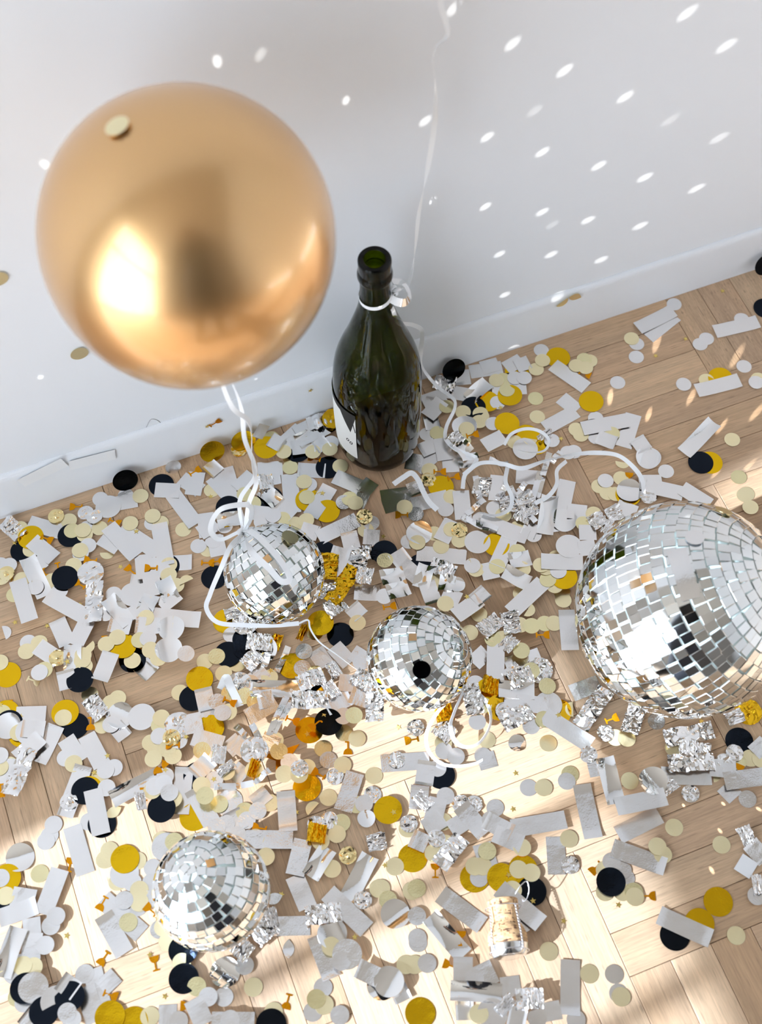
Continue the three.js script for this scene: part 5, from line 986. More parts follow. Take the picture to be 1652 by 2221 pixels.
scatter('c', 'small_gold_disc', 'disc', 'small pale gold discs', [
 [-117.6,1.5,-772.4,2.03,0,'','small pale gold foil disc lying on a crumpled strip, three percent across and fifty-two down'],
 [-113.2,1.5,-744.1,4.09,0,'','small pale gold foil disc lying on a black disc, four percent across and fifty-four down'],
 [-67.7,1.9,-762.3,0.36,0,'','small pale gold foil disc, nine percent across and fifty-one down'],
 [-78.8,2.3,-771.8,3.19,0,'x','small pale gold crinkled disc nearest the ribbon-tied mirror ball on its left side'],
 [-56.6,2.7,-739.9,0.44,0,'','small pale gold foil disc, eleven percent across and fifty-two down'],
 [-67.7,3.1,-748.8,0.57,0,'','small pale gold foil disc lying on a black disc, ten percent across and fifty-two down'],
 [-57,3.6,-745.1,2.67,0,'','small pale gold foil disc, twelve percent across and fifty-two down'],
 [-40.3,0.5,-742.9,5.19,0,'','small pale gold foil disc seventh nearest the ribbon-tied mirror ball on its left side'],
 [-66,4,-723.5,3.94,0,'','small pale gold foil disc, eleven percent across and fifty-four down'],
 [-9.1,1,-736.5,3.62,0,'','small pale gold foil disc sixth nearest the ribbon-tied mirror ball on its left side'],
 [20.7,0.5,-725.5,0.29,0,'','small pale gold foil disc third nearest the ribbon-tied mirror ball on its upper left side'],
 [15.2,1,-736.4,5.39,0,'','small pale gold foil disc fourth nearest the ribbon-tied mirror ball on its upper left side'],
 [14.5,1.4,-675.7,0.91,0,'','small pale gold foil disc fourth nearest the ribbon-tied mirror ball on its left side'],
 [40.3,0.1,-709.8,0.74,0,'','small pale gold foil disc nearest the ribbon-tied mirror ball on its upper left side'],
 [10.2,1,-763.7,4.01,0,'','small pale gold foil disc fifth nearest the ribbon-tied mirror ball on its upper left side'],
 [-76.7,4,-709.3,0.39,0,'','small pale gold foil disc partly under a black disc, ten percent across and fifty-five down'],
 [-102,3.1,-701,1.29,0,'','small pale gold foil disc partly under a silver strip, seven percent across and fifty-seven down'],
 [-130.4,0.5,-714.9,1.53,0,'','small pale gold foil disc partly under a silver strip, three percent across and fifty-seven down'],
 [-141.7,0.1,-701.3,3.30,0,'','small pale gold foil disc partly under a silver strip, two percent across and fifty-eight down'],
 [-143.3,1.9,-726.2,1.81,0,'x','small pale gold crinkled disc third nearest the ribbon-tied mirror ball on its left side'],
 [-148.8,2.5,-723.5,6.16,0,'','small pale gold foil disc, zero percent across and fifty-seven down'],
 [10.7,5.7,-662.5,3.07,0,'','small pale gold foil disc third nearest the ribbon-tied mirror ball on its left side'],
 [-24.5,10.9,-622.7,4.20,0,'','small pale gold foil disc fifth nearest the ribbon-tied mirror ball on its left side'],
 [14.2,6.9,-647.9,3.60,0,'','small pale gold foil disc second nearest the ribbon-tied mirror ball on its left side'],
 [82.2,0.1,-743.3,1.97,0,'','small pale gold foil disc second nearest the ribbon-tied mirror ball on its upper left side'],
 [172.4,1.4,-698.3,2.86,0,'','small pale gold foil disc third nearest the ribbon-tied mirror ball on its upper right side'],
 [175.9,1.4,-717,5.27,0,'','small pale gold foil disc fourth nearest the ribbon-tied mirror ball on its upper side'],
 [172,0.1,-748,5.93,0,'','small pale gold foil disc fourth nearest the green bottle on its lower left side'],
 [168.1,1,-738.9,2.98,0,'','small pale gold foil disc fifth nearest the ribbon-tied mirror ball on its upper side'],
 [218.1,1.4,-720.7,0.38,0,'','small pale gold foil disc second nearest the green bottle on its lower left side'],
 [213.1,3.5,-679.4,6.24,0,'','small pale gold foil disc nearest the green bottle on its lower side'],
 [216.8,3.9,-672,5.16,0,'','small pale gold foil disc second nearest the green bottle on its lower side'],
 [112.9,1,-726.1,2.42,0,'','small pale gold foil disc third nearest the ribbon-tied mirror ball on its upper side'],
 [117.4,3.1,-711,4.20,0,'','small pale gold foil disc second nearest the ribbon-tied mirror ball on its upper side'],
 [150.2,3.6,-671.9,0.74,0,'','small pale gold foil disc nearest the ribbon-tied mirror ball, partly under a silver strip'],
 [162.2,4,-671.5,0.37,0,'','small pale gold foil disc second nearest the ribbon-tied mirror ball on its upper right side'],
 [139.7,4,-681.8,4.82,0,'','small pale gold foil disc nearest the ribbon-tied mirror ball on its upper side'],
 [215.4,5.2,-637.7,2.46,0,'','small pale gold foil disc second nearest the middle mirror ball on its upper left side'],
 [219.5,6.1,-652,0.51,0,'x','small pale gold crinkled disc nearest the ribbon-tied mirror ball'],
 [56.8,0.1,-678.3,5.55,0,'','small pale gold foil disc nearest the ribbon-tied mirror ball on its left side'],
 [170.1,10,-541.3,1.47,0,'','small pale gold foil disc nearest the middle mirror ball on its upper left side'],
 [128.2,0.5,-550.9,3.05,0,'','small pale gold foil disc nearest the ribbon-tied mirror ball on its lower right side'],
 [298.6,1,-671.1,0.03,0,'x','small pale gold crinkled disc nearest the green bottle, partly under a large gold disc'],
 [304.2,1.6,-681.7,2.63,0,'','small pale gold foil disc fifth nearest the green bottle on its lower right side'],
 [313.3,2.4,-643.1,3.56,0,'','small pale gold foil disc partly under a silver strip, fifty-nine percent across and forty-nine down'],
 [263.2,2.8,-649.4,3.24,0,'','small pale gold foil disc third nearest the green bottle on its lower side'],
 [355.2,2.8,-603.2,4.25,0,'','small pale gold foil disc partly under a silver strip, sixty-six percent across and fifty down'],
 [280.6,0.1,-610.7,5.65,0,'','small pale gold foil disc fourth nearest the ribbon-tied mirror ball on its right side'],
 [260.3,2.3,-606.4,5.01,0,'','small pale gold foil disc second nearest the ribbon-tied mirror ball on its right side'],
 [281.5,1,-593.9,2.46,0,'','small pale gold foil disc third nearest the middle mirror ball on its upper side'],
 [298.8,1.8,-607.9,2.51,0,'','small pale gold foil disc seventh nearest the middle mirror ball on its upper side'],
 [306,2.2,-603.6,0.65,0,'x','small pale gold crinkled disc nearest the middle mirror ball on its upper side'],
 [301.4,2.8,-592.5,3.98,0,'','small pale gold foil disc fifth nearest the middle mirror ball on its upper side'],
 [325.1,4.9,-550,1.31,0,'','small pale gold foil disc fifth nearest the middle mirror ball on its upper right side'],
 [303.6,4.9,-554.9,1.02,0,'','small pale gold foil disc fourth nearest the middle mirror ball on its upper right side'],
 [351.4,4.5,-558.7,0.00,0,'','small pale gold foil disc partly under a silver strip, sixty-eight percent across and fifty-four down'],
 [348.1,5.4,-538.2,0.95,0,'','small pale gold foil disc seventh nearest the middle mirror ball on its upper right side'],
 [363.7,3.3,-583.9,0.64,0,'','small pale gold foil disc partly under a silver strip, sixty-eight percent across and fifty-two down'],
 [221,7.3,-597,3.86,0,'','small pale gold foil disc nearest the ribbon-tied mirror ball on its right side'],
 [263.1,1.9,-558.2,1.58,0,'','small pale gold foil disc nearest the middle mirror ball on its upper side'],
 [288.4,0.1,-509.9,0.77,0,'','small pale gold foil disc third nearest the middle mirror ball on its upper right side'],
 [259,11.6,-528.2,6.24,0,'','small pale gold foil disc nearest the middle mirror ball, lying on a silver strip'],
 [272,0.1,-494.8,2.93,0,'','small pale gold foil disc second nearest the middle mirror ball, partly under a crumpled strip'],
 [336.9,0.1,-515.5,3.04,0,'','small pale gold foil disc sixth nearest the middle mirror ball on its upper right side'],
 [345.6,0.1,-476.7,0.54,0,'','small pale gold foil disc fifth nearest the largest mirror ball on its left side'],
 [354.2,0.5,-473.4,0.64,0,'','small pale gold foil disc third nearest the largest mirror ball'],
 [320,7.9,-481.4,2.15,0,'','small pale gold foil disc fifth nearest the middle mirror ball on its right side'],
 [330.2,8.3,-476,1.66,0,'','small pale gold foil disc seventh nearest the middle mirror ball on its right side'],
 [375.9,0.1,-501.6,5.21,0,'','small pale gold foil disc second nearest the largest mirror ball'],
 [373.3,0.5,-493.1,1.01,0,'','small pale gold foil disc nearest the largest mirror ball'],
 [369.9,7.9,-508.1,0.15,0,'','small pale gold foil disc fourth nearest the largest mirror ball'],
 [366,8.3,-516.5,5.97,0,'','small pale gold foil disc sixth nearest the largest mirror ball on its left side'],
 [369.2,9.2,-529.2,0.92,0,'','small pale gold foil disc seventh nearest the largest mirror ball on its left side'],
 [365.9,9.6,-533.3,3.41,0,'','small pale gold foil disc, seventy-one percent across and fifty-six down'],
 [386.6,0.1,-539.3,3.32,0,'','small pale gold foil disc third nearest the largest mirror ball on its upper left side'],
 [290.4,10.2,-480.9,5.42,0,'','small pale gold foil disc second nearest the middle mirror ball on its right side'],
 [463.1,0.1,-599.1,4.37,0,'','small pale gold foil disc seventh nearest the largest mirror ball on its upper left side'],
 [467.5,0.5,-588.5,1.64,0,'','small pale gold foil disc fifth nearest the largest mirror ball on its upper left side'],
 [474.7,1,-584.2,2.30,0,'','small pale gold foil disc fourth nearest the largest mirror ball on its upper left side'],
 [488.8,0.1,-599.5,4.85,0,'','small pale gold foil disc sixth nearest the largest mirror ball on its upper left side'],
 [604.5,0.1,-555.6,5.14,0,'','small pale gold foil disc fourth nearest the largest mirror ball on its upper right side'],
 [602.9,0.1,-534.7,4.65,0,'','small pale gold foil disc third nearest the largest mirror ball on its upper right side'],
 [599.7,0.5,-533.7,1.42,0,'','small pale gold foil disc second nearest the largest mirror ball on its upper right side'],
 [598.5,1,-518.8,3.25,0,'','small pale gold foil disc nearest the largest mirror ball on its upper right side'],
 [442.9,3.1,-570.2,0.18,0,'','small pale gold foil disc second nearest the largest mirror ball on its upper left side'],
 [427.8,4.4,-563.1,0.18,0,'','small pale gold foil disc nearest the largest mirror ball on its upper left side'],
 [-131.7,0.5,-640.5,1.63,0,'','small pale gold foil disc partly under a silver strip, five percent across and sixty-three down'],
 [-145.9,1,-636,4.35,0,'','small pale gold foil disc, three percent across and sixty-four down'],
 [-118.1,8.7,-614,6.01,0,'x','small pale gold crinkled disc nearest the frontmost mirror ball on its upper left side'],
 [-95.9,8.3,-596.1,5.88,0,'','small pale gold foil disc partly under a black disc, eleven percent across and sixty-five down'],
 [-93.8,8.7,-607.8,6.20,0,'','small pale gold foil disc lying on a half disc, eleven percent across and sixty-four down'],
 [-95.9,9.1,-602.7,6.00,0,'','small pale gold foil disc, eleven percent across and sixty-five down'],
 [-99.4,0.1,-569,2.29,0,'','small pale gold foil disc partly under a crumpled strip, twelve percent across and sixty-eight down'],
 [-173.3,0.5,-634.2,1.24,0,'','small pale gold foil disc, zero percent across and sixty-five down'],
 [-133.5,8.7,-606.9,1.28,0,'','small pale gold foil disc, six percent across and sixty-six down'],
 [-57.1,8.7,-614,4.10,0,'','small pale gold foil disc, sixteen percent across and sixty-three down'],
 [-69.3,9.1,-610.8,5.02,0,'','small pale gold foil disc lying on a glass-shaped piece, fourteen percent across and sixty-three down'],
 [-37.2,10.9,-602.2,0.53,0,'','small pale gold foil disc seventh nearest the ribbon-tied mirror ball on its lower left side'],
 [-30.2,11.7,-587.6,5.71,0,'','small pale gold foil disc sixth nearest the ribbon-tied mirror ball on its lower left side'],
 [-25.3,12.1,-576.4,4.91,0,'','small pale gold foil disc fifth nearest the ribbon-tied mirror ball on its lower left side'],
 [-50.1,8.7,-584.8,1.12,0,'','small pale gold foil disc lying on a black disc, eighteen percent across and sixty-five down'],
 [-16.6,0.1,-539.3,2.09,0,'','small pale gold foil disc partly under a black disc, twenty-four percent across and sixty-eight down'],
 [-75.1,0.1,-555.7,5.03,0,'','small pale gold foil disc, fifteen percent across and sixty-eight down'],
 [-82.7,0.5,-553.6,6.10,0,'','small pale gold foil disc, fifteen percent across and sixty-nine down'],
 [-96.5,1.9,-533.6,2.49,0,'','small pale gold foil disc, thirteen percent across and seventy-one down'],
 [-129.8,1,-555.4,0.95,0,'','small pale gold foil disc, eight percent across and seventy down'],
 [-184.1,1,-581.6,5.06,0,'','small pale gold foil disc, zero percent across and seventy down'],
 [-173.6,4.4,-554.9,3.45,0,'','small pale gold foil disc, three percent across and seventy-two down'],
 [-190.6,0.1,-528.2,0.09,0,'','small pale gold foil disc fifth nearest the bottom left corner on its upper side'],
 [-199.4,1,-529.1,4.08,0,'','small pale gold foil disc fourth nearest the bottom left corner on its upper side'],
 [-132.7,1.4,-506.8,5.47,0,'','small pale gold foil disc seventh nearest the frontmost mirror ball on its upper left side'],
 [-112.8,1.8,-484.5,1.58,0,'','small pale gold foil disc sixth nearest the frontmost mirror ball on its upper left side'],
 [-69.9,7.2,-452.1,3.66,0,'','small pale gold foil disc fourth nearest the frontmost mirror ball on its upper left side'],
 [-53.9,7.2,-437.5,5.76,0,'','small pale gold foil disc fourth nearest the frontmost mirror ball on its upper side'],
 [-44.8,4.9,-512.2,3.29,0,'','small pale gold foil disc, twenty-one percent across and seventy-one down'],
 [-41,5.3,-518.9,0.12,0,'','small pale gold foil disc, twenty-one percent across and seventy down'],
 [-58.2,0.1,-500.6,2.76,0,'','small pale gold foil disc, twenty percent across and seventy-three down'],
 [-55,6.7,-490.1,1.15,0,'','small pale gold foil disc, twenty-one percent across and seventy-three down'],
 [-44.7,7.1,-486.1,0.02,0,'','small pale gold foil disc, twenty-two percent across and seventy-three down'],
 [-41.6,7.5,-477.5,5.02,0,'','small pale gold foil disc, twenty-three percent across and seventy-four down'],
 [-59.9,7.5,-481.5,1.08,0,'','small pale gold foil disc fifth nearest the frontmost mirror ball on its upper left side'],
 [-37.5,9,-494.4,2.05,0,'x','small pale gold crinkled disc nearest the frontmost mirror ball on its upper side'],
 [45.2,0.1,-547.6,0.67,0,'','small pale gold foil disc nearest the ribbon-tied mirror ball on its lower left side'],
 [16.2,0.1,-561.5,1.74,0,'','small pale gold foil disc third nearest the ribbon-tied mirror ball on its lower left side'],
 [28.7,1.8,-561.9,4.85,0,'','small pale gold foil disc second nearest the ribbon-tied mirror ball on its lower left side'],
 [113.2,1.4,-509.3,3.17,0,'x','small pale gold crinkled disc nearest the middle mirror ball, partly under a crumpled strip'],
 [70,6.6,-519.7,4.35,0,'','small pale gold foil disc nearest the ribbon-tied mirror ball on its lower side'],
 [29.6,1.8,-541.9,3.00,0,'','small pale gold foil disc fourth nearest the ribbon-tied mirror ball on its lower left side'],
 [41.3,9.4,-509,4.39,0,'','small pale gold foil disc second nearest the ribbon-tied mirror ball on its lower side'],
 [28.4,9.8,-516.6,5.92,0,'','small pale gold foil disc third nearest the ribbon-tied mirror ball on its lower side'],
 [21.4,10.6,-499,5.92,0,'','small pale gold foil disc fifth nearest the ribbon-tied mirror ball on its lower side'],
 [48.8,9.8,-499.7,0.86,0,'','small pale gold foil disc third nearest the middle mirror ball on its left side'],
 [-14.3,10.2,-471.7,0.76,0,'','small pale gold foil disc lying on a silver strip, twenty-seven percent across and seventy-four down'],
 [53.6,11.9,-455.2,0.46,0,'','small pale gold foil disc sixth nearest the ribbon-tied mirror ball on its lower side'],
 [53.6,12.7,-443.4,0.46,0,'','small pale gold foil disc lying on a orange star, thirty-seven percent across and seventy-four down'],
 [73.8,0.1,-422.8,4.20,0,'','small pale gold foil disc sixth nearest the middle mirror ball on its lower left side'],
 [50.8,13.6,-420.2,5.63,0,'','small pale gold foil disc fifth nearest the frontmost mirror ball on its upper right side'],
 [63.8,14,-414.5,4.50,0,'','small pale gold foil disc seventh nearest the frontmost mirror ball on its upper right side'],
 [82.7,0.1,-388,0.90,0,'','small pale gold foil disc, forty-three percent across and seventy-eight down'],
 [94.5,0.1,-434.9,5.54,0,'','small pale gold foil disc fifth nearest the middle mirror ball on its lower left side'],
 [106.3,1,-412.5,5.98,0,'','small pale gold foil disc fourth nearest the middle mirror ball on its lower left side'],
 [118.5,0.1,-442.3,2.50,0,'','small pale gold foil disc third nearest the middle mirror ball on its lower left side'],
 [128.4,0.5,-432.2,3.06,0,'','small pale gold foil disc second nearest the middle mirror ball on its lower left side'],
 [132.6,12.3,-451.2,2.13,0,'','small pale gold foil disc nearest the middle mirror ball on its lower left side'],
 [130.3,0.1,-392.2,1.23,0,'','small pale gold foil disc second nearest the middle mirror ball on its lower side'],
 [104.9,1.8,-371.5,4.54,0,'','small pale gold foil disc seventh nearest the middle mirror ball on its lower left side'],
 [85.9,0.7,-360.7,0.11,0,'','small pale gold foil disc, forty-five percent across and eighty down'],
 [29.7,1.4,-402.6,3.22,0,'','small pale gold foil disc third nearest the frontmost mirror ball on its upper right side'],
 [0.6,12.1,-442.7,6.19,0,'','small pale gold foil disc sixth nearest the frontmost mirror ball on its upper side'],
 [25.5,13.8,-434.3,4.95,0,'','small pale gold foil disc seventh nearest the frontmost mirror ball on its upper side'],
 [-15.2,1.4,-418.9,4.89,0,'','small pale gold foil disc second nearest the frontmost mirror ball on its upper side'],
 [-25,12.9,-438.2,1.70,0,'','small pale gold foil disc fifth nearest the frontmost mirror ball on its upper side'],
 [-25,13.3,-427.5,0.81,0,'','small pale gold foil disc third nearest the frontmost mirror ball on its upper side'],
 [4.9,1,-403.9,5.72,0,'','small pale gold foil disc nearest the frontmost mirror ball on its upper side'],
 [297.5,10.6,-472.8,3.58,0,'','small pale gold foil disc third nearest the middle mirror ball on its right side'],
 [288.5,11,-476.3,4.40,0,'','small pale gold foil disc nearest the middle mirror ball on its right side'],
 [309.6,10.2,-454.9,0.56,0,'','small pale gold foil disc fourth nearest the middle mirror ball on its right side'],
 [310,11,-431.9,4.32,0,'','small pale gold foil disc third nearest the largest mirror ball on its lower left side'],
 [320.1,2.3,-414.4,5.03,0,'','small pale gold foil disc second nearest the largest mirror ball on its lower left side'],
 [244.2,0.1,-385.8,5.38,0,'','small pale gold foil disc second nearest the middle mirror ball on its lower right side'],
 [252,12.7,-415.4,0.42,0,'','small pale gold foil disc nearest the middle mirror ball on its lower right side'],
 [203.8,1.5,-397.9,5.42,0,'','small pale gold foil disc nearest the middle mirror ball on its lower side'],
 [174.8,0.1,-327.2,1.96,0,'','small pale gold foil disc third nearest the middle mirror ball on its lower side'],
 [141.3,0.1,-333.3,1.92,0,'','small pale gold foil disc fourth nearest the middle mirror ball on its lower side'],
 [275.4,0.5,-323.1,4.60,0,'','small pale gold foil disc fifth nearest the middle mirror ball on its lower right side'],
 [304.1,0.1,-325.8,3.46,0,'','small pale gold foil disc sixth nearest the middle mirror ball on its lower right side'],
 [297.4,0.1,-361.4,5.87,0,'','small pale gold foil disc fourth nearest the middle mirror ball on its lower right side'],
 [299.9,15.5,-380.3,0.67,0,'','small pale gold foil disc third nearest the middle mirror ball on its lower right side'],
 [359.8,0.1,-343.3,5.24,0,'','small pale gold foil disc nearest the largest mirror ball on its lower left side'],
 [369.6,0.5,-338.2,2.47,0,'','small pale gold foil disc nearest the largest mirror ball on its lower side'],
 [470.3,0.5,-278,5.23,0,'','small pale gold foil disc nearest the largest mirror ball on its lower right side'],
 [457.5,1,-279.4,4.44,0,'','small pale gold foil disc third nearest the largest mirror ball on its lower side'],
 [479,1,-273.4,2.54,0,'','small pale gold foil disc second nearest the largest mirror ball on its lower right side'],
 [406,3.3,-312.9,0.82,0,'','small pale gold foil disc second nearest the largest mirror ball on its lower side'],
 [354,0.1,-299.7,1.61,0,'','small pale gold foil disc fourth nearest the largest mirror ball on its lower side'],
 [372.9,0.1,-244.3,0.53,0,'','small pale gold foil disc fifth nearest the largest mirror ball on its lower side'],
 [-189.6,0.1,-417,1.77,0,'','small pale gold foil disc third nearest the bottom left corner on its upper side'],
 [-223.5,3.1,-407.6,0.99,0,'','small pale gold foil disc second nearest the bottom left corner on its upper side'],
 [-215.4,5.2,-336.7,6.06,0,'','small pale gold foil disc third nearest the bottom left corner on its upper right side'],
 [-223.8,5.6,-341,1.94,0,'','small pale gold foil disc second nearest the bottom left corner on its upper right side'],
 [-243.6,5.2,-350.8,2.24,0,'','small pale gold foil disc nearest the bottom left corner on its upper side'],
 [-236,0.1,-318.2,0.01,0,'','small pale gold foil disc nearest the bottom left corner, partly under a large silver disc'],
 [-131.2,0.5,-259.8,1.91,0,'','small pale gold foil disc nearest the bottom left corner on its right side'],
 [-130.1,0.1,-407.6,3.68,0,'','small pale gold foil disc sixth nearest the frontmost mirror ball on its left side'],
 [-123.8,0.5,-414.3,3.32,0,'','small pale gold foil disc fifth nearest the frontmost mirror ball on its left side'],
 [-102.5,0.1,-395.7,4.71,0,'','small pale gold foil disc third nearest the frontmost mirror ball on its upper left side'],
 [-124.8,0.1,-383.9,4.13,0,'','small pale gold foil disc fourth nearest the frontmost mirror ball on its left side'],
 [-108.3,1.4,-369,4.04,0,'','small pale gold foil disc nearest the frontmost mirror ball on its left side'],
 [-111.4,1.8,-358.5,0.27,0,'','small pale gold foil disc second nearest the frontmost mirror ball on its left side'],
 [-125.8,1.4,-344.7,5.60,0,'','small pale gold foil disc third nearest the frontmost mirror ball on its left side'],
 [-76,0.1,-406.1,0.87,0,'','small pale gold foil disc second nearest the frontmost mirror ball on its upper left side'],
 [-65.5,1,-400.3,3.17,0,'','small pale gold foil disc nearest the frontmost mirror ball on its upper left side'],
 [-97.4,3.5,-328.7,5.05,0,'','small pale gold foil disc nearest the frontmost mirror ball, lying on a small silver disc'],
 [-97.4,3.9,-314.6,5.19,0,'','small pale gold foil disc second nearest the frontmost mirror ball on its lower left side'],
 [-91.2,4.7,-292.7,5.61,0,'','small pale gold foil disc third nearest the frontmost mirror ball on its lower left side'],
 [6.3,2.6,-375.9,1.44,0,'','small pale gold foil disc second nearest the frontmost mirror ball on its upper right side'],
 [9.5,2.6,-355.6,0.20,0,'','small pale gold foil disc nearest the frontmost mirror ball on its upper right side'],
 [61.5,4.8,-350.3,2.27,0,'','small pale gold foil disc fourth nearest the frontmost mirror ball on its upper right side'],
 [78.1,1.2,-352,0.66,0,'','small pale gold foil disc sixth nearest the frontmost mirror ball on its upper right side'],
 [62.6,4.8,-322.4,5.25,0,'','small pale gold foil disc nearest the frontmost mirror ball on its right side'],
 [80.6,0.1,-329.7,3.51,0,'x','small pale gold crinkled disc nearest the frontmost mirror ball'],
 [37.8,4.9,-257.8,3.93,0,'','small pale gold foil disc second nearest the frontmost mirror ball on its lower right side'],
 [96.1,0.1,-291.3,3.16,0,'','small pale gold foil disc second nearest the frontmost mirror ball on its right side'],
 [15,1,-213.5,4.63,0,'','small pale gold foil disc fifth nearest the frontmost mirror ball on its lower right side'],
 [10.1,1.4,-220.7,1.58,0,'','small pale gold foil disc fourth nearest the frontmost mirror ball on its lower right side'],
 [-28.6,0.5,-224.2,1.67,0,'','small pale gold foil disc third nearest the frontmost mirror ball on its lower right side'],
 [-38.4,0.1,-250.5,1.29,0,'','small pale gold foil disc nearest the frontmost mirror ball on its lower right side'],
 [-84.8,5.6,-268,4.65,0,'','small pale gold foil disc nearest the frontmost mirror ball on its lower side'],
 [117.3,0.5,-304.5,3.87,0,'','small pale gold foil disc fifth nearest the frontmost mirror ball on its right side'],
 [168.6,4.2,-306.4,0.49,0,'','small pale gold foil disc fifth nearest the cork on its upper left side'],
 [154.7,5.2,-302,1.59,0,'','small pale gold foil disc fourth nearest the cork on its upper left side'],
 [123.5,0.1,-278.4,4.67,0,'','small pale gold foil disc third nearest the cork on its upper left side'],
 [128.7,0.5,-278.6,1.91,0,'','small pale gold foil disc second nearest the cork on its upper left side'],
 [98.3,0.5,-290.4,3.57,0,'','small pale gold foil disc third nearest the frontmost mirror ball on its right side'],
 [100.4,1,-278.4,0.08,0,'','small pale gold foil disc third nearest the cork on its left side'],
 [94.6,0.1,-219.6,4.24,0,'','small pale gold foil disc second nearest the cork on its left side'],
 [101.8,0.5,-216.8,1.83,0,'','small pale gold foil disc nearest the cork on its left side'],
 [185.6,1.4,-278,1.25,0,'','small pale gold foil disc nearest the cork on its upper left side'],
 [192.5,1.8,-275.3,6.14,0,'','small pale gold foil disc third nearest the cork on its upper side'],
 [201.9,2.2,-286.5,5.88,0,'','small pale gold foil disc fourth nearest the cork on its upper side'],
 [221.8,3.1,-260.5,5.15,0,'','small pale gold foil disc second nearest the cork on its upper side'],
 [231.4,3.5,-253.4,2.82,0,'','small pale gold foil disc nearest the cork on its upper right side'],
 [209.3,3.5,-245.1,5.94,0,'','small pale gold foil disc nearest the cork, partly under a silver strip'],
 [232.7,4.5,-277.4,3.65,0,'','small pale gold foil disc fifth nearest the cork on its upper side'],
 [277.3,0.5,-269.9,3.29,0,'','small pale gold foil disc third nearest the cork on its upper right side'],
 [218.1,0.1,-184,0.83,0,'','small pale gold foil disc nearest the cork on its right side'],
 [138.2,7.8,-156.5,5.57,0,'','small pale gold foil disc nearest the cork on its lower side'],
 [296,0.5,-231.7,1.45,0,'','small pale gold foil disc fourth nearest the cork on its upper right side'],
 [287.4,0.1,-213.6,5.64,0,'','small pale gold foil disc second nearest the cork on its upper right side'],
 [302.1,0.5,-207.9,3.09,0,'','small pale gold foil disc second nearest the cork on its right side'],
 [311.9,1,-204.1,1.90,0,'','small pale gold foil disc second nearest the bottom right corner on its upper left side'],
 [310.6,1.4,-199.6,0.88,0,'','small pale gold foil disc nearest the bottom right corner on its upper left side'],
 [351.4,2.2,-225,1.98,0,'','small pale gold foil disc fourth nearest the bottom right corner on its upper left side'],
 [349.8,2.6,-233.6,5.28,0,'','small pale gold foil disc fifth nearest the cork on its upper right side'],
 [406.3,0.1,-213.9,0.01,0,'','small pale gold foil disc second nearest the bottom right corner on its upper side'],
 [380.5,0.1,-135.9,4.48,0,'','small pale gold foil disc nearest the bottom right corner'],
 [243.7,0.1,-153.3,5.66,0,'','small pale gold foil disc nearest the cork on its lower right side'],
 [261.4,0.5,-125.4,2.47,0,'h','small pale gold foil disc nearest the bottom right corner on its left side'],
 [161.6,0.1,-781.1,3.70,0,'','small pale gold foil disc sixth nearest the green bottle on its lower left side'],
 [127.5,0.1,-781.1,2.27,0,'','small pale gold foil disc, thirty-two percent across and forty-three down'],
 [124.1,0.5,-779,2.69,0,'x','small pale gold crinkled disc nearest the balloon, lying on a small pale gold disc'],
 [196.6,4.9,-745.9,5.24,0,'','small pale gold foil disc third nearest the green bottle on its lower left side'],
 [167.4,4.9,-757.4,1.79,0,'','small pale gold foil disc fifth nearest the green bottle on its lower left side'],
 [214.2,5.3,-742.1,1.57,0,'','small pale gold foil disc nearest the green bottle on its lower left side'],
 [422.2,1.8,-757.9,6.00,0,'','small pale gold foil disc fourth nearest the green bottle on its right side'],
 [414.5,2.2,-759.3,5.55,0,'','small pale gold foil disc third nearest the green bottle on its right side'],
 [419.4,4.9,-742.1,4.52,0,'','small pale gold foil disc fifth nearest the green bottle on its right side'],
 [445.4,0.1,-723.4,0.31,0,'','small pale gold foil disc seventh nearest the green bottle on its right side'],
 [437.6,0.1,-701.2,4.60,0,'','small pale gold foil disc partly under a silver strip, seventy-one percent across and forty-one down'],
 [461.2,1.4,-757.2,2.83,0,'','small pale gold foil disc sixth nearest the green bottle on its right side'],
 [472.3,1.8,-765.1,1.80,0,'','small pale gold foil disc, seventy-one percent across and thirty-five down'],
 [351,2.7,-747.5,0.80,0,'','small pale gold foil disc nearest the green bottle, lying on a silver strip'],
 [364.2,4.4,-733.7,2.16,0,'','small pale gold foil disc third nearest the green bottle on its lower right side'],
 [380.7,4.4,-721.7,1.87,0,'','small pale gold foil disc second nearest the green bottle on its right side'],
 [380.7,4.9,-724.8,4.64,0,'','small pale gold foil disc nearest the green bottle on its right side'],
 [375.6,5.3,-715.8,6.13,0,'','small pale gold foil disc seventh nearest the green bottle on its lower right side'],
 [359,7.4,-711.5,4.12,0,'','small pale gold foil disc fourth nearest the green bottle on its lower right side'],
 [329.6,1,-721.4,3.50,0,'','small pale gold foil disc second nearest the green bottle, partly under a silver strip'],
 [402.1,1,-680.6,5.69,0,'','small pale gold foil disc, sixty-eight percent across and forty-three down'],
 [349.4,8.3,-698.2,2.83,0,'','small pale gold foil disc sixth nearest the green bottle on its lower right side'],
 [576.7,0.5,-756.3,2.15,0,'','small pale gold foil disc, eighty-three percent across and thirty-three down'],
 [521.4,0.1,-746.6,1.50,0,'','small pale gold foil disc seventh nearest the largest mirror ball on its upper side'],
 [516.1,0.5,-750.3,1.62,0,'','small pale gold foil disc, seventy-seven percent across and thirty-five down'],
 [504,1.8,-745.3,3.58,0,'','small pale gold foil disc sixth nearest the largest mirror ball on its upper side'],
 [512.1,2.2,-738.8,5.57,0,'','small pale gold foil disc fifth nearest the largest mirror ball on its upper side'],
 [628.8,0.1,-676.7,2.60,0,'','small pale gold foil disc third nearest the largest mirror ball on its upper side'],
 [682.2,0.1,-657.3,2.12,0,'','small pale gold foil disc fourth nearest the largest mirror ball on its upper side'],
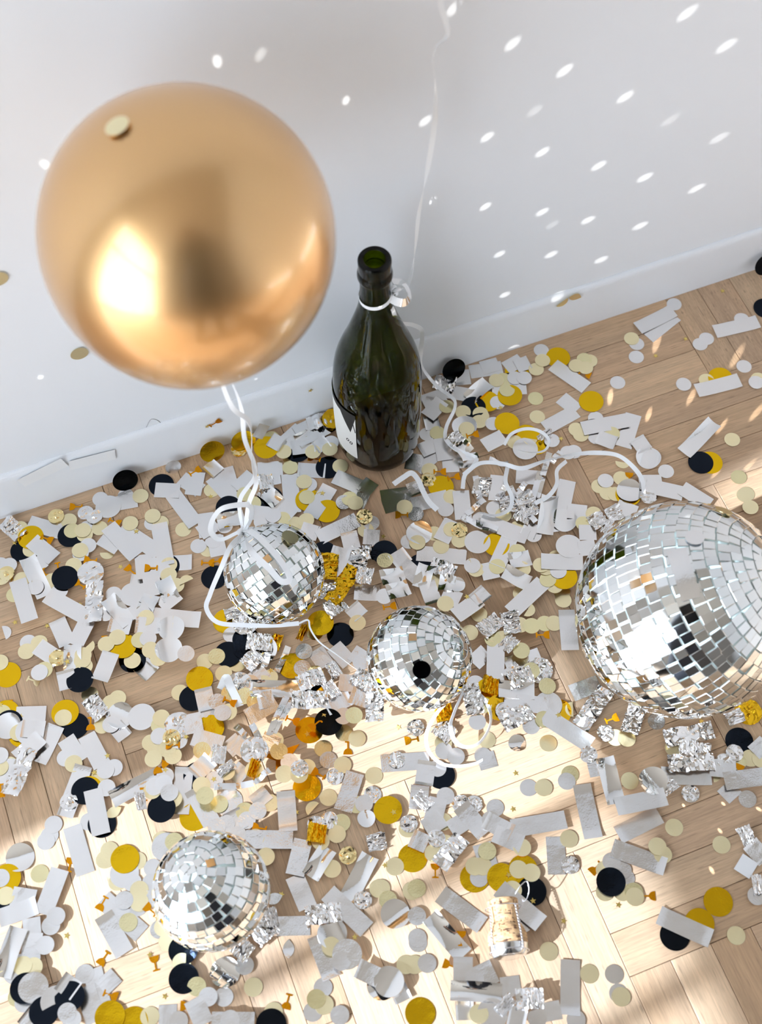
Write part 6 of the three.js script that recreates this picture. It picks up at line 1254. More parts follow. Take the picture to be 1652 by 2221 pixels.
 [469.7,1,-671.1,5.99,0,'','small pale gold foil disc partly under a silver strip, seventy-six percent across and forty-two down'],
 [471.3,1.4,-662.7,5.33,0,'','small pale gold foil disc, seventy-six percent across and forty-three down'],
 [502.9,2.2,-651.8,5.48,0,'','small pale gold foil disc second nearest the largest mirror ball on its upper side'],
 [619.6,0.1,-599.1,0.14,0,'','small pale gold foil disc nearest the largest mirror ball on its upper side'],
 [-1.3,228.4,-794.8,0.00,0,'W','small pale gold foil disc on the wall, ten percent across and thirty-five down'],
 [-44.1,360.7,-794.8,0.00,0,'W','small pale gold foil disc on the wall, zero percent across and twenty-seven down'],
]);
scatter('w', 'small_silver_disc', 'disc', 'small silver discs', [
 [52.3,7.7,-785,0.00,0,'L','small silver foil disc against the skirting, twenty-three percent across and forty-six down'],
 [-105.7,2.3,-726.3,3.37,0,'','small silver foil disc lying on a silver strip, six percent across and fifty-five down'],
 [-71.1,1.5,-761.5,2.30,0,'','small silver foil disc partly under a black disc, nine percent across and fifty-one down'],
 [-52.4,0.1,-748.3,0.24,0,'','small silver foil disc partly under a black disc, eleven percent across and fifty-two down'],
 [-56.7,3.1,-726.3,0.78,0,'','small silver foil disc partly under a silver strip, twelve percent across and fifty-three down'],
 [-66.5,3.6,-719.5,1.40,0,'','small silver foil disc, eleven percent across and fifty-four down'],
 [-14.6,0.5,-730.6,5.95,0,'','small silver foil disc fifth nearest the ribbon-tied mirror ball on its left side'],
 [12.3,0.1,-728.8,6.13,0,'','small silver foil disc fourth nearest the ribbon-tied mirror ball on its left side'],
 [-30.2,0.1,-776.2,5.13,0,'','small silver foil disc sixth nearest the ribbon-tied mirror ball on its upper left side'],
 [-4.2,0.1,-770.5,1.13,0,'','small silver foil disc fifth nearest the ribbon-tied mirror ball on its upper left side'],
 [-48.9,0.1,-765.2,2.34,0,'x','small silver crinkled disc nearest the balloon'],
 [-41.8,1.4,-757.3,3.44,0,'x','small silver crinkled disc nearest the ribbon-tied mirror ball, lying on a small silver disc'],
 [-97.4,3.6,-686.7,4.27,0,'','small silver foil disc partly under a silver strip, eight percent across and fifty-eight down'],
 [-119,5.7,-698.6,3.61,0,'','small silver foil disc lying on a silver strip, five percent across and fifty-eight down'],
 [-147.2,0.1,-739.7,5.50,0,'','small silver foil disc, zero percent across and fifty-five down'],
 [-138.7,1.5,-735,4.58,0,'','small silver foil disc, one percent across and fifty-five down'],
 [-47.7,0.1,-665.2,0.74,0,'','small silver foil disc sixth nearest the ribbon-tied mirror ball on its left side'],
 [-60.5,7.5,-643.6,2.63,0,'','small silver foil disc seventh nearest the ribbon-tied mirror ball on its left side'],
 [-0.1,4.8,-679.3,4.75,0,'','small silver foil disc third nearest the ribbon-tied mirror ball on its left side'],
 [6.8,5.2,-669.6,0.95,0,'','small silver foil disc second nearest the ribbon-tied mirror ball on its left side'],
 [179.8,1,-711.7,3.64,0,'','small silver foil disc third nearest the ribbon-tied mirror ball on its upper side'],
 [206.1,3.1,-677.7,4.06,0,'','small silver foil disc nearest the ribbon-tied mirror ball on its upper right side'],
 [118.7,3.1,-687.1,0.81,0,'','small silver foil disc nearest the ribbon-tied mirror ball, lying on a silver strip'],
 [132.1,4.4,-689.1,1.56,0,'','small silver foil disc second nearest the ribbon-tied mirror ball'],
 [223.8,5.7,-643,5.47,0,'','small silver foil disc second nearest the ribbon-tied mirror ball on its upper right side'],
 [49.1,0.5,-685.6,5.15,0,'','small silver foil disc nearest the ribbon-tied mirror ball on its left side'],
 [65.2,1.8,-685,5.43,0,'','small silver foil disc second nearest the ribbon-tied mirror ball on its upper left side'],
 [85,3.5,-703.2,1.75,0,'','small silver foil disc third nearest the ribbon-tied mirror ball on its upper left side'],
 [81.3,3.9,-696,2.61,0,'','small silver foil disc nearest the ribbon-tied mirror ball on its upper left side'],
 [49.6,0.5,-579,5.55,0,'','small silver foil disc nearest the ribbon-tied mirror ball on its lower left side'],
 [180.1,6.9,-604.6,1.11,0,'','small silver foil disc nearest the ribbon-tied mirror ball on its right side'],
 [302,2.4,-631.3,5.99,0,'','small silver foil disc third nearest the green bottle on its lower right side'],
 [270.9,2.4,-637.7,4.34,0,'','small silver foil disc second nearest the green bottle on its lower side'],
 [349.5,2.4,-614.2,3.88,0,'','small silver foil disc fifth nearest the green bottle on its lower right side'],
 [331.6,0.1,-608.8,0.34,0,'l','small silver foil disc third nearest the middle mirror ball on its upper right side'],
 [252.7,0.1,-611.5,4.90,0,'','small silver foil disc nearest the middle mirror ball on its upper side'],
 [301.8,5.4,-559.8,2.14,0,'','small silver foil disc second nearest the middle mirror ball on its upper right side'],
 [374.3,4.9,-569.7,2.28,0,'','small silver foil disc second nearest the largest mirror ball on its upper left side'],
 [205.5,9.9,-558.7,2.18,0,'','small silver foil disc nearest the middle mirror ball on its upper left side'],
 [278.1,9,-544,2.29,0,'m','small silver foil disc nearest the middle mirror ball on its upper right side'],
 [379.6,9.6,-521,0.17,0,'','small silver foil disc nearest the largest mirror ball on its left side'],
 [472,1,-602.4,1.05,0,'','small silver foil disc nearest the largest mirror ball on its upper left side'],
 [507.8,0.1,-569.8,2.07,0,'','small silver foil disc nearest the largest mirror ball on its upper side'],
 [504,3.5,-567.5,1.40,0,'x','small silver crinkled disc nearest the largest mirror ball, lying on a small silver disc'],
 [536.5,0.1,-589.8,6.19,0,'','small silver foil disc second nearest the largest mirror ball on its upper side'],
 [456,0.1,-647.2,2.23,0,'','small silver foil disc third nearest the largest mirror ball on its upper left side'],
 [-141.8,0.1,-645.1,1.75,0,'','small silver foil disc, four percent across and sixty-three down'],
 [-138.5,9.1,-605.6,3.92,0,'','small silver foil disc, five percent across and sixty-six down'],
 [-28.8,11.3,-600.3,4.15,0,'','small silver foil disc third nearest the ribbon-tied mirror ball on its lower left side'],
 [1.3,14.3,-570,3.00,0,'','small silver foil disc second nearest the ribbon-tied mirror ball on its lower left side'],
 [-88.2,4.4,-530.4,4.55,0,'','small silver foil disc seventh nearest the ribbon-tied mirror ball on its lower left side'],
 [-196.6,1.4,-540.3,3.31,0,'','small silver foil disc fifth nearest the bottom left corner on its upper side'],
 [-138.4,1,-515.2,5.86,0,'','small silver foil disc sixth nearest the bottom left corner on its upper side'],
 [-146.6,1.8,-472.4,2.72,0,'x','small silver crinkled disc nearest the bottom left corner, lying on a silver strip'],
 [-97.8,1.4,-489,1.33,0,'','small silver foil disc seventh nearest the frontmost mirror ball on its upper left side'],
 [-105.8,2.2,-489,1.84,0,'','small silver foil disc, fourteen percent across and seventy-five down'],
 [-109.6,3.3,-471.8,2.63,0,'','small silver foil disc sixth nearest the frontmost mirror ball on its upper left side'],
 [-134.4,0.1,-447.5,0.82,0,'','small silver foil disc fifth nearest the frontmost mirror ball on its upper left side'],
 [-54.5,5.4,-461.8,2.88,0,'','small silver foil disc fourth nearest the frontmost mirror ball on its upper side'],
 [-66.9,7.6,-454.6,5.68,0,'','small silver foil disc fourth nearest the frontmost mirror ball on its upper left side'],
 [-57.8,8,-454.6,2.64,0,'','small silver foil disc third nearest the frontmost mirror ball on its upper left side'],
 [-55.3,8.4,-444.1,3.15,0,'','small silver foil disc second nearest the frontmost mirror ball on its upper left side'],
 [-48.2,7.5,-501.1,2.97,0,'','small silver foil disc sixth nearest the frontmost mirror ball on its upper side'],
 [-32,8.5,-489.8,3.49,0,'','small silver foil disc fifth nearest the frontmost mirror ball on its upper side'],
 [-172.1,0.1,-448.1,3.49,0,'','small silver foil disc third nearest the bottom left corner on its upper side'],
 [-165.9,0.5,-456.8,4.93,0,'','small silver foil disc fourth nearest the bottom left corner on its upper side'],
 [111.1,1,-535.7,2.78,0,'','small silver foil disc nearest the ribbon-tied mirror ball on its lower side'],
 [103.6,1,-519.6,3.85,0,'','small silver foil disc second nearest the ribbon-tied mirror ball on its lower side'],
 [159.8,1.4,-504.2,3.22,0,'','small silver foil disc nearest the middle mirror ball, lying on a silver strip'],
 [50.8,9.8,-519.4,5.50,0,'','small silver foil disc third nearest the ribbon-tied mirror ball on its lower side'],
 [14.3,10.2,-513.2,1.63,0,'','small silver foil disc fourth nearest the ribbon-tied mirror ball on its lower left side'],
 [15.9,11.1,-499.9,5.28,0,'','small silver foil disc fourth nearest the ribbon-tied mirror ball on its lower side'],
 [59.3,13.2,-429.6,4.92,0,'','small silver foil disc third nearest the middle mirror ball on its lower left side'],
 [66.2,14.4,-419.6,4.15,0,'x','small silver crinkled disc nearest the ribbon-tied mirror ball on its lower side'],
 [95.2,0.5,-422.3,6.08,0,'','small silver foil disc second nearest the middle mirror ball on its lower left side'],
 [95.7,0.1,-404.5,1.38,0,'x','small silver crinkled disc nearest the middle mirror ball on its lower left side'],
 [123,11.9,-454.3,3.24,0,'','small silver foil disc nearest the middle mirror ball on its lower left side'],
 [122.4,0.1,-374.9,2.00,0,'x','small silver crinkled disc third nearest the middle mirror ball on its lower side'],
 [111.7,2.2,-369.5,0.12,0,'','small silver foil disc fourth nearest the cork on its upper left side'],
 [108.6,2.6,-355.3,3.48,0,'m','small silver foil disc third nearest the cork on its upper left side'],
 [75.6,0.1,-367,2.77,0,'x','small silver crinkled disc second nearest the frontmost mirror ball'],
 [63,0.7,-367.2,2.08,0,'x','small silver crinkled disc nearest the frontmost mirror ball'],
 [-12.1,12.5,-439.2,0.66,0,'','small silver foil disc third nearest the frontmost mirror ball on its upper side'],
 [-15,1.4,-398.7,2.65,0,'','small silver foil disc second nearest the frontmost mirror ball on its upper side'],
 [4.1,1.4,-394.8,5.14,0,'','small silver foil disc second nearest the frontmost mirror ball on its upper right side'],
 [16.5,2.2,-399.4,1.62,0,'','small silver foil disc third nearest the frontmost mirror ball on its upper right side'],
 [-24.1,1.8,-398.7,0.94,0,'','small silver foil disc nearest the frontmost mirror ball on its upper side'],
 [256.4,0.1,-443.1,5.77,0,'','small silver foil disc nearest the middle mirror ball on its lower right side'],
 [268.4,13.6,-402.7,0.53,0,'x','small silver crinkled disc nearest the middle mirror ball on its lower right side'],
 [201.2,1.9,-390.2,2.85,0,'','small silver foil disc nearest the middle mirror ball on its lower side'],
 [209.8,2.3,-380.8,2.13,0,'','small silver foil disc second nearest the middle mirror ball on its lower side'],
 [240.4,11.9,-402.3,3.47,0,'','small silver foil disc second nearest the middle mirror ball on its lower right side'],
 [234.3,0.5,-372.4,5.82,0,'','small silver foil disc third nearest the middle mirror ball on its lower right side'],
 [184.6,0.5,-421.5,0.81,0,'x','small silver crinkled disc nearest the middle mirror ball'],
 [155.7,1,-398.2,3.31,0,'x','small silver crinkled disc second nearest the middle mirror ball on its lower side'],
 [189.1,1.4,-376.6,0.69,0,'','small silver foil disc third nearest the middle mirror ball on its lower side'],
 [186,1.4,-348.9,1.27,0,'','small silver foil disc second nearest the cork on its upper left side'],
 [143.9,0.5,-336.9,4.77,0,'x','small silver crinkled disc second nearest the cork on its upper left side'],
 [207.8,0.1,-332.1,1.82,0,'x','small silver crinkled disc nearest the cork on its upper side, partly under a silver strip'],
 [196.2,1.8,-336.6,3.14,0,'x','small silver crinkled disc second nearest the cork on its upper side'],
 [225.2,0.1,-321.8,1.12,0,'','small silver foil disc second nearest the cork on its upper side'],
 [216.4,2.8,-312.2,2.18,0,'','small silver foil disc nearest the cork on its upper side, partly under a silver strip'],
 [262.2,0.1,-328.2,0.10,0,'','small silver foil disc third nearest the cork on its upper side'],
 [298.2,0.5,-320.8,1.19,0,'','small silver foil disc second nearest the largest mirror ball on its lower left side'],
 [285.9,15.1,-378.9,2.98,0,'','small silver foil disc nearest the largest mirror ball on its lower left side'],
 [269.6,0.1,-372.2,2.71,0,'m','small silver foil disc third nearest the largest mirror ball on its lower left side'],
 [352.7,0.5,-350.4,3.18,0,'x','small silver crinkled disc nearest the largest mirror ball on its lower left side'],
 [403.5,0.1,-343.7,4.32,0,'','small silver foil disc nearest the largest mirror ball'],
 [458.2,1.4,-287.7,3.99,0,'x','small silver crinkled disc nearest the largest mirror ball on its lower side'],
 [444.8,2,-283.1,2.18,0,'x','small silver crinkled disc second nearest the largest mirror ball on its lower side'],
 [401.4,0.1,-267.5,0.34,0,'x','small silver crinkled disc nearest the bottom right corner'],
 [324.3,16.4,-332.5,4.65,0,'x','small silver crinkled disc second nearest the largest mirror ball on its lower left side'],
 [449,0.5,-243.6,5.28,0,'','small silver foil disc second nearest the largest mirror ball on its lower side'],
 [-176.5,0.5,-444,5.47,0,'','small silver foil disc second nearest the bottom left corner on its upper side'],
 [-224,2.3,-425.3,1.84,0,'','small silver foil disc nearest the bottom left corner on its upper side'],
 [-191.6,3.9,-366.4,2.80,0,'','small silver foil disc fifth nearest the bottom left corner on its upper right side'],
 [-185.1,4.4,-372.7,1.65,0,'','small silver foil disc sixth nearest the bottom left corner on its upper right side'],
 [-200.9,4.4,-351.5,6.11,0,'','small silver foil disc third nearest the bottom left corner on its upper right side'],
 [-215.3,4.8,-345.2,1.54,0,'','small silver foil disc second nearest the bottom left corner on its upper right side'],
 [-231.5,0.5,-311.2,2.40,0,'','small silver foil disc nearest the bottom left corner, lying on a small pale gold disc'],
 [-174.9,0.5,-315.6,3.17,0,'','small silver foil disc second nearest the frontmost mirror ball on its lower left side'],
 [-194.7,8.6,-280.3,0.56,0,'','small silver foil disc second nearest the bottom left corner on its right side'],
 [-196.9,9,-287.4,2.51,0,'','small silver foil disc nearest the bottom left corner on its right side'],
 [-108.7,0.5,-247,1.46,0,'','small silver foil disc third nearest the bottom left corner on its right side'],
 [-112.2,1,-377.9,2.45,0,'','small silver foil disc fourth nearest the frontmost mirror ball on its left side'],
 [-91,0.1,-384.3,2.05,0,'','small silver foil disc nearest the frontmost mirror ball on its upper left side'],
 [-96.4,0.5,-371.7,6.18,0,'','small silver foil disc nearest the frontmost mirror ball'],
 [-113.5,0.1,-354.9,0.94,0,'','small silver foil disc third nearest the frontmost mirror ball on its left side'],
 [-103.9,1,-357.8,4.55,0,'','small silver foil disc second nearest the frontmost mirror ball on its left side'],
 [-123.7,2.2,-364.9,5.25,0,'','small silver foil disc fifth nearest the frontmost mirror ball on its left side'],
 [-101.4,3.1,-328.1,5.24,0,'','small silver foil disc nearest the frontmost mirror ball on its lower left side'],
 [-8.4,1.8,-384.5,4.35,0,'','small silver foil disc nearest the frontmost mirror ball on its upper right side'],
 [41.9,5.7,-242.2,3.07,0,'','small silver foil disc third nearest the frontmost mirror ball on its lower right side'],
 [79,2.3,-286.2,4.70,0,'x','small silver crinkled disc nearest the cork on its left side'],
 [19.1,0.5,-227.7,4.14,0,'','small silver foil disc second nearest the frontmost mirror ball on its lower right side'],
 [3.6,0.1,-211.7,0.41,0,'','small silver foil disc fourth nearest the frontmost mirror ball on its lower right side'],
 [24.8,1.4,-200.4,0.47,0,'','small silver foil disc second nearest the cork on its lower left side'],
 [-65.3,0.1,-252,6.13,0,'','small silver foil disc nearest the frontmost mirror ball on its lower side'],
 [-78,6,-255.9,3.10,0,'','small silver foil disc second nearest the frontmost mirror ball on its lower side'],
 [-39.7,2.3,-270.6,3.01,0,'','small silver foil disc nearest the frontmost mirror ball on its lower right side'],
 [-66,7.3,-230.4,4.29,0,'','small silver foil disc third nearest the frontmost mirror ball on its lower side'],
 [162.2,4.6,-313.5,0.93,0,'x','small silver crinkled disc nearest the cork on its upper left side'],
 [119.3,3.1,-255,1.69,0,'','small silver foil disc nearest the frontmost mirror ball on its right side'],
 [111.8,0.1,-233.4,4.22,0,'','small silver foil disc second nearest the cork on its left side'],
 [112.8,0.5,-237.3,4.35,0,'','small silver foil disc third nearest the cork on its left side'],
 [112.7,1,-213.6,3.24,0,'','small silver foil disc nearest the cork on its left side'],
 [185.4,1,-266.7,5.61,0,'','small silver foil disc nearest the cork on its upper left side'],
 [206.5,0.1,-215.1,1.32,0,'','small silver foil disc nearest the cork, partly under a silver strip'],
 [268,0.5,-247.1,0.89,0,'x','small silver crinkled disc nearest the cork'],
 [146.6,5.2,-185.6,5.15,0,'','small silver foil disc nearest the cork on its lower left side'],
 [183.7,10.4,-134.7,4.42,0,'','small silver foil disc nearest the cork on its lower side'],
 [310.5,0.1,-218.1,3.05,0,'','small silver foil disc nearest the bottom right corner on its upper left side'],
 [310.8,1,-225.9,0.16,0,'','small silver foil disc second nearest the bottom right corner on its upper left side'],
 [304.6,1.4,-236.3,0.02,0,'','small silver foil disc second nearest the cork on its upper right side'],
 [413.5,2.8,-160.2,4.71,0,'','small silver foil disc nearest the bottom right corner, lying on a crumpled strip'],
 [264.1,0.1,-145.1,1.82,0,'','small silver foil disc nearest the cork on its right side'],
 [260.5,0.1,-128.8,2.34,0,'','small silver foil disc nearest the bottom right corner on its left side'],
 [216.3,0.5,-122.1,6.27,0,'','small silver foil disc nearest the cork on its lower right side'],
 [225.9,1.9,-781.1,1.73,0,'','small silver foil disc nearest the green bottle, lying on a crumpled strip'],
 [177,4.4,-765.9,0.64,0,'','small silver foil disc third nearest the green bottle on its lower left side'],
 [218.3,4.9,-749.7,5.88,0,'','small silver foil disc second nearest the green bottle on its lower left side'],
 [434.5,2.2,-754.7,5.10,0,'','small silver foil disc second nearest the green bottle on its right side'],
 [443.9,2.6,-751,3.96,0,'','small silver foil disc third nearest the green bottle on its right side'],
 [403.9,4,-731.5,5.91,0,'','small silver foil disc nearest the green bottle on its right side'],
 [477.1,0.1,-778.9,4.73,0,'','small silver foil disc fourth nearest the green bottle on its right side'],
 [318.7,0.5,-724.2,1.89,0,'','small silver foil disc nearest the green bottle on its lower right side'],
 [388.3,5.7,-707.7,2.48,0,'','small silver foil disc second nearest the green bottle on its lower right side'],
 [439.4,1.9,-667.5,1.38,0,'','small silver foil disc fifth nearest the green bottle on its right side'],
 [449.5,0.5,-648.2,6.26,0,'','small silver foil disc fifth nearest the largest mirror ball on its upper left side'],
 [641.8,0.1,-781.1,1.21,0,'','small silver foil disc partly under a silver strip, eighty-eight percent across and thirty down'],
 [579,0.1,-747.9,0.57,0,'','small silver foil disc, eighty-four percent across and thirty-four down'],
 [571,0.1,-732.3,0.57,0,'','small silver foil disc seventh nearest the largest mirror ball on its upper side'],
 [537.3,0.1,-709.4,4.71,0,'','small silver foil disc fourth nearest the largest mirror ball on its upper side'],
 [603.3,0.1,-681,2.59,0,'','small silver foil disc third nearest the largest mirror ball on its upper side'],
 [675.4,0.1,-677.8,2.37,0,'','small silver foil disc sixth nearest the largest mirror ball on its upper side'],
 [677.7,0.5,-654.2,0.39,0,'','small silver foil disc fifth nearest the largest mirror ball on its upper side'],
 [654.1,0.1,-725.8,1.74,0,'','small silver foil disc, ninety-three percent across and thirty-three down'],
 [644,0.5,-721.5,6.08,0,'','small silver foil disc, ninety-two percent across and thirty-four down'],
 [702.8,0.1,-735.2,0.79,0,'','small silver foil disc partly under a silver strip, ninety-seven percent across and thirty-one down'],
 [495.5,0.1,-676.6,1.56,0,'','small silver foil disc seventh nearest the largest mirror ball on its upper left side'],
 [485,1,-654.2,2.80,0,'','small silver foil disc fourth nearest the largest mirror ball on its upper left side'],
]);
scatter('h', 'half_disc', 'disc', 'half discs', [
 [-41.5,0.1,-710.4,4.36,0,'','half disc of pale gold foil second nearest the ribbon-tied mirror ball'],
 [24.7,7.3,-650.1,1.73,0,'','half disc of pale gold foil nearest the ribbon-tied mirror ball'],
 [335.2,7.9,-491.6,5.34,0,'','half disc of pale gold foil nearest the middle mirror ball'],
 [497.2,0.1,-614.3,4.12,0,'','half disc of pale gold foil nearest the largest mirror ball on its upper side'],
 [-86.4,8.3,-613.5,5.14,0,'','half disc of pale gold foil nearest the ribbon-tied mirror ball on its lower left side'],
 [112.5,9.7,-487.6,5.11,0,'g','half disc of orange foil sticking up behind a crumpled silver strip'],
 [64.6,1,-384.3,2.07,0,'','half disc of pale gold foil nearest the frontmost mirror ball'],
 [331.1,1.8,-384.5,2.77,0,'','half disc of pale gold foil nearest the largest mirror ball'],
 [432.4,0.1,-275.8,5.91,0,'','half disc of pale gold foil nearest the largest mirror ball on its lower side'],
 [417.6,1,-676.1,4.15,0,'','half disc of pale gold foil nearest the green bottle, lying on a large gold disc'],
 [501.2,62.6,-789.8,5.39,0,'cW','half disc of pale gold foil on the wall, seventy-four percent across and thirty down'],
]);
scatter('v', 'half_disc', 'disc', 'half discs', [
 [-159.4,0.1,-664,0.02,0,'','half disc of silver foil near the left edge of the photo'],
]);
scatter('l', 'lens_confetti', 'confetti', 'lens-shaped pieces', [
 [-110.3,1,-447.6,0.18,0,'c','lens-shaped gold foil piece nearest the frontmost mirror ball, partly under a silver strip'],
 [3.6,0.5,-317.2,6.26,0,'','lens-shaped silver foil piece nearest the frontmost mirror ball'],
 [1.6,0.1,-270.2,4.37,0,'','lens-shaped silver foil piece nearest the frontmost mirror ball on its lower right side'],
 [515.1,66.1,-789.8,5.82,0,'cW','lens-shaped gold foil piece on the wall, seventy-five percent across and twenty-nine down'],
]);
scatter('b', 'orange_star', 'confetti', 'orange star', [
 [56,0.1,-441.9,2.78,0,'','large orange foil star peeking out from under a pale gold disc'],
]);
scatter('g', 'glass_confetti', 'confetti', 'orange glass-shaped confetti', [
 [-56.5,0.7,-776.2,5.91,0,'','orange glass-shaped foil confetti, ten percent across and fifty down'],
 [-23.7,4.4,-742.2,2.39,0,'','orange glass-shaped foil confetti fifth nearest the ribbon-tied mirror ball on its left side'],
 [-94.6,2.7,-749.7,2.40,0,'','orange glass-shaped foil confetti, six percent across and fifty-three down'],
 [-92.5,0.1,-714.1,1.46,0,'','orange glass-shaped foil confetti partly under a black disc, eight percent across and fifty-five down'],
 [-106.6,2.7,-711.2,1.77,0,'','orange glass-shaped foil confetti partly under a silver strip, six percent across and fifty-six down'],
 [-59.1,4,-708.8,5.81,0,'','orange glass-shaped foil confetti seventh nearest the ribbon-tied mirror ball on its left side'],
 [-23.8,0.1,-684.4,5.20,0,'','orange glass-shaped foil confetti fourth nearest the ribbon-tied mirror ball on its left side'],
 [-76.5,5,-685.5,5.37,0,'','orange glass-shaped foil confetti partly under a black disc, eleven percent across and fifty-seven down'],
 [-3.7,6.1,-676.5,5.91,0,'','orange glass-shaped foil confetti third nearest the ribbon-tied mirror ball on its left side'],
 [72.5,1,-771.1,3.37,0,'','orange glass-shaped foil confetti nearest the ribbon-tied mirror ball on its upper left side'],
 [195.6,1.4,-739.5,5.71,0,'','orange glass-shaped foil confetti nearest the green bottle, partly under a silver strip'],
 [52.1,0.5,-663.8,2.77,0,'','orange glass-shaped foil confetti second nearest the ribbon-tied mirror ball, partly under a silver strip'],
 [61.9,1,-661.4,2.96,0,'','orange glass-shaped foil confetti nearest the ribbon-tied mirror ball, partly under a silver strip'],
 [313.6,2,-675.7,2.77,0,'','orange glass-shaped foil confetti second nearest the green bottle on its lower right side'],
 [324.6,2,-663.9,2.97,0,'','orange glass-shaped foil confetti nearest the largest mirror ball on its upper left side'],
 [256.9,3.3,-641.7,5.91,0,'','orange glass-shaped foil confetti nearest the ribbon-tied mirror ball on its upper right side'],
 [336.3,8.8,-463,2.77,0,'','orange glass-shaped foil confetti nearest the middle mirror ball on its right side'],
 [206.2,10.3,-546.1,2.96,0,'','orange glass-shaped foil confetti nearest the middle mirror ball'],
 [496.7,0.5,-596.4,4.26,0,'','orange glass-shaped foil confetti nearest the largest mirror ball on its upper side'],
 [-147.2,0.1,-603.8,2.42,0,'c','pale gold glass-shaped confetti lying on the bare wood at the left'],
 [-70.8,0.1,-618,1.29,0,'','orange glass-shaped foil confetti fifth nearest the frontmost mirror ball on its upper left side'],
 [-106.5,2.3,-539.4,1.30,0,'','orange glass-shaped foil confetti third nearest the frontmost mirror ball on its upper left side'],
 [-175.5,0.1,-585.9,1.32,0,'','orange glass-shaped foil confetti third nearest the bottom left corner on its upper side'],
 [-203.3,7,-504.1,1.33,0,'','orange glass-shaped foil confetti nearest the bottom left corner on its upper side'],
 [-77.9,5.4,-452.2,4.42,0,'','orange glass-shaped foil confetti nearest the frontmost mirror ball on its upper left side'],
 [-52.2,6.2,-476.7,1.92,0,'','orange glass-shaped foil confetti nearest the frontmost mirror ball on its upper side'],
 [-59,6.7,-473.2,1.44,0,'','orange glass-shaped foil confetti second nearest the frontmost mirror ball on its upper left side'],
 [-38.5,9.6,-487.4,5.91,0,'','orange glass-shaped foil confetti nearest the ribbon-tied mirror ball on its lower left side'],
 [25.8,11.5,-508.7,2.41,0,'','orange glass-shaped foil confetti nearest the ribbon-tied mirror ball on its lower side'],
 [81.7,1,-412.4,5.38,0,'','orange glass-shaped foil confetti second nearest the frontmost mirror ball on its upper right side'],
 [116.9,0.1,-426.8,1.21,0,'','orange glass-shaped foil confetti nearest the middle mirror ball on its lower left side'],
 [95.2,11.9,-456.4,0.36,0,'','orange glass-shaped foil confetti second nearest the middle mirror ball on its lower left side'],
 [75.9,11.9,-468.3,2.41,0,'','orange glass-shaped foil confetti second nearest the ribbon-tied mirror ball on its lower side'],
 [12.7,1.8,-383.3,5.74,0,'','orange glass-shaped foil confetti nearest the frontmost mirror ball on its upper right side'],
 [176.7,0.1,-412.2,6.09,0,'','orange glass-shaped foil confetti nearest the middle mirror ball on its lower side'],
 [364.7,0.1,-361.4,3.13,0,'','orange glass-shaped foil confetti nearest the largest mirror ball'],
 [453.8,1.4,-271.1,3.90,0,'','orange glass-shaped foil confetti nearest the largest mirror ball on its lower side'],
 [-161.7,0.1,-414.7,4.27,0,'','orange glass-shaped foil confetti third nearest the frontmost mirror ball on its left side'],
 [-214.5,6.5,-307.8,2.45,0,'','orange glass-shaped foil confetti nearest the bottom left corner, partly under a black disc'],
 [-158.4,1,-289.6,2.45,0,'','orange glass-shaped foil confetti nearest the bottom left corner on its right side'],
 [-143.1,1,-369.7,0.74,0,'','orange glass-shaped foil confetti second nearest the frontmost mirror ball on its left side'],
 [-155.4,0.1,-322.5,0.64,0,'','orange glass-shaped foil confetti second nearest the bottom left corner on its upper right side'],
 [-113.8,0.1,-301.5,4.60,0,'','orange glass-shaped foil confetti nearest the frontmost mirror ball on its lower left side'],
 [-103.7,2.2,-347.7,5.25,0,'','orange glass-shaped foil confetti nearest the frontmost mirror ball'],
 [-97.3,1,-256.1,5.91,0,'','orange glass-shaped foil confetti nearest the frontmost mirror ball on its lower side'],
 [-14.3,0.1,-228,0.96,0,'','orange glass-shaped foil confetti nearest the frontmost mirror ball on its lower right side'],
 [150.2,4.2,-286.6,4.33,0,'','orange glass-shaped foil confetti nearest the cork on its upper left side'],
 [149.1,3.9,-222.1,4.32,0,'','orange glass-shaped foil confetti nearest the cork, lying on a silver strip'],
 [130.9,3.9,-203.9,5.57,0,'','orange glass-shaped foil confetti nearest the cork on its lower left side'],
 [289,0.1,-236.7,0.38,0,'','orange glass-shaped foil confetti nearest the cork on its upper right side'],
 [322.5,0.1,-196.1,2.77,0,'','orange glass-shaped foil confetti nearest the bottom right corner'],
 [107,50.2,-789.8,3.52,0,'W','orange glass-shaped foil confetti on the wall, twenty-eight percent across and forty-one down'],
 [361.4,8.8,-701.2,2.97,0,'','orange glass-shaped foil confetti nearest the green bottle on its lower right side'],
 [508.4,1.4,-732.1,2.35,0,'','orange glass-shaped foil confetti nearest the green bottle on its right side'],
]);
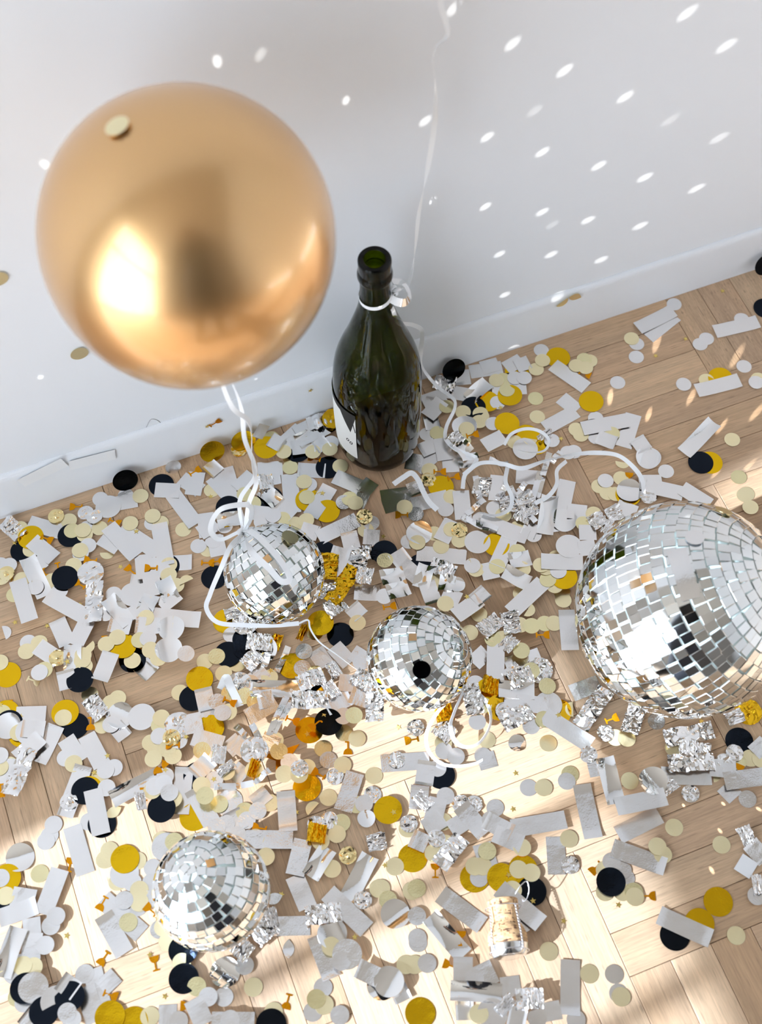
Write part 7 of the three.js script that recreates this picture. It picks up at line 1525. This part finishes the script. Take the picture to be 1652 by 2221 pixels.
scatter('s', 'star_confetti', 'confetti', 'gold star confetti', [
 [-5.8,1,-725.4,2.49,0,'','tiny gold star confetti nearest the ribbon-tied mirror ball on its left side'],
 [-32.5,0.1,-692.3,1.97,0,'','tiny gold star confetti second nearest the ribbon-tied mirror ball on its left side'],
 [-82.9,0.1,-666.6,3.68,0,'','tiny gold star confetti third nearest the ribbon-tied mirror ball on its left side'],
 [-148.7,0.1,-671.3,2.85,0,'','tiny gold star confetti seventh nearest the ribbon-tied mirror ball on its left side'],
 [-119.6,0.1,-655.8,1.88,0,'','tiny gold star confetti fourth nearest the ribbon-tied mirror ball on its left side'],
 [-126.8,1.5,-758,4.99,0,'','tiny gold star confetti fifth nearest the ribbon-tied mirror ball on its left side'],
 [-140.2,0.1,-719.4,4.39,0,'','tiny gold star confetti sixth nearest the ribbon-tied mirror ball on its left side'],
 [10.8,7.8,-607.6,4.80,0,'','tiny gold star confetti nearest the ribbon-tied mirror ball on its lower left side'],
 [78.7,0.5,-736.5,0.14,0,'','tiny gold star confetti nearest the ribbon-tied mirror ball on its upper left side'],
 [185.2,1.4,-699.9,2.90,0,'','tiny gold star confetti nearest the ribbon-tied mirror ball, lying on a silver strip'],
 [189.3,1.8,-696.9,1.06,0,'','tiny gold star confetti second nearest the ribbon-tied mirror ball, lying on a silver strip'],
 [303.3,5.8,-566.2,0.33,0,'','tiny gold star confetti second nearest the middle mirror ball on its upper right side'],
 [230.6,0.1,-626.7,0.93,0,'','tiny gold star confetti nearest the ribbon-tied mirror ball on its right side'],
 [281.9,12,-527.4,5.33,0,'','tiny gold star confetti nearest the middle mirror ball on its upper right side'],
 [-110,9.3,-606.9,2.81,0,'','tiny gold star confetti fourth nearest the ribbon-tied mirror ball on its lower left side'],
 [-70.6,10.4,-585.6,4.96,0,'','tiny gold star confetti third nearest the ribbon-tied mirror ball on its lower left side'],
 [-168.2,1.4,-571.7,0.92,0,'','tiny gold star confetti third nearest the bottom left corner on its upper side'],
 [-183.6,1.4,-590.4,5.19,0,'','tiny gold star confetti fourth nearest the bottom left corner on its upper side'],
 [-100.2,1.4,-502.7,5.19,0,'','tiny gold star confetti second nearest the frontmost mirror ball on its upper left side'],
 [-116.6,2.6,-490.8,1.51,0,'','tiny gold star confetti nearest the frontmost mirror ball on its upper left side'],
 [-52.6,5.8,-467.7,3.34,0,'','tiny gold star confetti second nearest the frontmost mirror ball on its upper side'],
 [-24.2,9,-490.5,3.26,0,'','tiny gold star confetti second nearest the ribbon-tied mirror ball on its lower left side'],
 [73.7,7,-526,2.84,0,'','tiny gold star confetti nearest the ribbon-tied mirror ball on its lower side'],
 [106.4,11.9,-462.7,1.01,0,'','tiny gold star confetti nearest the middle mirror ball on its lower left side'],
 [85.5,0.5,-453.9,2.71,0,'','tiny gold star confetti second nearest the middle mirror ball on its lower left side'],
 [50,1.4,-385.2,3.92,0,'','tiny gold star confetti nearest the frontmost mirror ball on its upper right side'],
 [-12.4,12.9,-439.9,1.67,0,'','tiny gold star confetti nearest the frontmost mirror ball on its upper side'],
 [169.5,0.1,-428.7,1.68,0,'','tiny gold star confetti nearest the middle mirror ball'],
 [134.4,4.8,-351.2,0.32,0,'','tiny gold star confetti second nearest the middle mirror ball on its lower side'],
 [256.6,0.1,-345.7,0.11,0,'','tiny gold star confetti nearest the middle mirror ball on its lower right side'],
 [240.3,0.1,-314.7,1.57,0,'','tiny gold star confetti second nearest the cork on its upper side'],
 [314.5,16.4,-379,5.14,0,'','tiny gold star confetti nearest the largest mirror ball on its lower left side'],
 [444,0.1,-328.2,6.17,0,'','tiny gold star confetti nearest the largest mirror ball, partly under a crumpled strip'],
 [-181.1,0.1,-353.6,6.04,0,'','tiny gold star confetti nearest the bottom left corner'],
 [-116,0.5,-310.4,3.94,0,'','tiny gold star confetti second nearest the bottom left corner'],
 [-113.9,0.1,-271.3,4.61,0,'','tiny gold star confetti nearest the bottom left corner on its right side'],
 [-99.9,2.6,-338.5,5.10,0,'','tiny gold star confetti nearest the frontmost mirror ball'],
 [11.8,0.1,-318.4,0.84,0,'','tiny gold star confetti nearest the frontmost mirror ball on its right side'],
 [60.7,0.1,-258.6,0.02,0,'','tiny gold star confetti second nearest the frontmost mirror ball on its right side'],
 [58.7,5.7,-239.4,5.01,0,'','tiny gold star confetti nearest the cork on its left side'],
 [109.3,1,-308.8,4.04,0,'','tiny gold star confetti nearest the cork on its upper left side'],
 [211.3,3.5,-258.9,1.69,0,'','tiny gold star confetti nearest the cork on its upper side'],
 [222.5,3.5,-229.4,1.32,0,'','tiny gold star confetti nearest the cork, lying on a black disc'],
 [241.7,0.1,-203.6,5.98,0,'','tiny gold star confetti nearest the cork on its right side'],
 [293.9,0.1,-198.6,2.16,0,'','tiny gold star confetti nearest the bottom right corner'],
 [98,48.7,-789.8,0.00,0,'W','tiny gold star confetti on the wall, twenty-seven percent across and forty-two down'],
 [212.1,52.6,-789.8,0.00,0,'W','tiny gold star confetti on the wall, forty-one percent across and thirty-eight down'],
 [404.2,4.4,-724.2,0.31,0,'','tiny gold star confetti second nearest the green bottle on its right side'],
 [345.5,0.1,-767.2,5.82,0,'','tiny gold star confetti nearest the green bottle, partly under a silver strip'],
 [449.5,2.3,-665.9,5.69,0,'','tiny gold star confetti nearest the largest mirror ball on its upper left side'],
 [351.2,8.8,-692.9,0.88,0,'','tiny gold star confetti nearest the green bottle on its lower right side'],
 [632.6,0.1,-734.2,3.95,0,'','tiny gold star confetti second nearest the largest mirror ball on its upper side'],
 [591.5,0.1,-725.9,5.42,0,'','tiny gold star confetti nearest the largest mirror ball on its upper side'],
 [701.2,0.1,-777.8,1.36,0,'','tiny gold star confetti, ninety-five percent across and twenty-eight down'],
]);

// ---------------------------------------------------------------- glints: sunlight thrown by single tiles of the mirror balls on the wall and floor
for (const [sx, sy, sz, tx, ty, tz, s] of [
 [-17.5,87.3,-361.7, 359.8,509.7,-796, 1.00],
 [-13.7,83.6,-361.7, 414.5,454.2,-796, 1.00],
 [-10.6,79.9,-361.3, 467.2,405.2,-796, 1.00],
 [-7.2,75.6,-360.4, 533.6,348.7,-796, 1.00],
 [-7.3,79,-358.1, 579.6,430.3,-796, 1.00],
 [-5,75.4,-357.6, 629.5,375.6,-796, 1.00],
 [-16.1,82,-365.1, 338,394.6,-796, 1.00],
 [-12.4,78.2,-364.3, 397.9,351.1,-796, 1.00],
 [-9.2,74.5,-363.3, 455.7,308.4,-796, 1.00],
 [-6.4,70.7,-361.9, 518.9,264,-796, 1.00],
 [-4.3,67.5,-360.6, 574.4,224.1,-796, 1.00],
 [-2.4,64.2,-359, 640.6,179.6,-796, 1.00],
 [-2.8,68.2,-358.3, 650.8,249.3,-796, 0.70],
 [-4.9,71.8,-359.5, 588.5,298,-796, 0.40],
 [-10.8,78.3,-362.7, 442.7,366.6,-796, 0.40],
 [-13.7,75,-367.3, 346,288.1,-796, 1.00],
 [-10.5,71.9,-365.9, 402,255.9,-796, 1.00],
 [-7.6,68.6,-364.2, 464.2,220.5,-796, 1.00],
 [-5.5,65.5,-362.7, 517.8,184.6,-796, 1.00],
 [-3.4,62.5,-360.9, 582.3,146.8,-796, 1.00],
 [-1.6,59.5,-358.7, 658.7,104.6,-796, 0.80],
 [-0.5,60.5,-356.9, 725.8,126.1,-796, 0.80],
 [-6.9,66.7,-364, 477.4,195.5,-796, 0.30],
 [-11.7,68.5,-368.2, 361,202.5,-796, 1.00],
 [-8.7,65.7,-366.2, 422.3,175,-796, 1.00],
 [-6.3,63.1,-364.3, 481.5,146.7,-796, 1.00],
 [-4.3,60.2,-362.3, 542.9,109.2,-796, 1.00],
 [-2.7,58.1,-360.4, 603.2,80.9,-796, 1.00],
 [-0.1,54.9,-356.4, 749.2,27.8,-796, 0.70],
 [-10.5,62.3,-368.6, 371.8,126.1,-796, 1.00],
 [-7.8,60.1,-366.3, 433.2,102.2,-796, 1.00],
 [-5.4,57.6,-363.9, 498.9,71.4,-796, 1.00],
 [-10,57.4,-368.6, 378.5,67.2,-796, 1.00],
 [-7,52.5,-365.5, 454.2,3.8,-796, 1.00],
 [-3.6,53.8,-361.6, 566,16.3,-796, 1.00],
 [-1.2,53,-358, 685.9,-1.9,-796, 1.00],
 [202.5,96.3,-496, 166.7,524.6,-796, 1.20],
 [212,93.4,-499.4, 267.5,445.5,-796, 1.10],
 [-26.7,90.9,-364.6, 200.7,519.3,-796, 0.50],
 [215.1,86.6,-505.4, 284,326,-796, 1.00],
 [189.4,92.5,-496.6, 21.3,471.1,-796, 1.00],
 [-44.7,72.8,-379.5, -41.8,210.1,-796, 0.80],
 [186.4,59.8,-513.4, 67.1,89,-796, 0.90],
 [176,59.1,-507.5, -34.3,88,-791, 0.90],
 [198.7,61.2,-516.7, 158,95.9,-796, 0.60],
 [214.6,76.1,-512.2, 268.9,208.4,-796, 0.60],
 [391.6,73,-487.1, 521.6,0,-695.1, 5.00],
 [400.1,67,-489.4, 550.3,0,-659.7, 5.00],
 [403.7,75.4,-494.3, 600.9,0,-742.1, 5.00],
 [423.4,67.8,-497.9, 675,0,-693, 5.00],
 [411.9,65.3,-493.6, 603.1,0,-663.1, 5.00],
 [421.7,56.3,-492, 615.9,0,-617.7, 5.00],
 [432.8,55.3,-493.5, 659.9,0,-619.8, 5.00],
 [434.3,41.9,-484.7, 619.8,0,-563.5, 5.00],
 [421.8,45.2,-484.9, 584.5,0,-568.9, 5.00],
 [398.9,54.8,-482.1, 520,0,-587, 5.00],
 [376.3,69.7,-336.3, 390.6,0,-260, 5.00],
 [385.8,68.3,-328.9, 426,0,-248.1, 5.00],
 [383,72.9,-329.1, 411.2,0,-226.2, 5.00],
 [379.3,77.9,-330.1, 387.2,0,-196.4, 5.00],
 [393.6,69.3,-323.2, 454.5,0,-231.4, 5.00]]) {
  const d = Math.hypot(tx - sx, ty - sy, tz - sz) / 1000, l = new THREE.SpotLight(rgb(1.0, 0.985, 0.95), 3.2 * s * d * d, 0, (s > 2 ? 0.85 : 0.5) * RAD, 0.6, 2);
  l.position.set(sx / 1000, sy / 1000, sz / 1000); l.target.position.set(tx / 1000, ty / 1000, tz / 1000);
  l.castShadow = true; l.shadow.radius = 0.02; l.name = 'mirror_tile_glint';
  scene.add(l, l.target);
}
renderer.render(scene, camera);
